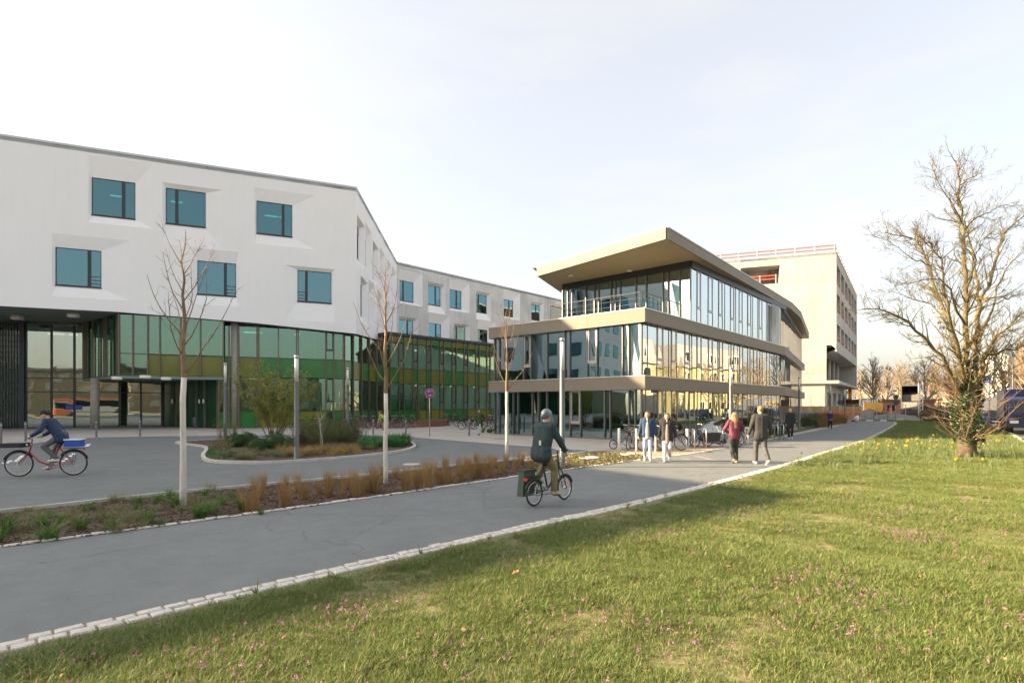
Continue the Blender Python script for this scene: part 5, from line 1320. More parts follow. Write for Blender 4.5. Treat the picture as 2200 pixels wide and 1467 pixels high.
for k in range(58):
    z = rb.uniform(.5, 2.6); a = rb.uniform(0, 6.28); b = Vector((math.cos(a) * .24, math.sin(a) * .24, z))
    d = Vector((math.cos(a), math.sin(a), rb.uniform(.0, .9))).normalized(); L = rb.uniform(.8, 2.1)
    pts, ds = tw(ep, b, d, L, .014, rb, 6, .10, .10, 4)
    for _ in range(5):
        u = rb.uniform(.3, 1); j = min(int(u * 6), 5); q = pts[j].lerp(pts[j + 1], u * 6 - j); tw(ep, q, side_dir(ds[j], rb.uniform(.5, 1), rb), rb.uniform(.15, .6), .006, rb, 3, .12, .1, 3)
ep.build('shoots', M['twigred'], big, True, False)
iv = MB()
for k in range(3200):
    z = rb.uniform(.55, 2.75) if rb.random() < .9 else rb.uniform(2.7, 3.6); a = rb.uniform(0, 6.28); rr_ = (.30 + .12 * math.sin(3 * a + 4 * z) + rb.uniform(0, .10)) * (1 if z < 2.2 else .8)
    c = Vector((math.cos(a) * rr_ + .05, math.sin(a) * rr_, z)); leaves(iv, c, (.02, .02, .02), 1, .095, rb, .1)
iv.build('ivy', LM['ivy'], big, False, False)
dl_ = MB()
for px, py in ((2020, 690), (2025, 705), (2018, 681), (2022, 663), (2115, 640), (2121, 645), (2060, 583), (2008, 355), (2020, 745)):
    for _ in range(6): leaves(dl_, tp(px + rb.uniform(-5, 5), py + rb.uniform(-4, 4), rb.uniform(-.6, .3)), (.03, .03, .03), 2, .10, rb, .1)
for k in range(60): leaves(dl_, Vector((rb.gauss(.1, .3), rb.gauss(0, .3), rb.uniform(.3, 2.6))), (.02, .02, .02), 1, .12, rb, .1)
dl_.build('dead_leaves', LM['fallen'], big, False, False)
# ------------------------------------------------------------------ lamps, bollards, signs, covers
def lamp_proto():
    t = thing('lamp_post', 'x', 'street lamp', (0, 0, 0), 0, 'slim column lamps')
    MB().lathe([(.105, 0), (.105, .02), (.085, .03), (.082, 2.95), (.078, 2.97)], (0, 0, 0), 18).build('post', M['lampgrey'], t, True, False)
    MB().lathe([(.070, 2.97), (.070, 3.86)], (0, 0, 0), 18).build('lamp_glass', M['lampglass'], t, True, False)
    MB().lathe([(.080, 3.86), (.080, 3.95), (.06, 3.97), (0, 3.97)], (0, 0, 0), 18).build('lamp_cap', M['galv'], t, True, False)
    MB().box(-.05, .05, -.089, -.075, .5, .9).build('service_hatch', M['alu'], t, False, False)
    return t
lp = lamp_proto()
LAMPS = [(484, 948, 780, 'grey column lamp behind the island shrub near the entrance'), (637, 988, 764, 'grey column lamp standing in the front of the forecourt island'),
         (747, 933, 790, 'grey column lamp rising behind the fine twigged shrubs of the island'), (1208, 1003, 727, 'tall column lamp beside the cyclist in front of the pavilion'),
         (1570, 950, 789, 'column lamp between the long haired walker and the pavilion glass'), (1717, 923, 810, 'column lamp beside the walker in the black coat'),
         (1784, 910, 827, 'column lamp in front of the timber hoarding'), (1815, 906, 836, 'column lamp nearest the mesh site fence')]
for i, (px, py, ptop, lab) in enumerate(LAMPS):
    g = G(px, py); g.z = .012; h = (py - ptop) / F * g.y; o = lp if i == 0 else dup(lp, g)
    o.location = g; o.scale = (1, 1, h / 3.97); o['label'] = lab
def bollard_proto(name, m, r, h):
    t = thing(name, 'x', 'bollard')
    MB().lathe([(r * 1.5, 0), (r * 1.5, .012), (r, .014), (r, h - .01), (r * .9, h), (0, h)], (0, 0, 0), 14).build('post', m, t, True, False)
    MB().lathe([(r + .002, h * .86), (r + .004, h * .865), (r + .004, h * .90), (r + .002, h * .905)], (0, 0, 0), 14).build('band', M['galv'], t, True, False)
    return t
b0 = bollard_proto('bollard', M['lampgrey'], .052, 1.05)
BOL = [(2, 953, 'dark bollard at the picture edge by the lattice window'), (55, 948, 'dark bollard in front of the cyclist on the red bicycle'), (207, 939.5, 'dark bollard beside the slim round column of the entrance'),
       (301, 937, 'dark bollard in front of the entrance glazing between column and litter bin'), (802, 934, 'dark bollard behind the pale trunked tree in the dry grasses'), (872, 936.5, 'dark bollard beside the round no stopping sign'),
       (1008, 936, 'dark bollard next to the walker in the green coat')]
for i, (px, py, lab) in enumerate(BOL):
    g = G(px, py); g.z = .012; o = b0 if i == 0 else dup(b0, g)
    o.location = g; o['label'] = lab; o['group'] = 'dark bollards along the plaza edge'
b1 = bollard_proto('bollard', M['galv'], .075, .88); g = G(1477, 963.5); g.z = .012; b1.location = g; b1['label'] = 'stout silver bollard with a red and white band before the cargo bicycle'
for i, px in enumerate((1847, 1877, 1907)):
    g = G(px, 906.5); g.z = .01; dup(b0, g, 0, ('black bollard below the sandbag on the hoarding', 'black bollard in front of the gravel heap', 'black bollard nearest the tipper truck')[i], 'black bollards closing the path end')
# no stopping sign
def disc(c, r, y, t=.012, n=32): return MB().tube([Vector((c[0], y + t / 2, c[1])), Vector((c[0], y - t / 2, c[1]))], [r, r], n)
g = G(923, 938.5); ns = thing('no_stopping_sign', 'round blue and red no stopping sign with two white arrows on a steel pole', 'traffic sign', g)
sY = g.y; s_ = sY / F; zc_ = (938.5 - 845) * s_; rd = 10.2 * s_
MB().tube([(0, 0, 0), (0, 0, zc_ + rd * .9)], .028, 10).build('pole', M['galv'], ns, True, False)
d0 = disc((0, zc_), rd, -.05).build('sign_plate', M['signwhite'], ns, False, False)
disc((0, zc_), rd * .96, -.062, .008).build('red_ring', M['red'], d0, False, False)
disc((0, zc_), rd * .76, -.072, .008).build('blue_field', M['blue'], d0, False, False)
for sg in (-1, 1): MB().beam((-rd * .58 * sg, -.081, zc_ - rd * .58), (rd * .58 * sg, -.081, zc_ + rd * .58), .010, rd * .17, (sg * -1, 0, 1)).build('red_bar', M['red'], d0, False, False)
for dz, sx in ((rd * .42, -1), (-rd * .42, 1)):
    z = zc_ + dz; mb = MB().box(-rd * .22, rd * .22, -.090, -.086, z - rd * .05, z + rd * .05)
    mb.add([(sx * rd * .42, -.090, z), (sx * rd * .16, -.090, z - rd * .15), (sx * rd * .16, -.090, z + rd * .15)], [(0, 1, 2)]); mb.build('white_arrow', M['signwhite'], d0, False, False)
# dark backs of round signs by the site
for i, (px, pb, ys, lab) in enumerate(((1804, 908, (864,), 'single round sign seen from behind, in front of the hoarding'), (1924, 905, (853, 865), 'pair of round signs seen from behind beside the tipper truck'))):
    g = G(px, pb); t = thing('round_sign', lab, 'traffic sign', g); k = g.y / F
    top = (pb - ys[0]) * k; MB().tube([(0, 0, 0), (0, 0, top + .3)], .03, 8).build('pole', M['galv'], t, True, False)
    for y in ys: disc((0, (pb - y) * k), 5.8 * k, -.05).build('sign_back', M['darkmet'], t, False, False)
# pedestrian crossing sign
Yp = 47.0; px_, t_ = 2126, None
t = thing('crossing_sign', 'blue pedestrian crossing sign with white triangle on a grey post', 'traffic sign', ((px_ - CX) / F * Yp, Yp, 0)); k = Yp / F
zz = lambda y: H + (HY - y) * k
MB().tube([(0, 0, 0), (0, 0, zz(808))], .05, 8).build('pole', M['galv'], t, True, False)
x0, x1 = (2111 - 2126) * k, (2126 - 2126) * k
pl_ = MB().box(x0, x1, -.10, -.06, zz(823), zz(809)).build('sign_plate', M['blue'], t, False, False)
tri = MB().add([((x0 + .08), -.11, zz(821.5)), (x1 - .08, -.11, zz(821.5)), ((x0 + x1) / 2, -.11, zz(810.5))], [(0, 1, 2)]).build('white_triangle', M['signwhite'], pl_, False, False)
mxx = (x0 + x1) / 2
MB().add([(mxx - .04, -.12, zz(818.5)), (mxx + .05, -.12, zz(818.5)), (mxx + .03, -.12, zz(815)), (mxx - .02, -.12, zz(815))], [(0, 1, 2, 3)]).sphere((mxx, -.12, zz(814)), .035).build('walking_figure', M['black'], pl_, False, False)
for j in range(4): MB().box(mxx - .2 + .11 * j, mxx - .14 + .11 * j, -.122, -.115, zz(821), zz(819.6)).build('zebra_bar', M['black'], pl_, False, False)
def tri_sign(px, py, size, label, Y=60.0, up=True):
    k = Y / F; t = thing('warning_sign', label, 'traffic sign', ((px - CX) / F * Y, Y, 0)); z = H + (HY - py) * k; s = size * k
    MB().tube([(0, 0, 0), (0, 0, z + s)], .03, 6).build('pole', M['galv'], t, True, False)
    a = MB().extr([(-s, 0, z - s * .6), (s, 0, z - s * .6), (0, 0, z + s)], (0, 1, 0), -.07, -.05).build('red_triangle', M['red'], t, False, False)
    MB().extr([(-s * .6, 0, z - s * .38), (s * .6, 0, z - s * .38), (0, 0, z + s * .55)], (0, 1, 0), -.08, -.072).build('white_field', M['signwhite'], a, False, False)
tri_sign(2124, 857, 4.8, 'red edged triangular warning sign on the crossing sign post', 46.6); tri_sign(2109, 864, 4.5, 'red edged triangular warning sign beside the big tree trunk', 58)
# manhole covers and drain
for px, py, rx, lab in ((1265, 985.5, .36, 'round pale manhole cover in the bed beside the tall lamp'), (1352, 977, .35, 'round pale manhole cover in the bed nearest the walkers'), (1145, 990.5, .33, 'round pale manhole cover among the dry grasses'), (884, 997, .30, 'round manhole cover in the road behind the dry grasses')):
    g = G(px, py); t = thing('manhole_cover', lab, 'manhole cover', (g.x, g.y, 0), 0, 'manhole covers')
    MB().lathe([(rx, 0), (rx, .06), (rx * .94, .068), (rx * .93, .060)], (0, 0, 0), 28).build('rim', M['kerb'], t, True, False)
    MB().lathe([(rx * .92, .0), (rx * .92, .058), (0, .060)], (0, 0, 0), 28).build('lid', M['kerb'], t, True, False)
    if px == 884: t.location.z = -.055
M['rust'] = mat('rusty_grate', (.22, .10, .05), .8, .3, col2=(.15, .08, .05), scale=30)
g = G(1077, 943.3); gt = thing('drain_grate', 'narrow rusty drain grate in the pavement before the pavilion', 'drain', (g.x, g.y, .012))
for k in range(9): MB().box(-.45 + .1 * k, -.38 + .1 * k, -.12, .12, 0, .01).build('grate_bar', M['rust'], gt, False, False)
# bicycle stands: row of hoops before the pavilion
def hoop(name, pts, m, r): return MB().tube(pts, r, 8)
def stand(px, py, lab, rz, w=.6, h=.85, m='galv'):
    g = G(px, py); t = thing('bike_stand', lab, 'bicycle stand', (g.x, g.y, .012), rz, 'bicycle stands by the pavilion')
    MB().tube([(-w / 2, 0, 0), (-w / 2, 0, h - .1), (-w / 2 + .1, 0, h), (w / 2 - .1, 0, h), (w / 2, 0, h - .1), (w / 2, 0, 0)], .024, 8).build('hoop', M[m], t, True, False)
angR = math.atan2(DRv.y, DRv.x)
M['standwhite'] = mat('pale_stand', (.62, .63, .62), .45, .3)
for px, py, lab in ((1330, 968, 'pale flat bike stand at the folding bicycle'), (1367, 969.5, 'pale flat bike stand behind the first walker'), (1408, 971, 'pale flat bike stand between the two women walkers')):
    g = G(px, py); t = thing('bike_stand', lab, 'bicycle stand', (g.x, g.y, .012), 1.30, 'flat bicycle stands')
    MB().box(-.32, -.24, -.035, .035, 0, .95).build('stand_post', M['standwhite'], t, False, False); MB().box(.24, .32, -.035, .035, 0, .95).build('stand_post', M['standwhite'], t, False, False)
    MB().box(-.24, .24, -.03, .03, .87, .945).build('stand_bar', M['standwhite'], t, False, False)
for px, py, lab in ((1490, 964, 'steel hoop stand at the nose of the cargo bicycle'), (1515, 963, 'steel hoop stand beside the blue cargo frame'), (1550, 960, 'steel hoop stand behind the white cargo frame'), (1605, 957, 'steel hoop stand behind the long haired walker'), (1668, 946, 'empty steel hoop stand between the two walkers and the coat wearer'), (1680, 945, 'empty steel hoop stand nearest the walker in the black coat')):
    stand(px, py, lab, angR + .55, .62, .85)
# brick planter behind the bicycles
bp = arc([G(772, 917.5), G(820, 918.5), G(880, 918.2), G(935, 916.8), G(962, 914.0), G(958, 911.5)], 6)
pt = thing('brick_planter', 'low curved red brick planter behind the parked bicycles', 'planter', (bp[0].x, bp[0].y, 0))
MB().strip(bp, .28, 0, .50).build('brick_wall', M['brick'], pt); MB().strip(bp, .34, .502, .56).build('brick_coping', M['brick'], pt)
inner = [(p.x, p.y) for p in bp] + [(G(900, 909.5).x, G(900, 909.5).y), (G(800, 911.5).x, G(800, 911.5).y)]
MB().prism(inner, .3, .44).build('planter_soil', M['mulch'], pt)
for k in range(16):
    p = bp[int(rg.uniform(2, len(bp) - 3))]; o = bpy.data.objects.new('planter_grass', rg.choice(fgp)); COL.objects.link(o); o.location = (p.x, p.y + .6, .43); o.scale = (1, 1, 1.0)
    tag(o, 'pale grass clump growing in the curved brick planter', 'grass', 'grasses in the brick planter')
p = G(897, 916); thin_shrub('planter_shrub', 'bare upright shrub growing in the brick planter before the green glass', (p.x, p.y + .5, .43), 3.3, 14, .25, M['twig'], 71, 'shrub', None, None, .6)
# planting along the pavilion and path far side
for i, (px, py, r) in enumerate(((1728, 921, .55), (1742, 920, .5), (1733, 917, .6), (1680, 933, .4), (1665, 938, .35))):
    g = G(px, py); mb = leaves(MB(), (0, 0, r * .6), (r * 1.25, r, r * .8), 900, .085, rg, .7, 0.0); o = mb.build('evergreen_shrub', LM['box']); o.location = (g.x, g.y, .01)
    tag(o, ('rounded evergreen shrub nearest the walker in the black coat', 'rounded evergreen shrub farther along the path border', 'rounded evergreen shrub at the back of the path border', 'low evergreen shrub behind the empty hoop stands', 'low evergreen shrub at the foot of the mirror glass')[i], 'shrub', 'evergreens in the path border')
for i, px in enumerate(range(1730, 1800, 6)):
    g = G(px, 914 - (px - 1730) * .06); thin_shrub('border_shrub', 'leafless brown shrub in the border before the timber hoarding', (g.x, g.y, .01), 1.3, 46, .5, LM['hedge'], 200 + i, 'shrub', 'brown shrubs before the hoarding')
for i, (px, py) in enumerate(((1805, 911), (1812, 910), (1800, 912), (1790, 914), (1815, 909), (1775, 918), (1762, 919))):
    g = G(px, py); thin_shrub('border_grass', 'dry brown grass clump beside the walker carrying a grey bag', (g.x, g.y, .01), 1.0, 60, .3, LM['dry'], 240 + i, 'grass', 'dry grasses in the path border')
for k in range(26):
    f = k / 25; a = G(1660, 944); b = G(1790, 914); q = a.lerp(b, f); o = bpy.data.objects.new('border_sedge', rg.choice(fgp)); COL.objects.link(o); o.location = (q.x - .4, q.y + .2, .01); o.scale = (1.2, 1.2, .8)
    tag(o, 'low pale sedge clump along the far stretch of the path', 'grass', 'sedges edging the far path')
g = G(1757, 912); thin_shrub('hoarding_tree', 'slender bare tree standing in front of the timber hoarding', (g.x, g.y, .01), 3.6, 5, .06, M['twig'], 262, 'tree', None, None, .5)
for k in range(10):
    g = G(rg.uniform(1035, 1062), rg.uniform(926, 930)); o = bpy.data.objects.new('low_tuft', rg.choice(tfp)); COL.objects.link(o); o.location = (g.x, g.y, .01); tag(o, 'short green tuft at the end corner of the pavilion', 'grass', 'green tufts at the pavilion corner')

# ------------------------------------------------------------------ bicycles
def bike_mesh(col, R=.34, basket=None, step=False, seat_h=.95, rack=True, kid=False, name='bicycle', wb=1.05, pann=None):
    "bicycle lying along +x, wheels on z=0"
    t = thing(name, 'x', 'bicycle'); fm = col
    rx, fx = 0.0, wb; bb = Vector((wb * .42, 0, .28)); st = Vector((wb * .27, 0, seat_h - .14)); ht = Vector((wb * .78, 0, .84)); hb = Vector((wb * .81, 0, .66))
    for nm, x in (('rear_wheel', rx), ('front_wheel', fx)):
        w = MB().ring((x, 0, R), (0, 1, 0), R - .018, .019, 30, 6).build(nm, M['tyre'], t, True, False)
        MB().ring((x, 0, R), (0, 1, 0), R - .042, .010, 30, 4).build('rim', M['chrome'], w, True, False)
        sp = MB()
        for k in range(18):
            a = k * 2 * math.pi / 18; sp.tube([(x, .02 * (-1) ** k, R), (x + (R - .045) * math.cos(a), 0, R + (R - .045) * math.sin(a))], .0022, 3, cap=False)
        sp.tube([(x, -.045, R), (x, .045, R)], .022, 8); sp.build('spokes', M['chrome'], w, True, False)
        if rack:
            mb = MB(); n = 9; pts = [(x + (R + .022) * math.cos(a), 0, R + (R + .022) * math.sin(a)) for a in [math.radians(35 + 125 * k / n if x == rx else 20 + 130 * k / n) for k in range(n + 1)]]
            mb.tube(pts, .022, 5).build('mudguard', M['black'], t, True, False)
    f = MB(); ra = Vector((rx, 0, R))
    f.tube([bb, st], .017, 8); f.tube([hb, ht + Vector((-.02, 0, .06))], .019, 8)
    f.tube([bb, hb], .020, 8) if not step else f.tube([bb, bb.lerp(hb, .5) + Vector((.02, 0, -.07)), hb], .022, 8)
    if not step: f.tube([st + Vector((0, 0, -.05)), ht], .017, 8)
    for s in (-1, 1): f.tube([ra + Vector((0, .05 * s, 0)), bb + Vector((0, .03 * s, 0))], .010, 6); f.tube([ra + Vector((0, .05 * s, 0)), st + Vector((0, .015 * s, -.06))], .009, 6)
    f.build('frame', fm, t, True, False)
    fk = MB()
    for s in (-1, 1): fk.tube([(fx, .05 * s, R), (wb * .84, .045 * s, .63), (wb * .815, 0, .66)], [.009, .012, .014], 6)
    fk.build('fork', fm, t, True, False)
    MB().tube([ht, ht + Vector((-.03, 0, .17)), ht + Vector((.03, 0, .19))], .014, 7).build('stem', M['black'], t, True, False)
    hbp = ht + Vector((.03, 0, .19)); MB().tube([hbp + Vector((-.14, -.29, .02)), hbp + Vector((-.02, -.22, .03)), hbp, hbp + Vector((-.02, .22, .03)), hbp + Vector((-.14, .29, .02))], .012, 7).build('handlebar', M['chrome'], t, True, False)
    for s in (-1, 1): MB().tube([hbp + Vector((-.04, .25 * s, .027)), hbp + Vector((-.15, .295 * s, .02))], .017, 7).build('grip', M['black'], t, True, False)
    MB().tube([st, Vector((st.x - .03, 0, seat_h - .03))], .012, 7).build('seat_post', M['chrome'], t, True, False)
    sx = st.x - .04; MB().extr([(sx - .13, -.09, seat_h), (sx - .10, -.10, seat_h), (sx + .02, -.045, seat_h), (sx + .15, -.018, seat_h), (sx + .15, .018, seat_h), (sx + .02, .045, seat_h), (sx - .10, .10, seat_h), (sx - .13, .09, seat_h)], (0, 0, 1), -.045, .012).build('saddle', M['black'], t, False, False)
    cr = MB().tube([bb + Vector((0, -.06, 0)), bb + Vector((0, .06, 0))], .018, 8); cr.ring(bb + Vector((0, -.045, 0)), (0, 1, 0), .085, .006, 20, 4)
    cr.tube([bb + Vector((0, -.065, 0)), bb + Vector((.12, -.068, -.11))], .010, 6); cr.tube([bb + Vector((0, .065, 0)), bb + Vector((-.12, .068, .11))], .010, 6); cr.build('crankset', M['chrome'], t, True, False)
    for p in (Vector((.12, -.12, -.11)), Vector((-.12, .12, .11))): MB().box(bb.x + p.x - .045, bb.x + p.x + .045, p.y - .045, p.y + .045, bb.z + p.z - .012, bb.z + p.z + .012).build('pedal', M['black'], t, False, False)
    MB().beam(bb + Vector((0, -.045, .08)), ra + Vector((0, -.045, .04)), .006, .012).beam(bb + Vector((0, -.045, -.08)), ra + Vector((0, -.045, -.04)), .006, .012).build('chain', M['black'], t, False, False)
    if rack:
        r_ = MB(); z = 2 * R + .06
        for s in (-1, 1): r_.tube([(rx - .22, .06 * s, z), (rx + .24, .06 * s, z)], .007, 5); r_.tube([(rx, .06 * s, R), (rx - .05, .06 * s, z)], .006, 5)
        for k in range(4): r_.tube([(rx - .2 + .13 * k, -.06, z), (rx - .2 + .13 * k, .06, z)], .005, 4)
        r_.build('rack', M['black'], t, True, False)
        MB().box(rx - .27, rx - .245, -.035, .035, z - .05, z).build('rear_light', M['red'], t, False, False)
    MB().sphere((wb * .86, 0, .86), (.035, .03, .03), 8, 6).build('front_light', M['lampglass'], t, True, False)
    if basket:
        x, z = basket; b_ = MB()
        for k in range(4):
            q = k / 3; hx, hy = .14 + .03 * q, .17 + .03 * q; b_.tube([(x - hx, -hy, z + .22 * q), (x + hx, -hy, z + .22 * q), (x + hx, hy, z + .22 * q), (x - hx, hy, z + .22 * q), (x - hx, -hy, z + .22 * q)], .006, 4)
        for k in range(7):
            u = -1 + k / 3
            for s in (-1, 1): b_.tube([(x + .14 * u, .17 * s, z), (x + .17 * u, .20 * s, z + .22)], .004, 3); b_.tube([(x + .14 * s, .17 * u, z), (x + .17 * s, .20 * u, z + .22)], .004, 3)
        b_.box(x - .14, x + .14, -.17, .17, z - .01, z).build('basket', M['black'], t, False, False)
    if kid: 
        z = 2 * R + .1; MB().extr([(rx - .16, 0, z), (rx + .12, 0, z), (rx + .16, 0, z + .12), (rx - .06, 0, z + .12), (rx - .14, 0, z + .55), (rx - .24, 0, z + .55)], (0, 1, 0), -.17, .17).build('child_seat', M['black'], t, False, False)
    if pann is not None: MB().box(rx - .2, rx + .16, .07, .20, R + .08, 2 * R + .06).build('pannier', pann, t, False, False)
    return t
def paint(name, c, **k): return mat(name, c, .3, .1, coat=.4, **k)
BC = dict(blk=paint('bike_black', (.02, .02, .025)), blu=paint('bike_blue', (.02, .10, .30)), red=paint('bike_red', (.45, .02, .03)), teal=paint('bike_teal', (.03, .20, .22)), wht=paint('bike_white', (.65, .65, .66)),
          pnk=paint('bike_pink', (.60, .05, .35)), sil=paint('bike_silver', (.35, .36, .38)), grn=paint('bike_green', (.05, .20, .06)))
protos = {}
for c in ('blk', 'blu', 'red', 'teal', 'sil', 'pnk'): protos[c] = bike_mesh(BC[c], step=c in ('teal', 'pnk'), basket=(-.02, .78) if c in ('blu', 'sil') else ((.98, .72) if c == 'teal' else None), kid=False)
protos['kid'] = bike_mesh(BC['blk'], step=True, kid=True)
usedb = set()
def put_bike(kind, px, py, rz, label, group, lean=.09):
    g = G(px, py); g.z = .012
    o = protos[kind] if kind not in usedb else copy_tree(protos[kind]); usedb.add(kind)
    o.location = g; o.rotation_euler = (lean * (1 if len(label) % 2 else -1), 0, rz); o['label'] = label; o['group'] = group
    return o
UP = math.pi / 2
far = [(620, 918.5, 'blk', .2, 'black bicycle leaning along the green panels behind the island shrub'), (652, 920.5, 'blk', .15, 'black bicycle parked sideways just past the island shrub'), (672, 920, 'red', 1.2, 'red bicycle beside the small white notice in the green glazing'),
       (688, 919.5, 'blk', 1.5, 'black bicycle parked end on behind the twiggy shrubs'), (714, 919.5, 'kid', 1.6, 'bicycle with a tall black child seat'), (731, 919.5, 'pnk', .4, 'purple bicycle sideways beside the child seat bicycle'),
       (744, 920, 'blk', 1.3, 'black bicycle half hidden by the lamp behind the shrubs'), (763, 921, 'red', 1.0, 'red bicycle just past the lamp behind the shrubs'), (778, 921.5, 'teal', 1.4, 'pale teal bicycle parked end on before the brick planter'),
       (793, 921.5, 'blk', 1.1, 'black bicycle behind the bollard of the dry grass tree'), (810, 921, 'sil', 1.5, 'silver bicycle with a rear basket in front of the planter'), (822, 921, 'blk', 1.35, 'black bicycle hard against the pale tree trunk'),
       (838, 921, 'sil', 1.25, 'silver bicycle just past the pale tree trunk'), (848, 921, 'blk', 1.5, 'black bicycle with its wheel turned before the planter'), (862, 921, 'blu', 1.35, 'dark blue bicycle with a basket next to the sign bollard'), (876, 920.5, 'blk', 1.2, 'black bicycle behind the bollard next to the no stopping sign'),
       (950, 914.5, 'blk', 1.3, 'black bicycle at the far end of the brick planter'), (966, 914.5, 'blu', 1.0, 'blue bicycle with a basket at the planter end'), (982, 917, 'blu', .5, 'blue bicycle in the rack before the pavilion end'), (992, 922.5, 'blk', .25, 'black bicycle nearest the road in the pavilion rack'),
       (1002, 920, 'sil', .35, 'silver bicycle in the middle of the pavilion rack'), (1014, 921.5, 'blk', .4, 'black bicycle directly behind the walker in the green coat'), (1020, 917, 'red', .6, 'red bicycle behind the walker in the green coat'),
       (1038, 920.5, 'pnk', .9, 'bright pink bicycle beside the pavilion end'), (1047, 917.5, 'blk', 1.1, 'black bicycle squeezed against the pavilion end'), (1056, 919, 'teal', 1.2, 'teal bicycle at the very corner of the pavilion')]
for px, py, k, rz, lab in far: put_bike(k, px, py, rz, lab, 'bicycles parked along the clinic')
# nearer bicycles at the pavilion racks
protos['fold'] = bike_mesh(BC['blu'], R=.215, rack=False, name='folding_bicycle', wb=.98, seat_h=.92); usedb.discard('fold')
put_bike('fold', 1318, 965.5, angR - .5, 'small wheeled blue folding bicycle at the end of the flat stands', 'bicycles at the pavilion stands', .03)
put_bike('sil', 1350, 967.5, angR + .2, 'bicycle with a wire basket between the folding bicycle and the first walker', 'bicycles at the pavilion stands', .05)
put_bike('blk', 1382, 969.5, angR - .4, 'black bicycle behind the walker in the blue puffer jacket', 'bicycles at the pavilion stands', .05)
put_bike('blk', 1416, 969, angR - .6, 'black bicycle behind the walker in the black puffer jacket', 'bicycles at the pavilion stands', .05)
put_bike('teal', 1590, 955, .1, 'teal bicycle whose wheel shows past the long haired walker', 'bicycles at the pavilion stands', .05)
put_bike('blk', 1545, 955, .3, 'black bicycle behind the white cargo bicycle', 'bicycles at the pavilion stands', .05)
# cargo bicycle: long low front with covered box
g = G(1493, 961); cb = thing('cargo_bicycle', 'white and blue cargo bicycle with a rain covered front box', 'bicycle', (g.x, g.y, .012), 0.05)
def wheel(root, nm, x, R):
    w = MB().ring((x, 0, R), (0, 1, 0), R - .02, .022, 30, 6).build(nm, M['tyre'], root, True, False); MB().ring((x, 0, R), (0, 1, 0), R - .046, .011, 30, 4).build('rim', M['chrome'], w, True, False)
    sp = MB().tube([(x, -.05, R), (x, .05, R)], .05, 10)
    for k in range(18):
        a = k * math.pi / 9; sp.tube([(x, 0, R), (x + (R - .05) * math.cos(a), 0, R + (R - .05) * math.sin(a))], .0024, 3, cap=False)
    sp.build('spokes', M['chrome'], w, True, False)
wheel(cb, 'front_wheel', .0, .25); wheel(cb, 'rear_wheel', 2.0, .33)
MB().tube([(.02, -.06, .25), (.16, -.06, .55), (.30, 0, .62), (.42, 0, .22), (1.15, 0, .20), (1.35, 0, .28)], .028, 8).build('long_frame', BC['blu'], cb, True, False)
MB().tube([(1.30, 0, .26), (1.02, 0, .98)], .034, 8).tube([(1.10, 0, .75), (1.45, 0, .62), (1.62, 0, .92)], .040, 8).tube([(1.45, 0, .28), (1.95, .06, .33), (1.62, 0, .85)], .024, 8).tube([(1.08, 0, .36), (1.5, 0, .30)], .045, 8).build('rear_frame', BC['wht'], cb, True, False)
MB().extr([(.36, 0, .27), (1.02, 0, .27), (1.10, 0, .68), (.24, 0, .68)], (0, 1, 0), -.30, .30).build('cargo_box', M['black'], cb, False, False)
cv = MB()
for k in range(9):
    a0, a1 = math.pi * k / 9, math.pi * (k + 1) / 9
    for q in range(6):
        x0, x1 = .22 + .15 * q, .22 + .15 * (q + 1); h0, h1 = [.10, .26, .38, .46, .50, .50, .46][q], [.10, .26, .38, .46, .50, .50, .46][q + 1]
        cv.quad((x0, -.3 * math.cos(a0), .69 + h0 * math.sin(a0)), (x1, -.3 * math.cos(a0), .69 + h1 * math.sin(a0)), (x1, -.3 * math.cos(a1), .69 + h1 * math.sin(a1)), (x0, -.3 * math.cos(a1), .69 + h0 * math.sin(a1)))
M['cover'] = glass('rain_cover_film', (.55, .62, .58), .35, wob=.03, wscale=9); cv.build('rain_cover', M['cover'], cb, True, False)
MB().extr([(.80, 0, 1.12), (1.30, 0, 1.36), (1.34, 0, 1.30), (1.02, 0, 1.02)], (0, 1, 0), -.28, .28).build('cover_hood', M['black'], cb, False, False)
MB().tube([(1.04, 0, .95), (1.0, 0, 1.12)], .02, 8).tube([(1.12, -.3, 1.14), (1.0, -.2, 1.13), (1.0, .2, 1.13), (1.12, .3, 1.14)], .013, 7).build('handlebar', M['black'], cb, True, False)
MB().sphere((1.22, -.36, 1.33), (.07, .03, .05), 10, 6).build('mirror', M['galv'], cb, True, False)
MB().extr([(1.55, -.1, .99), (1.60, -.1, .99), (1.85, -.02, .99), (1.85, .02, .99), (1.60, .1, .99), (1.55, .1, .99)], (0, 0, 1), -.05, .02).build('saddle', M['black'], cb, False, False)
MB().box(1.72, 2.25, -.10, .10, .74, .80).build('rack', M['black'], cb, False, False); MB().box(1.8, 2.2, -.16, .16, .80, .98).build('rack_bag', M['black'], cb, False, False)
MB().tube([(1.35, -.09, .28), (1.35, .09, .28)], .11, 14).build('motor', M['darkmet'], cb, True, False)
put_bike('blu', 1478, 960, .25, 'blue bicycle with a front wheel showing before the cargo bicycle', 'bicycles at the pavilion stands', .05)
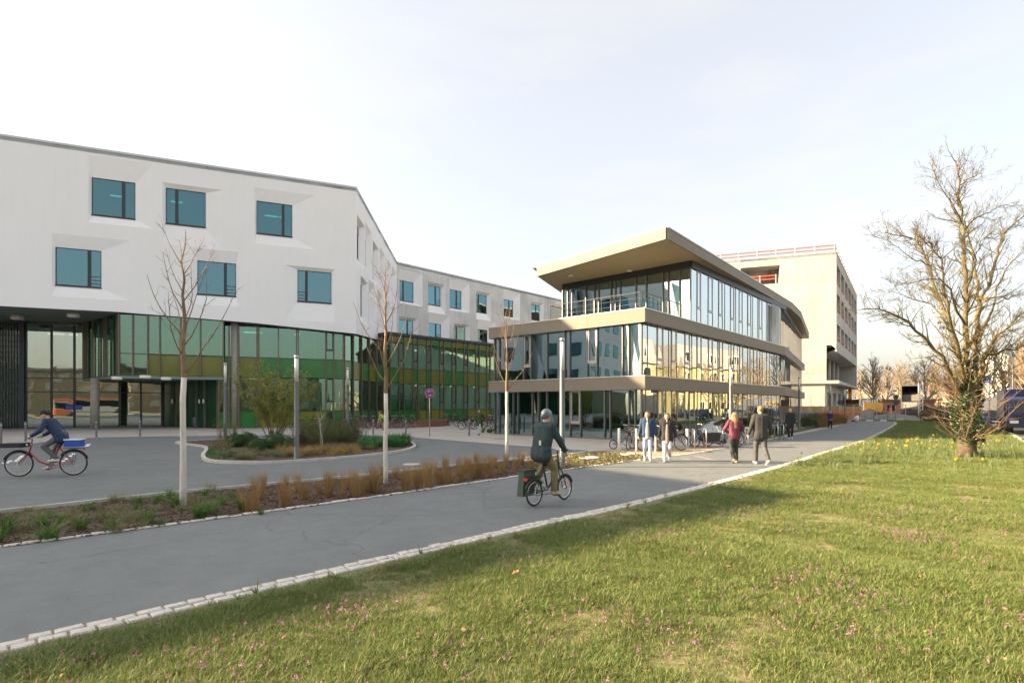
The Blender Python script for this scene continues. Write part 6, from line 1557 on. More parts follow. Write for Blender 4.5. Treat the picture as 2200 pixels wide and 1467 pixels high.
# ------------------------------------------------------------------ people
def skin_of(c): return mat('skin_%02d' % int(c[0] * 99), c, .5)
SK = skin_of((.52, .31, .21)); SKP = skin_of((.60, .38, .27))
def cloth(name, c, c2=None, bump=.3): return mat('cloth_' + name, c, .85, col2=c2, scale=14, bump=bump, bscale=28)
_todo = []
def soft(name, mb, m, parent, voxel, it=6):
    o = mb.build(name, m, parent, True, False); r = o.modifiers.new('r', 'REMESH'); r.mode = 'VOXEL'; r.voxel_size = voxel; r.use_smooth_shade = True
    s = o.modifiers.new('s', 'SMOOTH'); s.factor = .5; s.iterations = it; _todo.append(o); return o
def ik(a, b, l1, l2, pole):
    a = Vector(a); b = Vector(b); d = b - a; L = min(d.length, (l1 + l2) * .999); d.normalize(); b = a + d * L
    x = (l1 * l1 - l2 * l2 + L * L) / (2 * L); h = math.sqrt(max(l1 * l1 - x * x, 0)); p = Vector(pole); p = p - d * p.dot(d); p.normalize()
    return a + d * x + p * h, b
def person(label, loc, rz, Ht=1.72, pelvis=(0, 0, .93), chest=None, lean=0.0, ankles=((-.10, .20, .10), (.10, -.28, .14)), wrists=((-.26, -.12, .92), (.26, .16, .95)), toes=((0, 1, 0), (0, .9, -.4)),
           jacket=None, jlen=.84, jfat=1.0, trousers=None, tfat=1.0, shoes=None, hair=None, hairlen=0.0, skin=SK, inner=None, extras=None, look=(0, 1, 0), cap=None, name='person', hands_grip=False, knees=((0, 1, 0), (0, 1, 0)), elbows=((-.5, -1, -.2), (.5, -1, -.2)), coat=False, hairm=None, vox=1.0):
    "y is forward, x to the person's right; targets are for a 1.72 m body and get scaled"
    s = Ht / 1.72; t = thing(name, label, 'person', loc, rz); t.scale = (s, s, s)
    V = Vector; pe = V(pelvis); up = V((0, math.sin(lean), math.cos(lean))); ch = pe + up * .38; nk = pe + up * .53; look = V(look).normalized()
    hd = nk + V((0, .03 + .05 * math.sin(lean), .135)); 
    sh = [ch + up * .10 + V((sx * .175, 0, 0)) for sx in (-1, 1)]; hp = [pe + V((sx * .085, 0, -.02)) for sx in (-1, 1)]
    body = MB(); jk = MB(); tr = MB(); so = MB()
    # head
    body.cap2(nk - up * .06, hd - V((0, .02, .05)), .056, .052)
    body.sphere(hd + V((0, 0, .03)), (.074, .092, .098), 16, 12); body.sphere(hd + look * .028 + V((0, 0, -.045)), (.056, .062, .062), 14, 10)
    rt = look.cross(V((0, 0, 1))).normalized()
    body.cap2(hd + look * .092 + V((0, 0, .012)), hd + look * .106 + V((0, 0, -.018)), .009, .013, 8)
    for sx in (-1, 1): body.sphere(hd + rt * (.074 * sx) - look * .005 + V((0, 0, -.005)), (.014, .022, .032), 8, 6)
    body.cap2(pe, ch, .07, .075); body.cap2(sh[0], sh[1], .05, .05)
    # torso of the jacket
    f = jfat
    for sx in (-1, 1):
        jk.cap2(ch + up * .06 + V((sx * .085, 0, 0)), pe + up * .12 + V((sx * .065 * f, 0, 0)), .115 * f, .112 * f)
        jk.cap2(pe + up * .12 + V((sx * .06, 0, 0)), pe + V((sx * .075 * f, 0, jlen - .93 + .05)), .112 * f, .122 * f)
        jk.cap2(ch + up * .10 + V((sx * .06, 0, 0)), sh[0 if sx < 0 else 1], .085, .078 * f)
    for dy in (-.018, .012): jk.cap2(ch + up * .07 + V((0, dy, 0)), pe + V((0, dy, jlen - .93 + .05)), .108 * f, .118 * f)
    for dz in (0, .06, .12): jk.cap2(pe + V((-.085 * f, 0, jlen - .93 + .03 + dz)), pe + V((.085 * f, 0, jlen - .93 + .03 + dz)), .105 * f, .105 * f)
    jk.cap2(nk - up * .05, nk - up * .01, .078, .070)
    if coat:
        for sx in (-1, 1): jk.cap2(pe + V((sx * .10, 0, .05)), pe + V((sx * .13, -.02, jlen - .93)), .12 * f, .11 * f)
    for i, sx in enumerate((-1, 1)):
        el, wr = ik(sh[i], wrists[i], .285, .255, elbows[i])
        jk.cap2(sh[i], el, .072 * f, .058 * f); jk.cap2(el, wr, .058 * f, .046 * f)
        body.cap2(sh[i], el, .042, .036); body.cap2(el, wr, .036, .024)
        d = (wr - el).normalized(); hdn = d if not hands_grip else (d + V((0, .3, -.2))).normalized()
        side = V((sx, 0, 0)); side = (side - hdn * side.dot(hdn)).normalized(); nrm = hdn.cross(side).normalized()
        palm = wr + hdn * .055; body.cap2(wr, palm + hdn * .02, .024, .030, 8)
        for k in range(4):
            b = wr + hdn * .08 + nrm * ((k - 1.5) * .018); L = (.062, .072, .068, .052)[k]; c1 = (hdn - side * (.5 if not hands_grip else 1.2)).normalized(); c2 = (hdn - side * (1.3 if not hands_grip else 3)).normalized()
            m1 = b + c1 * (L * .5); body.cap2(b - hdn * .01, m1, .0105, .0095, 7); body.cap2(m1, m1 + c2 * (L * .5), .0095, .008, 7)
        tb = wr + hdn * .03 + nrm * .030; td = (hdn + V((0, .8, 0)) - side * .4).normalized(); body.cap2(tb, tb + td * .030, .013, .011, 7); body.cap2(tb + td * .030, tb + td * .05 + hdn * .012, .011, .009, 7)
    tr.cap2(hp[0], hp[1], .105 * tfat, .105 * tfat); tr.cap2(pe + V((0, 0, .06)), pe, .12, .12)
    for i, sx in enumerate((-1, 1)):
        kn, an = ik(hp[i], ankles[i], .425, .415, knees[i])
        tr.cap2(hp[i], kn, .092 * tfat, .068 * tfat); tr.cap2(kn, an + (an - kn).normalized() * .0 + V((0, 0, .015)), .066 * tfat, .058 * tfat)
        body.cap2(hp[i], kn, .072, .05); body.cap2(kn, an, .048, .036)
        td = V(toes[i]).normalized(); heel = an - td * .045 + V((0, 0, -.055 - .0)); toe = an + td * .16 + V((0, 0, -.062))
        body.cap2(an, an + td * .08 + V((0, 0, -.04)), .034, .03)
        so.cap2(heel, toe, .040, .036, 10); so.cap2(an + V((0, 0, -.015)), an + td * .09 + V((0, 0, -.045)), .044, .036, 10)
    soft('body', body, skin, t, .0075 * vox, 2)
    soft('jacket', jk, jacket, t, .012 * vox, 8); soft('trousers', tr, trousers, t, .012 * vox, 8); soft('shoes', so, shoes, t, .010, 3)
    fc = MB()
    for sx in (-1, 1): fc.sphere(hd + look * .083 + rt * (.030 * sx) + V((0, 0, .022)), (.011, .011, .008), 8, 6)
    fc.build('eyes', M['black'], t, True, False)
    MB().cap2(hd + look * .093 - rt * .022 + V((0, 0, -.058)), hd + look * .093 + rt * .022 + V((0, 0, -.058)), .007, .007, 7).build('mouth', M['lip'], t, True, False)
    for sx in (-1, 1): pass
    hr = MB(); hr.sphere(hd + V((0, 0, .052)) - look * .034, (.083, .086, .088), 16, 10); hr.sphere(hd + V((0, 0, .085)) + look * .018, (.066, .070, .050), 12, 8)
    if hairlen > 0:
        for k in range(9):
            a = math.pi * (.12 + .76 * k / 8); q = (rt * math.cos(a) - look * math.sin(a)); top = hd + q * .070 + V((0, 0, .05)); bot = hd + q * (.082 + .03 * hairlen) + V((0, -.03 * abs(math.sin(a)), -.06 - .34 * hairlen * (.75 + .25 * math.sin(a))))
            hr.cap2(top, top.lerp(bot, .5) + q * .012, .036, .036, 8); hr.cap2(top.lerp(bot, .5) + q * .012, bot, .036, .022, 8)
    if cap is None: soft('hair', hr, hairm, t, .009, 2)
    else:
        soft('hair', hr, hairm, t, .010, 2)
        cp = MB(); cp.sphere(hd + V((0, 0, .062)), (.105, .125, .105) if cap[0] == 'helmet' else (.093, .105, .085), 18, 12)
        if cap[0] != 'helmet': cp.cap2(hd + look * .09 + V((0, 0, .06)) - rt * .04, hd + look * .12 + V((0, 0, .05)) + rt * .04, .02, .02)
        else: cp.cap2(hd - look * .09 + V((0, 0, .02)), hd + look * .10 + V((0, 0, .06)), .06, .05)
        soft('helmet' if cap[0] == 'helmet' else 'cap', cp, cap[1], t, .010, 3)
    if inner is not None:
        iv_ = MB(); n = 9; top = ch + up * .115; bot = pe + V((0, 0, jlen - .93 - .05))
        for k in range(n + 1):
            q = k / n; c = top.lerp(bot, q); iv_.sphere(c + V((0, .085 * f * (1 if q > .15 else .8), 0)), (.040 + .045 * min(1, q * 1.6), .060, .07), 14, 10)
        soft('open_front', iv_, inner, t, .012, 4)
    # closed trouser hems, collar etc. come from the pieces above
    if extras: extras(t, dict(pe=pe, ch=ch, nk=nk, hd=hd, sh=sh, up=up, look=look))
    return t
M['lip'] = mat('lips', (.42, .15, .13), .5)
HB = mat('brown_hair', (.10, .055, .028), .5, col2=(.16, .09, .04), scale=40, stretch=(1, 1, .15), bump=.6, bscale=40); HBL = mat('blond_hair', (.52, .33, .12), .45, col2=(.36, .21, .07), scale=30, stretch=(1, 1, .2), bump=.8, bscale=30); HD_ = mat('dark_hair', (.03, .022, .018), .5, bump=.5); HG = mat('grey_hair', (.40, .37, .33), .5, bump=.5); HRD = mat('sandy_hair', (.33, .18, .07), .5, bump=.6)
def walk(fwd=.24, back=.26): return dict(ankles=((-.095, fwd, .085), (.095, -back, .15)), toes=((0, 1, .12), (0, .85, -.55)), knees=((0, 1, 0), (0, 1, 0)))
def walk2(fwd=.24, back=.26): return dict(ankles=((-.095, -back, .15), (.095, fwd, .085)), toes=((0, .85, -.55), (0, 1, .12)))
HX = 180 / math.pi
def face(dx, dy): return math.atan2(dy, dx) - math.pi / 2
shoeW = mat('white_shoe', (.62, .58, .50), .6); shoeD = mat('dark_shoe', (.04, .04, .04), .6); shoeT = mat('tan_shoe', (.45, .34, .20), .7)
def at(px, py): g = G(px, py); return (g.x, g.y, .012)
person('woman in a blue puffer jacket, grey top and pale jeans walking towards us', at(1391, 990.5), face(-.25, -1), 1.72, **walk(.20, .22), jacket=cloth('navy_puffer', (.015, .05, .11), (.022, .065, .13), .6), jlen=.86, jfat=1.10, trousers=cloth('pale_jeans', (.34, .44, .58), (.28, .38, .52)), tfat=.98, shoes=shoeW, hair=1, hairlen=.45, hairm=HB, skin=SKP, inner=cloth('grey_top', (.40, .365, .335)), look=(.25, 1, 0), wrists=((-.30, .02, .86), (.30, .05, .86)))
person('woman in a black puffer jacket and wide white trousers walking towards us', at(1433, 991.5), face(-.22, -1), 1.66, **walk2(.16, .14), jacket=cloth('black_puffer', (.018, .018, .026), (.03, .03, .04), .6), jlen=.72, jfat=1.14, trousers=cloth('white_trousers', (.66, .63, .68), (.58, .56, .60)), tfat=1.12, shoes=shoeW, hair=1, hairlen=.6, hairm=HB, skin=SKP, inner=cloth('cream_top', (.30, .25, .20)), look=(.2, 1, 0), wrists=((-.31, .0, .84), (.31, .03, .84)))
person('long haired blond woman in a maroon jumper walking away from us', at(1578, 994), face(.06, 1), 1.68, **walk2(.10, .20), jacket=cloth('maroon', (.16, .035, .065), (.20, .05, .085)), jlen=.84, jfat=1.0, trousers=cloth('dark_green_trousers', (.035, .042, .038), (.05, .055, .05)), tfat=1.12, shoes=shoeT, hair=1, hairlen=1.0, hairm=HBL, skin=SKP, look=(.0, 1, 0), wrists=((-.16, .20, 1.02), (.16, .20, 1.02)), elbows=((-1, -.4, -.2), (1, -.4, -.2)))
person('tall man in a dark quilted jacket and grey trousers walking away from us', at(1634, 997), face(.02, 1), 1.90, **walk(.12, .30), jacket=cloth('anthracite_jacket', (.032, .036, .036), (.045, .048, .046), .8), jlen=.76, jfat=1.16, trousers=cloth('grey_trousers', (.065, .067, .075), (.085, .087, .095)), tfat=1.12, shoes=shoeW, hair=1, hairm=HRD, skin=SKP, wrists=((-.36, .02, .86), (.37, .06, .86)))
def dark_coat_bag(t, k): soft('shoulder_bag', MB().cap2((.34, -.02, .62), (.34, -.02, .86), .10, .09), M['black'], t, .014, 4)
person('man in a long black coat and dark plum trousers with hands in pockets', at(1698, 943.5), face(-.35, -1), 1.74, **walk2(.14, .18), jacket=cloth('black_coat', (.010, .018, .018), (.016, .026, .026)), jlen=.66, jfat=1.05, trousers=cloth('plum_trousers', (.024, .012, .024)), tfat=1.02, shoes=shoeW, hair=1, hairm=HG, skin=SK, wrists=((-.24, .10, .86), (.24, .10, .86)), elbows=((-1, -.6, 0), (1, -.6, 0)), extras=dark_coat_bag, vox=1.4)
def bag(t, k): soft('grey_bag', MB().cap2((-.10, .20, .95), (.10, .20, .80), .10, .10), cloth('grey_bag', (.12, .13, .15)), t, .016, 3)
person('distant woman in a violet jacket holding a grey bag on the far path', at(1783, 921.5), face(-.2, -1), 1.45, **walk(.14, .16), jacket=cloth('violet', (.03, .02, .12)), trousers=cloth('black_trousers', (.012, .013, .015)), shoes=shoeT, hair=1, hairlen=.6, hairm=HG, skin=SK, wrists=((-.12, .28, .98), (.12, .28, .98)), extras=bag, vox=1.8)
person('woman in a long olive coat and pale jeans walking past the parked bicycles', at(1030, 934.5), face(-.5, -1), 1.66, **walk(.18, .2), jacket=cloth('olive_coat', (.035, .055, .022)), jlen=.62, jfat=1.05, coat=True, trousers=cloth('light_blue_jeans', (.42, .48, .55)), shoes=shoeD, hair=1, hairlen=.35, hairm=HB, skin=SKP, vox=1.6)
def bentvest(t, k): pass
person('person in a lime top bending over a bicycle behind the pale tree trunk', at(826, 924), face(-1, .3), 1.70, pelvis=(0, -.12, .86), lean=.95, ankles=((-.1, -.1, .07), (.1, .08, .07)), toes=((0, 1, 0), (0, 1, 0)), wrists=((-.2, .45, .62), (.2, .48, .62)), jacket=cloth('lime_top', (.36, .46, .08)), trousers=cloth('beige_trousers', (.42, .35, .26)), shoes=shoeD, hair=1, hairm=HB, vox=1.8)
person('site worker in orange clothing behind the mesh fence', ((1913 - CX) / F * 76, 76, 0), face(-.3, 1), 1.70, ankles=((-.12, .05, .08), (.12, -.05, .08)), toes=((0, 1, 0), (0, 1, 0)), jacket=cloth('orange_vest', (.75, .10, .02)), trousers=cloth('orange_trousers', (.65, .09, .02)), shoes=shoeD, hair=1, hairm=HD_, vox=2.0)

# ------------------------------------------------------------------ the two riders and their bicycles
# rider on the path, going away along it
ra = G(1148, 1088); fa = G(1212, 1074); hd_ = math.atan2(fa.y - ra.y, fa.x - ra.x)
cbk = bike_mesh(BC['blk'], R=.25, name='commuter_bicycle', wb=.98, seat_h=.93)
MB().hexa([(-.26, .07, .20), (.10, .07, .20), (.10, .22, .20), (-.26, .22, .20), (-.22, .07, .66), (.12, .07, .66), (.12, .20, .66), (-.22, .20, .66)]).build('pannier', cloth('green_pannier', (.045, .075, .05)), cbk, False, False)
MB().box(-.23, .13, .06, .215, .66, .70).build('pannier_lid', cloth('pannier_lid', (.03, .05, .035)), cbk, False, False)
cbk.location = (ra.x, ra.y, .008); cbk.rotation_euler = (0, 0, hd_); cbk['label'] = 'black small wheeled bicycle with a green pannier ridden along the path'
MB().sphere((.98, -.03, .36), (.03, .01, .05), 8, 6).build('reflector', M['orange'], cbk, True, False)
def ride(label, bike_loc, hd, wb, seat_h, grip, Ht, leanv, R, **kw):
    "seat the rider: bicycle frame x forward -> person y forward"
    s = Ht / 1.72; c, sn = math.cos(hd), math.sin(hd); sx = wb * .27 - .06
    bbx, bbz = wb * .42, .28
    px_, py_ = bike_loc[0] + c * sx, bike_loc[1] + sn * sx
    conv = lambda x, y, z: ((-y) / s, (x - sx) / s, z / s)      # bicycle coords -> person coords (x right)
    an = [conv(bbx - .12 - .06, .12, bbz + .11 + .10), conv(bbx + .12 - .06, -.12, bbz - .11 + .10)]
    wr = [conv(wb * .81 - .14 - .06, .28, grip), conv(wb * .81 - .14 - .06, -.28, grip)]
    return person(label, (px_, py_, bike_loc[2]), hd - math.pi / 2, Ht, pelvis=(0, 0.0, (seat_h + .115) / s), lean=leanv, ankles=an, wrists=wr, toes=((0, 1, -.05), (0, 1, -.1)), hands_grip=True, knees=((-.15, 1, .3), (.15, 1, .3)), elbows=((-.8, -.2, -.8), (.8, -.2, -.8)), **kw)
teal = cloth('teal_jacket', (.018, .038, .045), (.026, .05, .058), .5)
def rider_details(t, k): MB().box(.07, .115, -.150, -.140, 1.16, 1.25).build('reflective_patch', M['galv'], t, False, False); soft('hood', MB().cap2(k['nk'] + Vector((-.07, -.09, -.06)), k['nk'] + Vector((.07, -.09, -.06)), .065, .065), teal, t, .014, 3)
ride('cyclist in a dark teal jacket, khaki trousers and grey helmet riding away', (ra.x, ra.y, .008), hd_, .98, .93, 1.06, 1.74, .24, .25, jacket=teal, jlen=.80, jfat=1.18, trousers=cloth('khaki', (.20, .17, .08), (.16, .135, .06)), tfat=1.12, shoes=shoeT, hair=1, hairm=HB, cap=('helmet', mat('helmet_shell', (.20, .24, .29), .3, col2=(.05, .06, .08), scale=10)), skin=SK, extras=rider_details)
# rider on the red bicycle, crossing the forecourt to the left
rr_ = G(158, 1021); fr_ = G(42, 1024); hd2 = math.atan2(fr_.y - rr_.y, fr_.x - rr_.x); WB2 = 1.28
rbk = bike_mesh(BC['red'], R=.345, name='red_bicycle', wb=WB2, seat_h=.98, step=True)
rbk.location = (rr_.x, rr_.y, 0.004); rbk.rotation_euler = (0, 0, hd2); rbk['label'] = 'long red bicycle with front rack crossing the forecourt'
MB().box(WB2 - .15, WB2 + .32, -.22, .22, .80, .92).build('front_tray', M['black'], rbk, False, False)
MB().box(-.20, .16, -.15, .15, .80, .98).build('blue_crate', M['blue'], rbk, False, False); MB().box(-.21, .17, -.16, .16, .98, 1.01).build('crate_lid', M['signwhite'], rbk, False, False)
navy = cloth('navy_jacket', (.018, .038, .085), (.026, .05, .105), .5)
ride('cyclist in a navy jacket and dark cap leaning over a red bicycle', (rr_.x, rr_.y, .004), hd2, WB2, .98, 1.12, 1.78, .62, .345, jacket=navy, jlen=.80, jfat=1.10, trousers=cloth('grey_trousers_rider', (.11, .11, .12)), shoes=shoeW, hair=1, hairm=HD_, cap=('cap', cloth('dark_cap', (.012, .02, .03))), skin=SK, look=(0, 1, -.25))
# turn the soft bodies into plain meshes
bpy.context.view_layer.update()
dg = bpy.context.evaluated_depsgraph_get(); new = []
for o in _todo:
    me = bpy.data.meshes.new_from_object(o.evaluated_get(dg)); new.append((o, me))
for o, me in new:
    mt = o.data.materials[0]; old = o.data; o.modifiers.clear(); o.data = me
    if not me.materials: me.materials.append(mt)
    me.polygons.foreach_set('use_smooth', [True] * len(me.polygons)); me.name = o.name
# ------------------------------------------------------------------ vehicles
def car(name, label, loc, rz, col, glassm, L=4.3, W=1.78, Hh=1.48):
    t = thing(name, label, 'car', loc, rz)
    prof = [(-L / 2, .32), (-L / 2 + .05, .78), (-L / 2 + .95, .92), (L / 2 - .55, .95), (L / 2 - .05, .82), (L / 2, .36), (L / 2 - .3, .22), (-L / 2 + .3, .22)]
    mb = MB()
    for s in (1,): mb.extr([(x, 0, z) for x, z in prof], (0, 1, 0), -W / 2, W / 2)
    mb.build('body', col, t, False, False)
    cab = [(-L / 2 + .85, .92), (-L / 2 + 1.55, Hh - .04), (-L / 2 + 2.3, Hh), (L / 2 - 1.15, Hh - .05), (L / 2 - .5, .95)]
    lo = W / 2 - .06; hi = W / 2 - .22; A = []; B = []
    for x, z in cab:
        q = lo if z < 1 else hi; A.append((x, -q, z)); B.append((x, q, z))
    n = len(cab); m2 = MB(); m2.v = A + B; m2.f = [tuple(range(n)), tuple(reversed(range(n, 2 * n)))] + [(i, n + i, n + i + 1, i + 1) for i in range(n - 1)]
    m2.build('roof', col, t, False, False)
    (a, za), (b, zb) = cab[0], cab[1]
    f_ = lambda u, v: (a + (b - a) * u - .012, v * (lo + (hi - lo) * u), za + (zb - za) * u + .012)
    MB().quad(f_(.08, -.9), f_(.08, .9), f_(.92, .88), f_(.92, -.88)).build('windscreen', glassm, t, False, False)
    for s in (-1, 1):
        MB().quad((cab[0][0] + .35, s * (lo + .004), .97), (L / 2 - .9, s * (lo + .004), .97), (cab[3][0] - .05, s * (hi + .016), Hh - .12), (cab[1][0] + .12, s * (hi + .016), Hh - .12)).build('side_window', glassm, t, False, False)
        for x in (-L / 2 + .82, L / 2 - .82):
            w = MB().tube([(x, s * (W / 2 - .18), .31), (x, s * (W / 2 + .01), .31)], [.31, .31], 18).build('wheel', M['tyre'], t, True, False); MB().tube([(x, s * (W / 2), .31), (x, s * (W / 2 + .02), .31)], [.19, .17], 12).build('hub', M['chrome'], w, True, False)
        MB().sphere((-L / 2 + .10, s * (W / 2 - .28), .68), (.06, .17, .08), 10, 6).build('headlight', M['lampglass'], t, True, False); MB().box(L / 2 - .04, L / 2 + .01, s * (W / 2 - .3) - .12, s * (W / 2 - .3) + .12, .68, .82).build('tail_light', M['red'], t, False, False)
        MB().sphere((-L / 2 + 1.2, s * (W / 2 + .08), .98), (.06, .09, .06), 8, 6).build('wing_mirror', col, t, True, False)
    MB().box(-L / 2 - .012, -L / 2 + .03, -.26, .26, .40, .50).build('number_plate', M['signwhite'], t, False, False); MB().box(-L / 2 + .0, -L / 2 + .04, -.5, .5, .53, .66).build('grille', M['black'], t, False, False)
    return t
carglass = mat('car_glass', (.02, .025, .03), .08); cw = paint('car_white', (.72, .72, .72)); cbl = paint('car_dark_blue', (.02, .05, .10)); cgr = paint('car_grey', (.18, .19, .2)); cblu = paint('car_blue', (.03, .14, .42))
def onY(px, Y): return ((px - CX) / F * Y, Y, 0)
rzc = math.radians(52)
car('parked_car', 'dark blue car facing us beside the blue lorry', onY(2135, 52), rzc, cbl, carglass)
car('parked_car', 'white car just behind the dark blue car', onY(2110, 60), rzc, cw, carglass)
car('parked_car', 'bright blue car behind the white car by the tree trunk', onY(2098, 70), rzc, cblu, carglass)
car('parked_car', 'dark grey car seen through the shoots of the big tree', onY(2050, 64), rzc, cgr, carglass)
car('parked_car', 'pale car glimpsed between the dump truck and the tree trunk', onY(2018, 78), rzc, cw, carglass)
# blue lorry at the right edge
Yl = 38.0; lx = (2186 - CX) / F * Yl
lo = thing('blue_lorry', 'blue box lorry with silver box side coming down the street', 'truck', (lx + .6, Yl, 0), math.radians(-128))
blp = paint('lorry_blue', (.008, .028, .13)); slv = mat('lorry_silver', (.42, .43, .46), .35, .5)
# local +x points along travel direction (towards the camera)
MB().box(-6.0, 0.2, -1.15, 1.15, .95, 3.05).build('cargo_box', blp, lo, False, False)
MB().box(-6.0, .19, -1.165, -1.152, 1.05, 2.95).build('box_side', slv, lo, False, False)
MB().extr([(.3, 0, .55), (2.05, 0, .55), (2.1, 0, 1.35), (1.85, 0, 2.35), (1.5, 0, 2.5), (.3, 0, 2.55)], (0, 1, 0), -1.08, 1.08).build('cab', blp, lo, False, False)
MB().hexa([(2.12, -.98, 1.4), (2.12, .98, 1.4), (1.90, .95, 2.25), (1.90, -.95, 2.25), (2.14, -.98, 1.4), (2.14, .98, 1.4), (1.92, .95, 2.25), (1.92, -.95, 2.25)]).build('windscreen', carglass, lo, False, False)
for s in (-1, 1):
    MB().quad((.75, s * 1.085, 1.45), (1.8, s * 1.085, 1.45), (1.68, s * 1.085, 2.2), (.75, s * 1.085, 2.2)).build('side_window', carglass, lo, False, False)
    for x in (1.35, -1.0, -4.4): MB().tube([(x, s * .8, .45), (x, s * 1.08, .45)], [.45, .45], 20).build('wheel', M['tyre'], lo, True, False)
    MB().box(2.08, 2.14, s * .78 - .22, s * .78 + .22, .72, .92).build('headlight', M['lampglass'], lo, False, False)
    MB().box(1.75, 1.95, s * 1.2 - .08, s * 1.2 + .08, 1.6, 2.1).build('wing_mirror', M['black'], lo, False, False)
MB().box(-6, 1.9, -.5, .5, .5, .94).build('chassis', M['black'], lo, False, False); MB().box(2.1, 2.13, -.7, .7, .98, 1.3).build('grille', M['black'], lo, False, False)
MB().box(2.0, 2.18, -1.08, 1.08, .42, .7).build('bumper', M['darkmet'], lo, False, False)
# tipper truck behind the site fence, seen from behind with its bed raised
Yd = 78.0; kd = Yd / F; dt = thing('tipper_truck', 'grey tipper truck with its bed raised, seen from behind', 'truck', onY(1956, Yd), -.62)
dk = mat('worn_steel', (.09, .095, .095), .6, .1, col2=(.14, .138, .13), scale=2); Z = lambda y: H + (HY - y) * kd
MB().box(-1.15, -1.0, -.2, 4, Z(862), Z(829)).box(1.0, 1.15, -.2, 4, Z(862), Z(829)).box(-1.0, 1.0, 3.8, 4, Z(862), Z(829)).box(-1.15, 1.15, -.21, 4, Z(829), Z(828) + .1).build('raised_bed', dk, dt, False, False)
MB().add([(-1, 0.6, Z(848)), (1, .6, Z(848)), (1, 3.7, Z(838)), (0, 3.7, Z(832)), (-1, 3.7, Z(838))], [(0, 1, 2, 3, 4)]).add([(-1, .6, Z(848)), (1, .6, Z(848)), (1, .6, Z(861)), (-1, .6, Z(861))], [(0, 1, 2, 3)]).build('load', M['street'], dt, False, False)
MB().box(-1.12, 1.12, -.1, 3, Z(878), Z(862.5)).build('tailgate', dk, dt, False, False); MB().box(-.8, .8, -.14, -.11, Z(876), Z(864.5)).build('tailgate_panel', mat('dusty_panel', (.24, .26, .23), .7), dt, False, False)
MB().box(-1.12, 1.12, 0, 3, .5, Z(880)).build('chassis', M['black'], dt, False, False)
for s in (-1, 1):
    MB().tube([(s * .65, .3, .52), (s * 1.12, .3, .52)], [.52, .52], 18).build('wheel', M['tyre'], dt, True, False); MB().box(s * .95 - .12, s * .95 + .12, -.06, -.01, Z(884.5), Z(882)).build('tail_light', M['red'], dt, False, False)

# ------------------------------------------------------------------ site fences, heaps, site things
hf = thing('timber_hoarding', 'weathered timber board hoarding in front of the concrete shell', 'fence', onY(1720, 67.5))
A0 = Vector(onY(1718, 67.5)); A1 = Vector(onY(1851, 66.0)); FH_ = Fr(A0[:2], A1 - A0); LHd = (A1 - A0).length; rr = random.Random(9)
wb_ = [mat('hoarding_board_%d' % i, c, .85, col2=tuple(q * .8 for q in c), scale=3, stretch=(4, 4, .4)) for i, c in enumerate(((.46, .30, .14), (.50, .36, .19), (.40, .27, .14), (.48, .40, .28)))]
u = 0.0
while u < LHd: MB().fbox(FH_, u + .006, min(u + .24, LHd), .05, 1.82 + rr.uniform(-.01, .01), -.012 + rr.uniform(-.006, .006), .012).build('board', rr.choice(wb_), hf); u += .25
nb = MB(); nb2 = MB(); m_ = 26
for k in range(m_):
    f0, f1 = k / m_, (k + 1) / m_
    zf = lambda f: .62 + .35 * f + .04 * math.sin(f * 30)
    (nb2 if f0 < .27 else nb).quad(FH_.pt(LHd * f0, zf(f0), .05), FH_.pt(LHd * f1, zf(f1), .05), FH_.pt(LHd * f1, zf(f1) + .28, .05), FH_.pt(LHd * f0, zf(f0) + .28, .05))
nb.build('orange_netting', M['orange'], hf); nb2.build('blue_netting', mat('blue_net', (.05, .28, .55), .7), hf)
mf_i = 0
def mesh_fence(p0, p1, label):
    fr = Fr(p0[:2], Vector(p1) - Vector(p0)); L = (Vector(p1) - Vector(p0)).length; t = thing('mesh_fence', label, 'fence', p0, 0, 'mesh panels of the site fence')
    f = MB()
    for a, b in (((0, .1), (0, 2.0)), ((L, .1), (L, 2.0)), ((0, 2.0), (L, 2.0)), ((0, .15), (L, .15))): f.tube([fr.pt(a[0], a[1]), fr.pt(b[0], b[1])], .022, 6)
    f.build('frame', M['galv'], t)
    w = MB(); n = int(L / .16)
    for k in range(1, n): w.tube([fr.pt(L * k / n, .15), fr.pt(L * k / n, 2.0)], .004, 3, cap=False)
    for z in (.6, 1.1, 1.6): w.tube([fr.pt(0, z), fr.pt(L, z)], .004, 3, cap=False)
    w.build('wires', M['galv'], t)
    MB().fbox(fr, -.35, .35, 0, .14, -.12, .12).build('foot', M['darkmet'], t)
labs = ['mesh fence panel next to the end of the hoarding', 'mesh fence panel in front of the gravel heap', 'mesh fence panel in front of the site worker', 'mesh fence panel in front of the tipper truck', 'mesh fence panel before the hoarding by the lamp', 'mesh fence panel leaning nearest the sandbag']
xs = [1853, 1884, 1915, 1946, 1977]
for i in range(4): mesh_fence(onY(xs[i], 67), onY(xs[i + 1] - 1, 67), labs[i])
mesh_fence(onY(1812, 65), onY(1834, 65), labs[4]); mesh_fence(onY(1835, 65), onY(1850, 65.5), labs[5])
def heap(px, Y, rx, ry, h, m, label, seed):
    r_ = random.Random(seed); mb = MB(); n, k_ = 22, 7; c = onY(px, Y); b = 0
    for j in range(k_):
        q = j / (k_ - 1)
        for i in range(n): a = 2 * math.pi * i / n; w = 1 + r_.uniform(-.08, .08); mb.v.append((rx * (1 - q) * math.cos(a) * w, ry * (1 - q) * math.sin(a) * w, h * (1 - (1 - q) ** 1.3) + r_.uniform(-.03, .03) * (j > 0)))
    for j in range(k_ - 1):
        for i in range(n): mb.f.append((j * n + i, j * n + (i + 1) % n, (j + 1) * n + (i + 1) % n, (j + 1) * n + i))
    o = mb.build('heap', m, None, True); o.location = c; return tag(o, label, 'heap')
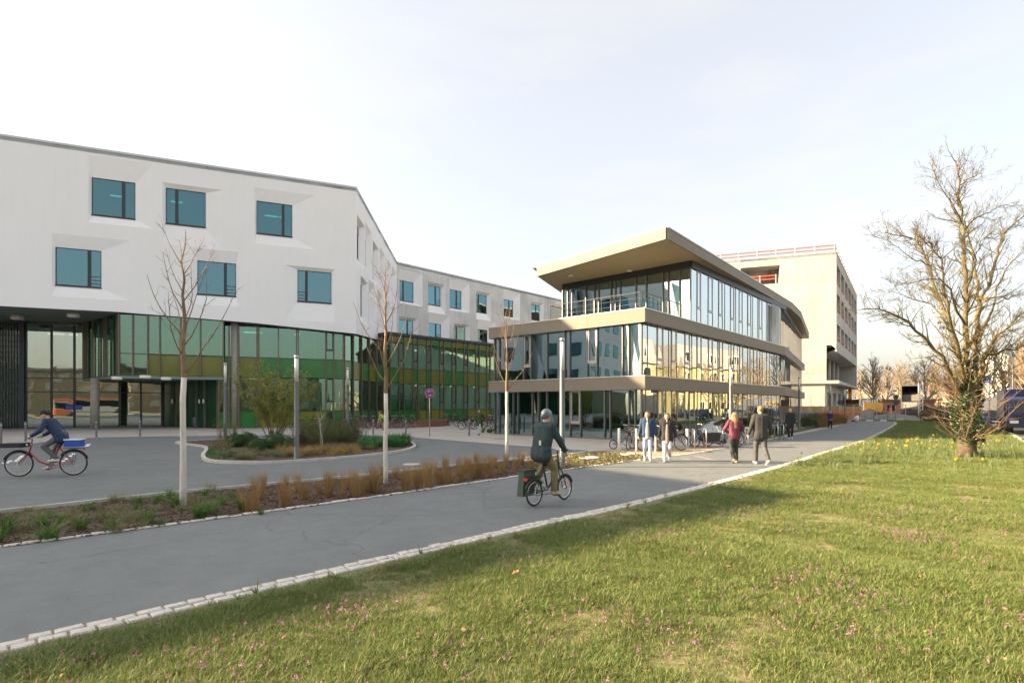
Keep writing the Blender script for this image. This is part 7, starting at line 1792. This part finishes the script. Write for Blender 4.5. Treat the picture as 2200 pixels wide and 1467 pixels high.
heap(1868, 74, 2.6, 2, 1.5, M['street'], 'dark gravel heap behind the mesh fence', 1); heap(1915, 72, 5.0, 2, .9, M['asphalt'], 'long low bank of dark gravel below the site worker', 2); heap(1935, 68.5, .9, .5, .4, M['gravel'], 'small heap of sand at the foot of the tipper truck fence', 3)
sb = MB().sphere((0, 0, .35), (.35, .28, .38), 12, 8).build('sandbag', M['signwhite'], None, True); sb.location = onY(1842, 64); tag(sb, 'white builder\'s sack leaning at the end of the hoarding', 'sack')
cg = thing('compactor', 'yellow topped compactor machine behind the mesh fence', 'machine', onY(1890, 73)); MB().box(-.8, .8, -.4, .4, .3, .9).build('body', M['black'], cg, False, False); MB().box(-.45, .2, -.3, .3, 1.15, 1.65).build('hood', M['yellow'], cg, False, False); MB().tube([(.3, 0, .9), (.6, 0, 1.6)], .05, 8).build('handle', M['black'], cg, True, False)
for s in (-1, 1): MB().tube([(s * .5, -.45, .3), (s * .5, .45, .3)], [.3, .3], 14).build('roller', M['darkmet'], cg, True, False)
by = thing('yellow_board', 'yellow site board standing behind the gravel heap', 'sign', onY(1876, 80)); MB().box(-1.4, 1.4, -.03, .03, 1.0, 2.3).build('board', M['yellow'], by, False, False)
for s in (-1, 1): MB().box(s * 1.2 - .05, s * 1.2 + .05, .03, .1, 0, 2.3).build('post', M['galv'], by, False, False)
# white banner with lettering
bw = thing('site_banner', 'white banner with blue lettering on the site cabin', 'banner', onY(1866, 92)); kb = 92 / F
MB().box(-1.6, 1.6, -.02, .02, H + (HY - 882) * kb, H + (HY - 858) * kb).build('cloth', M['signwhite'], bw, False, False)
cu = bpy.data.curves.new('lettering', 'FONT'); cu.body = 'G 70'; cu.size = 1.35; cu.align_x = 'CENTER'; cu.extrude = .005; tmp = bpy.data.objects.new('lettering', cu); COL.objects.link(tmp); bpy.context.view_layer.update()
me = bpy.data.meshes.new_from_object(tmp.evaluated_get(bpy.context.evaluated_depsgraph_get())); COL.objects.unlink(tmp); bpy.data.objects.remove(tmp)
me.materials.clear(); me.materials.append(M['blue']); lt = place('lettering', me, bw, False); lt.location = (0, -.04, H + (HY - 869) * kb); lt.rotation_euler = (math.pi / 2, 0, 0)
# low brick pavilion at the back, globe lamp
lowb = thing('low_brick_building', 'long low brick building behind the construction site', 'building', onY(1930, 98)); kl = 98 / F
MB().box(-6.5, 6.5, 0, 8, 0, H + (HY - 860) * kl).build('wall', mat('salmon_brick', (.42, .22, .15), .85, col2=(.34, .17, .11), scale=6), lowb, False, False)
MB().box(-6.9, 6.9, -.4, 8.4, H + (HY - 860) * kl, H + (HY - 857.5) * kl).build('roof', M['rawdark'], lowb, False, False)
for k in range(4): 
    w = MB().box(-5 + 3 * k, -3.6 + 3 * k, -.03, 0.02, .9, 2.1).build('window', M['winframe'], lowb, False, False); MB().box(-4.9 + 3 * k, -3.7 + 3 * k, -.05, -.032, 1.0, 2.0).build('pane', carglass, w, False, False)
gl = thing('globe_lamp', 'white globe lamp on a thin pole before the low brick building', 'street lamp', onY(1892, 84)); kg = 84 / F
MB().tube([(0, 0, 0), (0, 0, H + (HY - 862) * kg)], .05, 8).build('pole', M['galv'], gl, True, False); MB().sphere((0, 0, H + (HY - 859) * kg), .22, 14, 10).build('globe', M['lampwhite'], gl, True, False)
# scaffold tower beside the truck
sf_ = thing('scaffold_tower', 'slim white scaffold tower beside the tipper truck', 'scaffold', onY(1978, 76)); mb = MB()
for x in (-.3, .3): mb.tube([(x, 0, 0), (x, 0, 5.0)], .04, 6)
mb.build('uprights', M['steelwhite'], sf_, True, False); mb = MB()
for k in range(10): mb.tube([(-.3, 0, .5 * k), (.3, 0, .5 * k + .5)], .03, 5)
mb.build('braces', M['steelwhite'], sf_, True, False)
# dark bush by the path end
for i, (px, Y, r) in enumerate(((2000, 62, .9), (2018, 60, 1.1), (2034, 63, 1.0))):
    mb = leaves(MB(), (0, 0, r * .8), (r * 1.5, r, r), 1100, .16, rg, .5, 0); o = mb.build('dark_bush', LM['hedge']); o.location = onY(px, Y); tag(o, ('dark bush nearest the tipper truck', 'dark bush in the middle of the three at the lawn end', 'dark bush hard against the big tree trunk')[i], 'shrub', 'dark bushes at the lawn end')
# tower block at the far right, street lamp there
tw_ = thing('tower_block', 'distant brick and glass tower block rising over the bare trees', 'building', onY(2185, 210)); kt = 210 / F
MB().box(-3.5, 12, 0, 10, 0, H + (HY - 762) * kt).build('wall', mat('tower_brick', (.46, .20, .12), .8), tw_, False, False); MB().box(-3.6, -.4, -.2, 10, 0, H + (HY - 760) * kt).build('stair_tower', mat('tower_pale', (.55, .55, .53), .7), tw_, False, False)
for r_ in range(6):
    for c_ in range(4): MB().box(0.2 + 3 * c_, 2.4 + 3 * c_, -.12, .02, 2 + 3.2 * r_, 4 + 3.2 * r_).build('window', carglass, tw_, False, False)
sl = thing('street_light', 'tall grey street light with a short arm above the lorry', 'street lamp', onY(2176, 58)); ks = 58 / F; ztop = H + (HY - 762) * ks
MB().tube([(0, 0, 0), (0, 0, ztop)], [.09, .05], 8).build('pole', M['lampgrey'], sl, True, False); MB().tube([(0, 0, ztop), (-.45, 0, ztop + .1)], .04, 6).build('arm', M['lampgrey'], sl, True, False); MB().box(-.9, -.4, -.1, .1, ztop + .06, ztop + .16).build('lamp_head', M['alu'], sl, False, False)
wv = thing('white_trailer', 'white box trailer parked behind the lorry', 'trailer', onY(2140, 66), math.radians(8)); MB().box(-2, 2.6, 0, 2, .7, 2.9).build('box', M['signwhite'], wv, False, False)
for x in (-1.3, 1.8): MB().tube([(x, .1, .4), (x, .4, .4)], [.4, .4], 14).build('wheel', M['tyre'], wv, True, False)

# ------------------------------------------------------------------ bare trees of the background
def bare_tree(seed, h, spread, upright):
    rr = random.Random(seed); t = thing('bare_tree', 'x', 'tree'); tk = MB(); cr = MB()
    th = h * .22; tk.tube([(0, 0, -.1), (.05, 0, th * .5), (0, .05, th)], [h * .030, h * .024, h * .021], 8).build('trunk', M['bark'], t, True, False)
    ld = [Vector((0, .05, th))]
    for k in range(6): ld.append(ld[-1] + Vector((rr.gauss(0, .1), rr.gauss(0, .1), h * .62 / 6)))
    cr.tube(ld, [h * .02 * (1 - .85 * k / 6) for k in range(7)], 5, cap=False)
    for k in range(30):
        f = rr.random() ** .9; i = min(int(f * 6), 5); q = ld[i].lerp(ld[i + 1], f * 6 - i); a = k * 2.4
        d = Vector((math.cos(a) * spread, math.sin(a) * spread, upright + .5 * f)).normalized()
        grow(cr, q, d, h * (.42 - .22 * f) * rr.uniform(.7, 1.1), h * .009 * (1.1 - .5 * f), 3, rr, (4, 5), .5, (.35, .8), .12, .12, .010)
    cr.build('crown', M['twigfar'], t, True, False); return t
bt = [bare_tree(31, 10.5, .8, .7), bare_tree(32, 11, 1.0, .6), bare_tree(33, 10, .65, .9)]
BT = [(1877, 96, 1.02, 0), (1850, 125, .95, 1), (1905, 120, 1.1, 1), (1935, 128, 1.15, 0), (1965, 118, 1.0, 2), (1990, 110, 1.05, 1), (2015, 122, 1.15, 0), (2045, 112, 1.0, 2), (2075, 118, 1.05, 1), (2105, 125, 1.15, 0), (2135, 105, 1.1, 1), (1945, 150, 1.25, 1), (2000, 155, 1.3, 2), (2160, 92, 1.15, 0), (2185, 84, 1.15, 1), (2215, 76, 1.15, 2), (1880, 160, 1.2, 2), (2060, 150, 1.25, 0)]
tl = ['bare oval crowned tree standing alone behind the mesh fence', 'bare tree half hidden behind the concrete shell', 'bare tree right behind the oval crowned one', 'bare tree over the round signs', 'bare tree directly behind the tipper truck', 'bare tree beside the scaffold tower', 'bare tree over the dark bushes', 'bare tree behind the shoots of the big tree', 'bare tree straight behind the big mossy trunk', 'bare tree behind the crossing sign', 'bare tree over the white trailer', 'far bare tree above the low brick building', 'far bare tree above the parked cars', 'broad bare tree behind the street light', 'broad bare tree above the blue lorry', 'bare tree cut by the picture edge', 'farthest bare tree beyond the oval crowned one', 'farthest bare tree beyond the big mossy trunk']
for i, (px, Y, s, k) in enumerate(BT):
    if i < 3: o = bt[i]; o.location = onY(px, Y); o.scale = (s,) * 3
    else: o = dup(bt[k], onY(px, Y), rg.uniform(0, 6.28), None, None, s)
    o['label'] = tl[i]; o['group'] = 'bare trees behind the site'
# a low far-off line of scrub and woods that closes the horizon
rw2 = random.Random(77); wood = MB()
for k in range(9000):
    x = rw2.uniform(-60, 620); y = 330 + rw2.uniform(-25, 60); z = abs(rw2.gauss(0, 1)) * 5.5 * (.7 + .3 * math.sin(x * .07) + .2 * math.sin(x * .23)); leaves(wood, (x, y, z), (1, 1, 1), 1, 4.2, rw2, .1)
tag(wood.build('distant_woods', M['twigfar']), 'brown bare woods along the horizon', 'woods', kind='stuff')

# ------------------------------------------------------------------ across the street (seen in the mirror glass)
yel = mat('yellow_render', (.30, .30, .17), .85, col2=(.26, .26, .15), scale=1); slate = mat('grey_slate', (.26, .26, .27), .6)
def house(loc, rz, L, label):
    t = thing('yellow_house', label, 'house', loc, rz, 'houses across the street')
    MB().box(-L / 2, L / 2, 0, 9, 0, 8.6).build('wall', yel, t, False, False); r_ = MB().extr([(0, -.4, 8.6), (0, .8, 12.6), (0, 8.2, 12.6), (0, 9.4, 8.6)], (1, 0, 0), -L / 2 - .2, L / 2 + .2).build('roof', slate, t, False, False)
    n = int(L / 4)
    for k in range(n):
        x = -L / 2 + (k + .5) * L / n
        for z in (1.0, 3.8, 6.4):
            w = MB().box(x - .9, x + .9, -.10, .02, z, z + 1.6).build('window', M['signwhite'], t, False, False); MB().box(x - .78, x - .05, -.12, -.102, z + .12, z + 1.48).box(x + .05, x + .78, -.12, -.102, z + .12, z + 1.48).build('pane', carglass, w, False, False)
        if k % 2 == 0:
            d = MB().box(x - .8, x + .8, -.1, 1.2, 9.4, 11.4).build('dormer', M['signwhite'], t, False, False); MB().box(x - .6, x + .6, -.13, -.102, 9.7, 11.1).build('pane', carglass, d, False, False)
dirS = math.atan2(55, 33)
house((58, 44, 0), dirS + math.pi, 22, 'yellow rendered house with grey mansard roof opposite the pavilion')
house((74, 68, 0), dirS + math.pi, 20, 'second yellow rendered house farther up the street')
house((46, 24, 0), dirS + math.pi, 16, 'yellow rendered house nearest the crossing, down the street')
for i, (x, y) in enumerate(((50, 43), (47, 36), (54, 52), (60, 60), (66, 70))): dup(bt[i % 3], (x, y, 0), i * 1.3, ('bare street tree opposite the pavilion corner', 'bare street tree down by the crossing', 'bare street tree opposite the middle of the mirror glass', 'bare street tree opposite the kink of the pavilion', 'bare street tree up the street past the houses')[i], 'street trees across the road', .85)
for i, (x, y) in enumerate(((47.5, 40), (51, 47), (55.5, 54), (43, 33))): car('parked_car', ('white car parked across the street by the nearest tree', 'grey car parked across the street by the middle trees', 'dark car parked farthest up across the street', 'white car parked across the street by the crossing')[i], (x, y, 0), dirS, (cw, cgr, cbl, cw)[i], carglass)
# behind the photographer: trees and a pale building that the entrance glass mirrors
bb_ = thing('pale_block', 'long pale apartment block on the street behind the lawn', 'building', (-30, -46, 0)); MB().box(-45, 60, -12, 0, 0, 9.5).build('wall', mat('pale_render', (.34, .29, .21), .85, col2=(.26, .22, .15), scale=.7), bb_, False, False); MB().box(-46, 61, -13, .5, 9.5, 10).build('roof', slate, bb_, False, False)
for k in range(22):
    for z in (1.2, 4.4, 7.2): MB().box(-42 + 4.6 * k, -40 + 4.6 * k, .0, .06, z, z + 1.5).build('window', M['room'], bb_, False, False)
for i in range(9): dup(bt[i % 3], (-52 + 8.5 * i + (i % 2) * 2, -34 - (i % 3) * 2.5, 0), i * 2.1, 'bare street tree behind the lawn, number %s in the row from the clinic' % ('one', 'two', 'three', 'four', 'five', 'six', 'seven', 'eight', 'nine')[i], 'street trees behind the lawn', 1.0 + .05 * (i % 3))

bus = thing('city_bus', 'white city bus with orange band on the street behind the lawn', 'bus', (-26, -26.5, 0))
MB().box(-6, 6, -1.25, 1.25, .35, 3.0).build('body', cw, bus, False, False); MB().box(-6.02, 6.02, -1.27, 1.27, 2.65, 2.95).build('orange_band', M['orange'], bus, False, False); MB().box(-5.8, 5.6, 1.255, 1.275, 1.3, 2.5).build('window_band', carglass, bus, False, False)
MB().box(-6.02, -3.5, -1.265, 1.265, .4, 1.2).build('orange_skirt', M['orange'], bus, False, False)
for x in (-3.6, 3.4):
    for s in (-1, 1): MB().tube([(x, s * .95, .48), (x, s * 1.27, .48)], [.48, .48], 18).build('wheel', M['tyre'], bus, True, False)
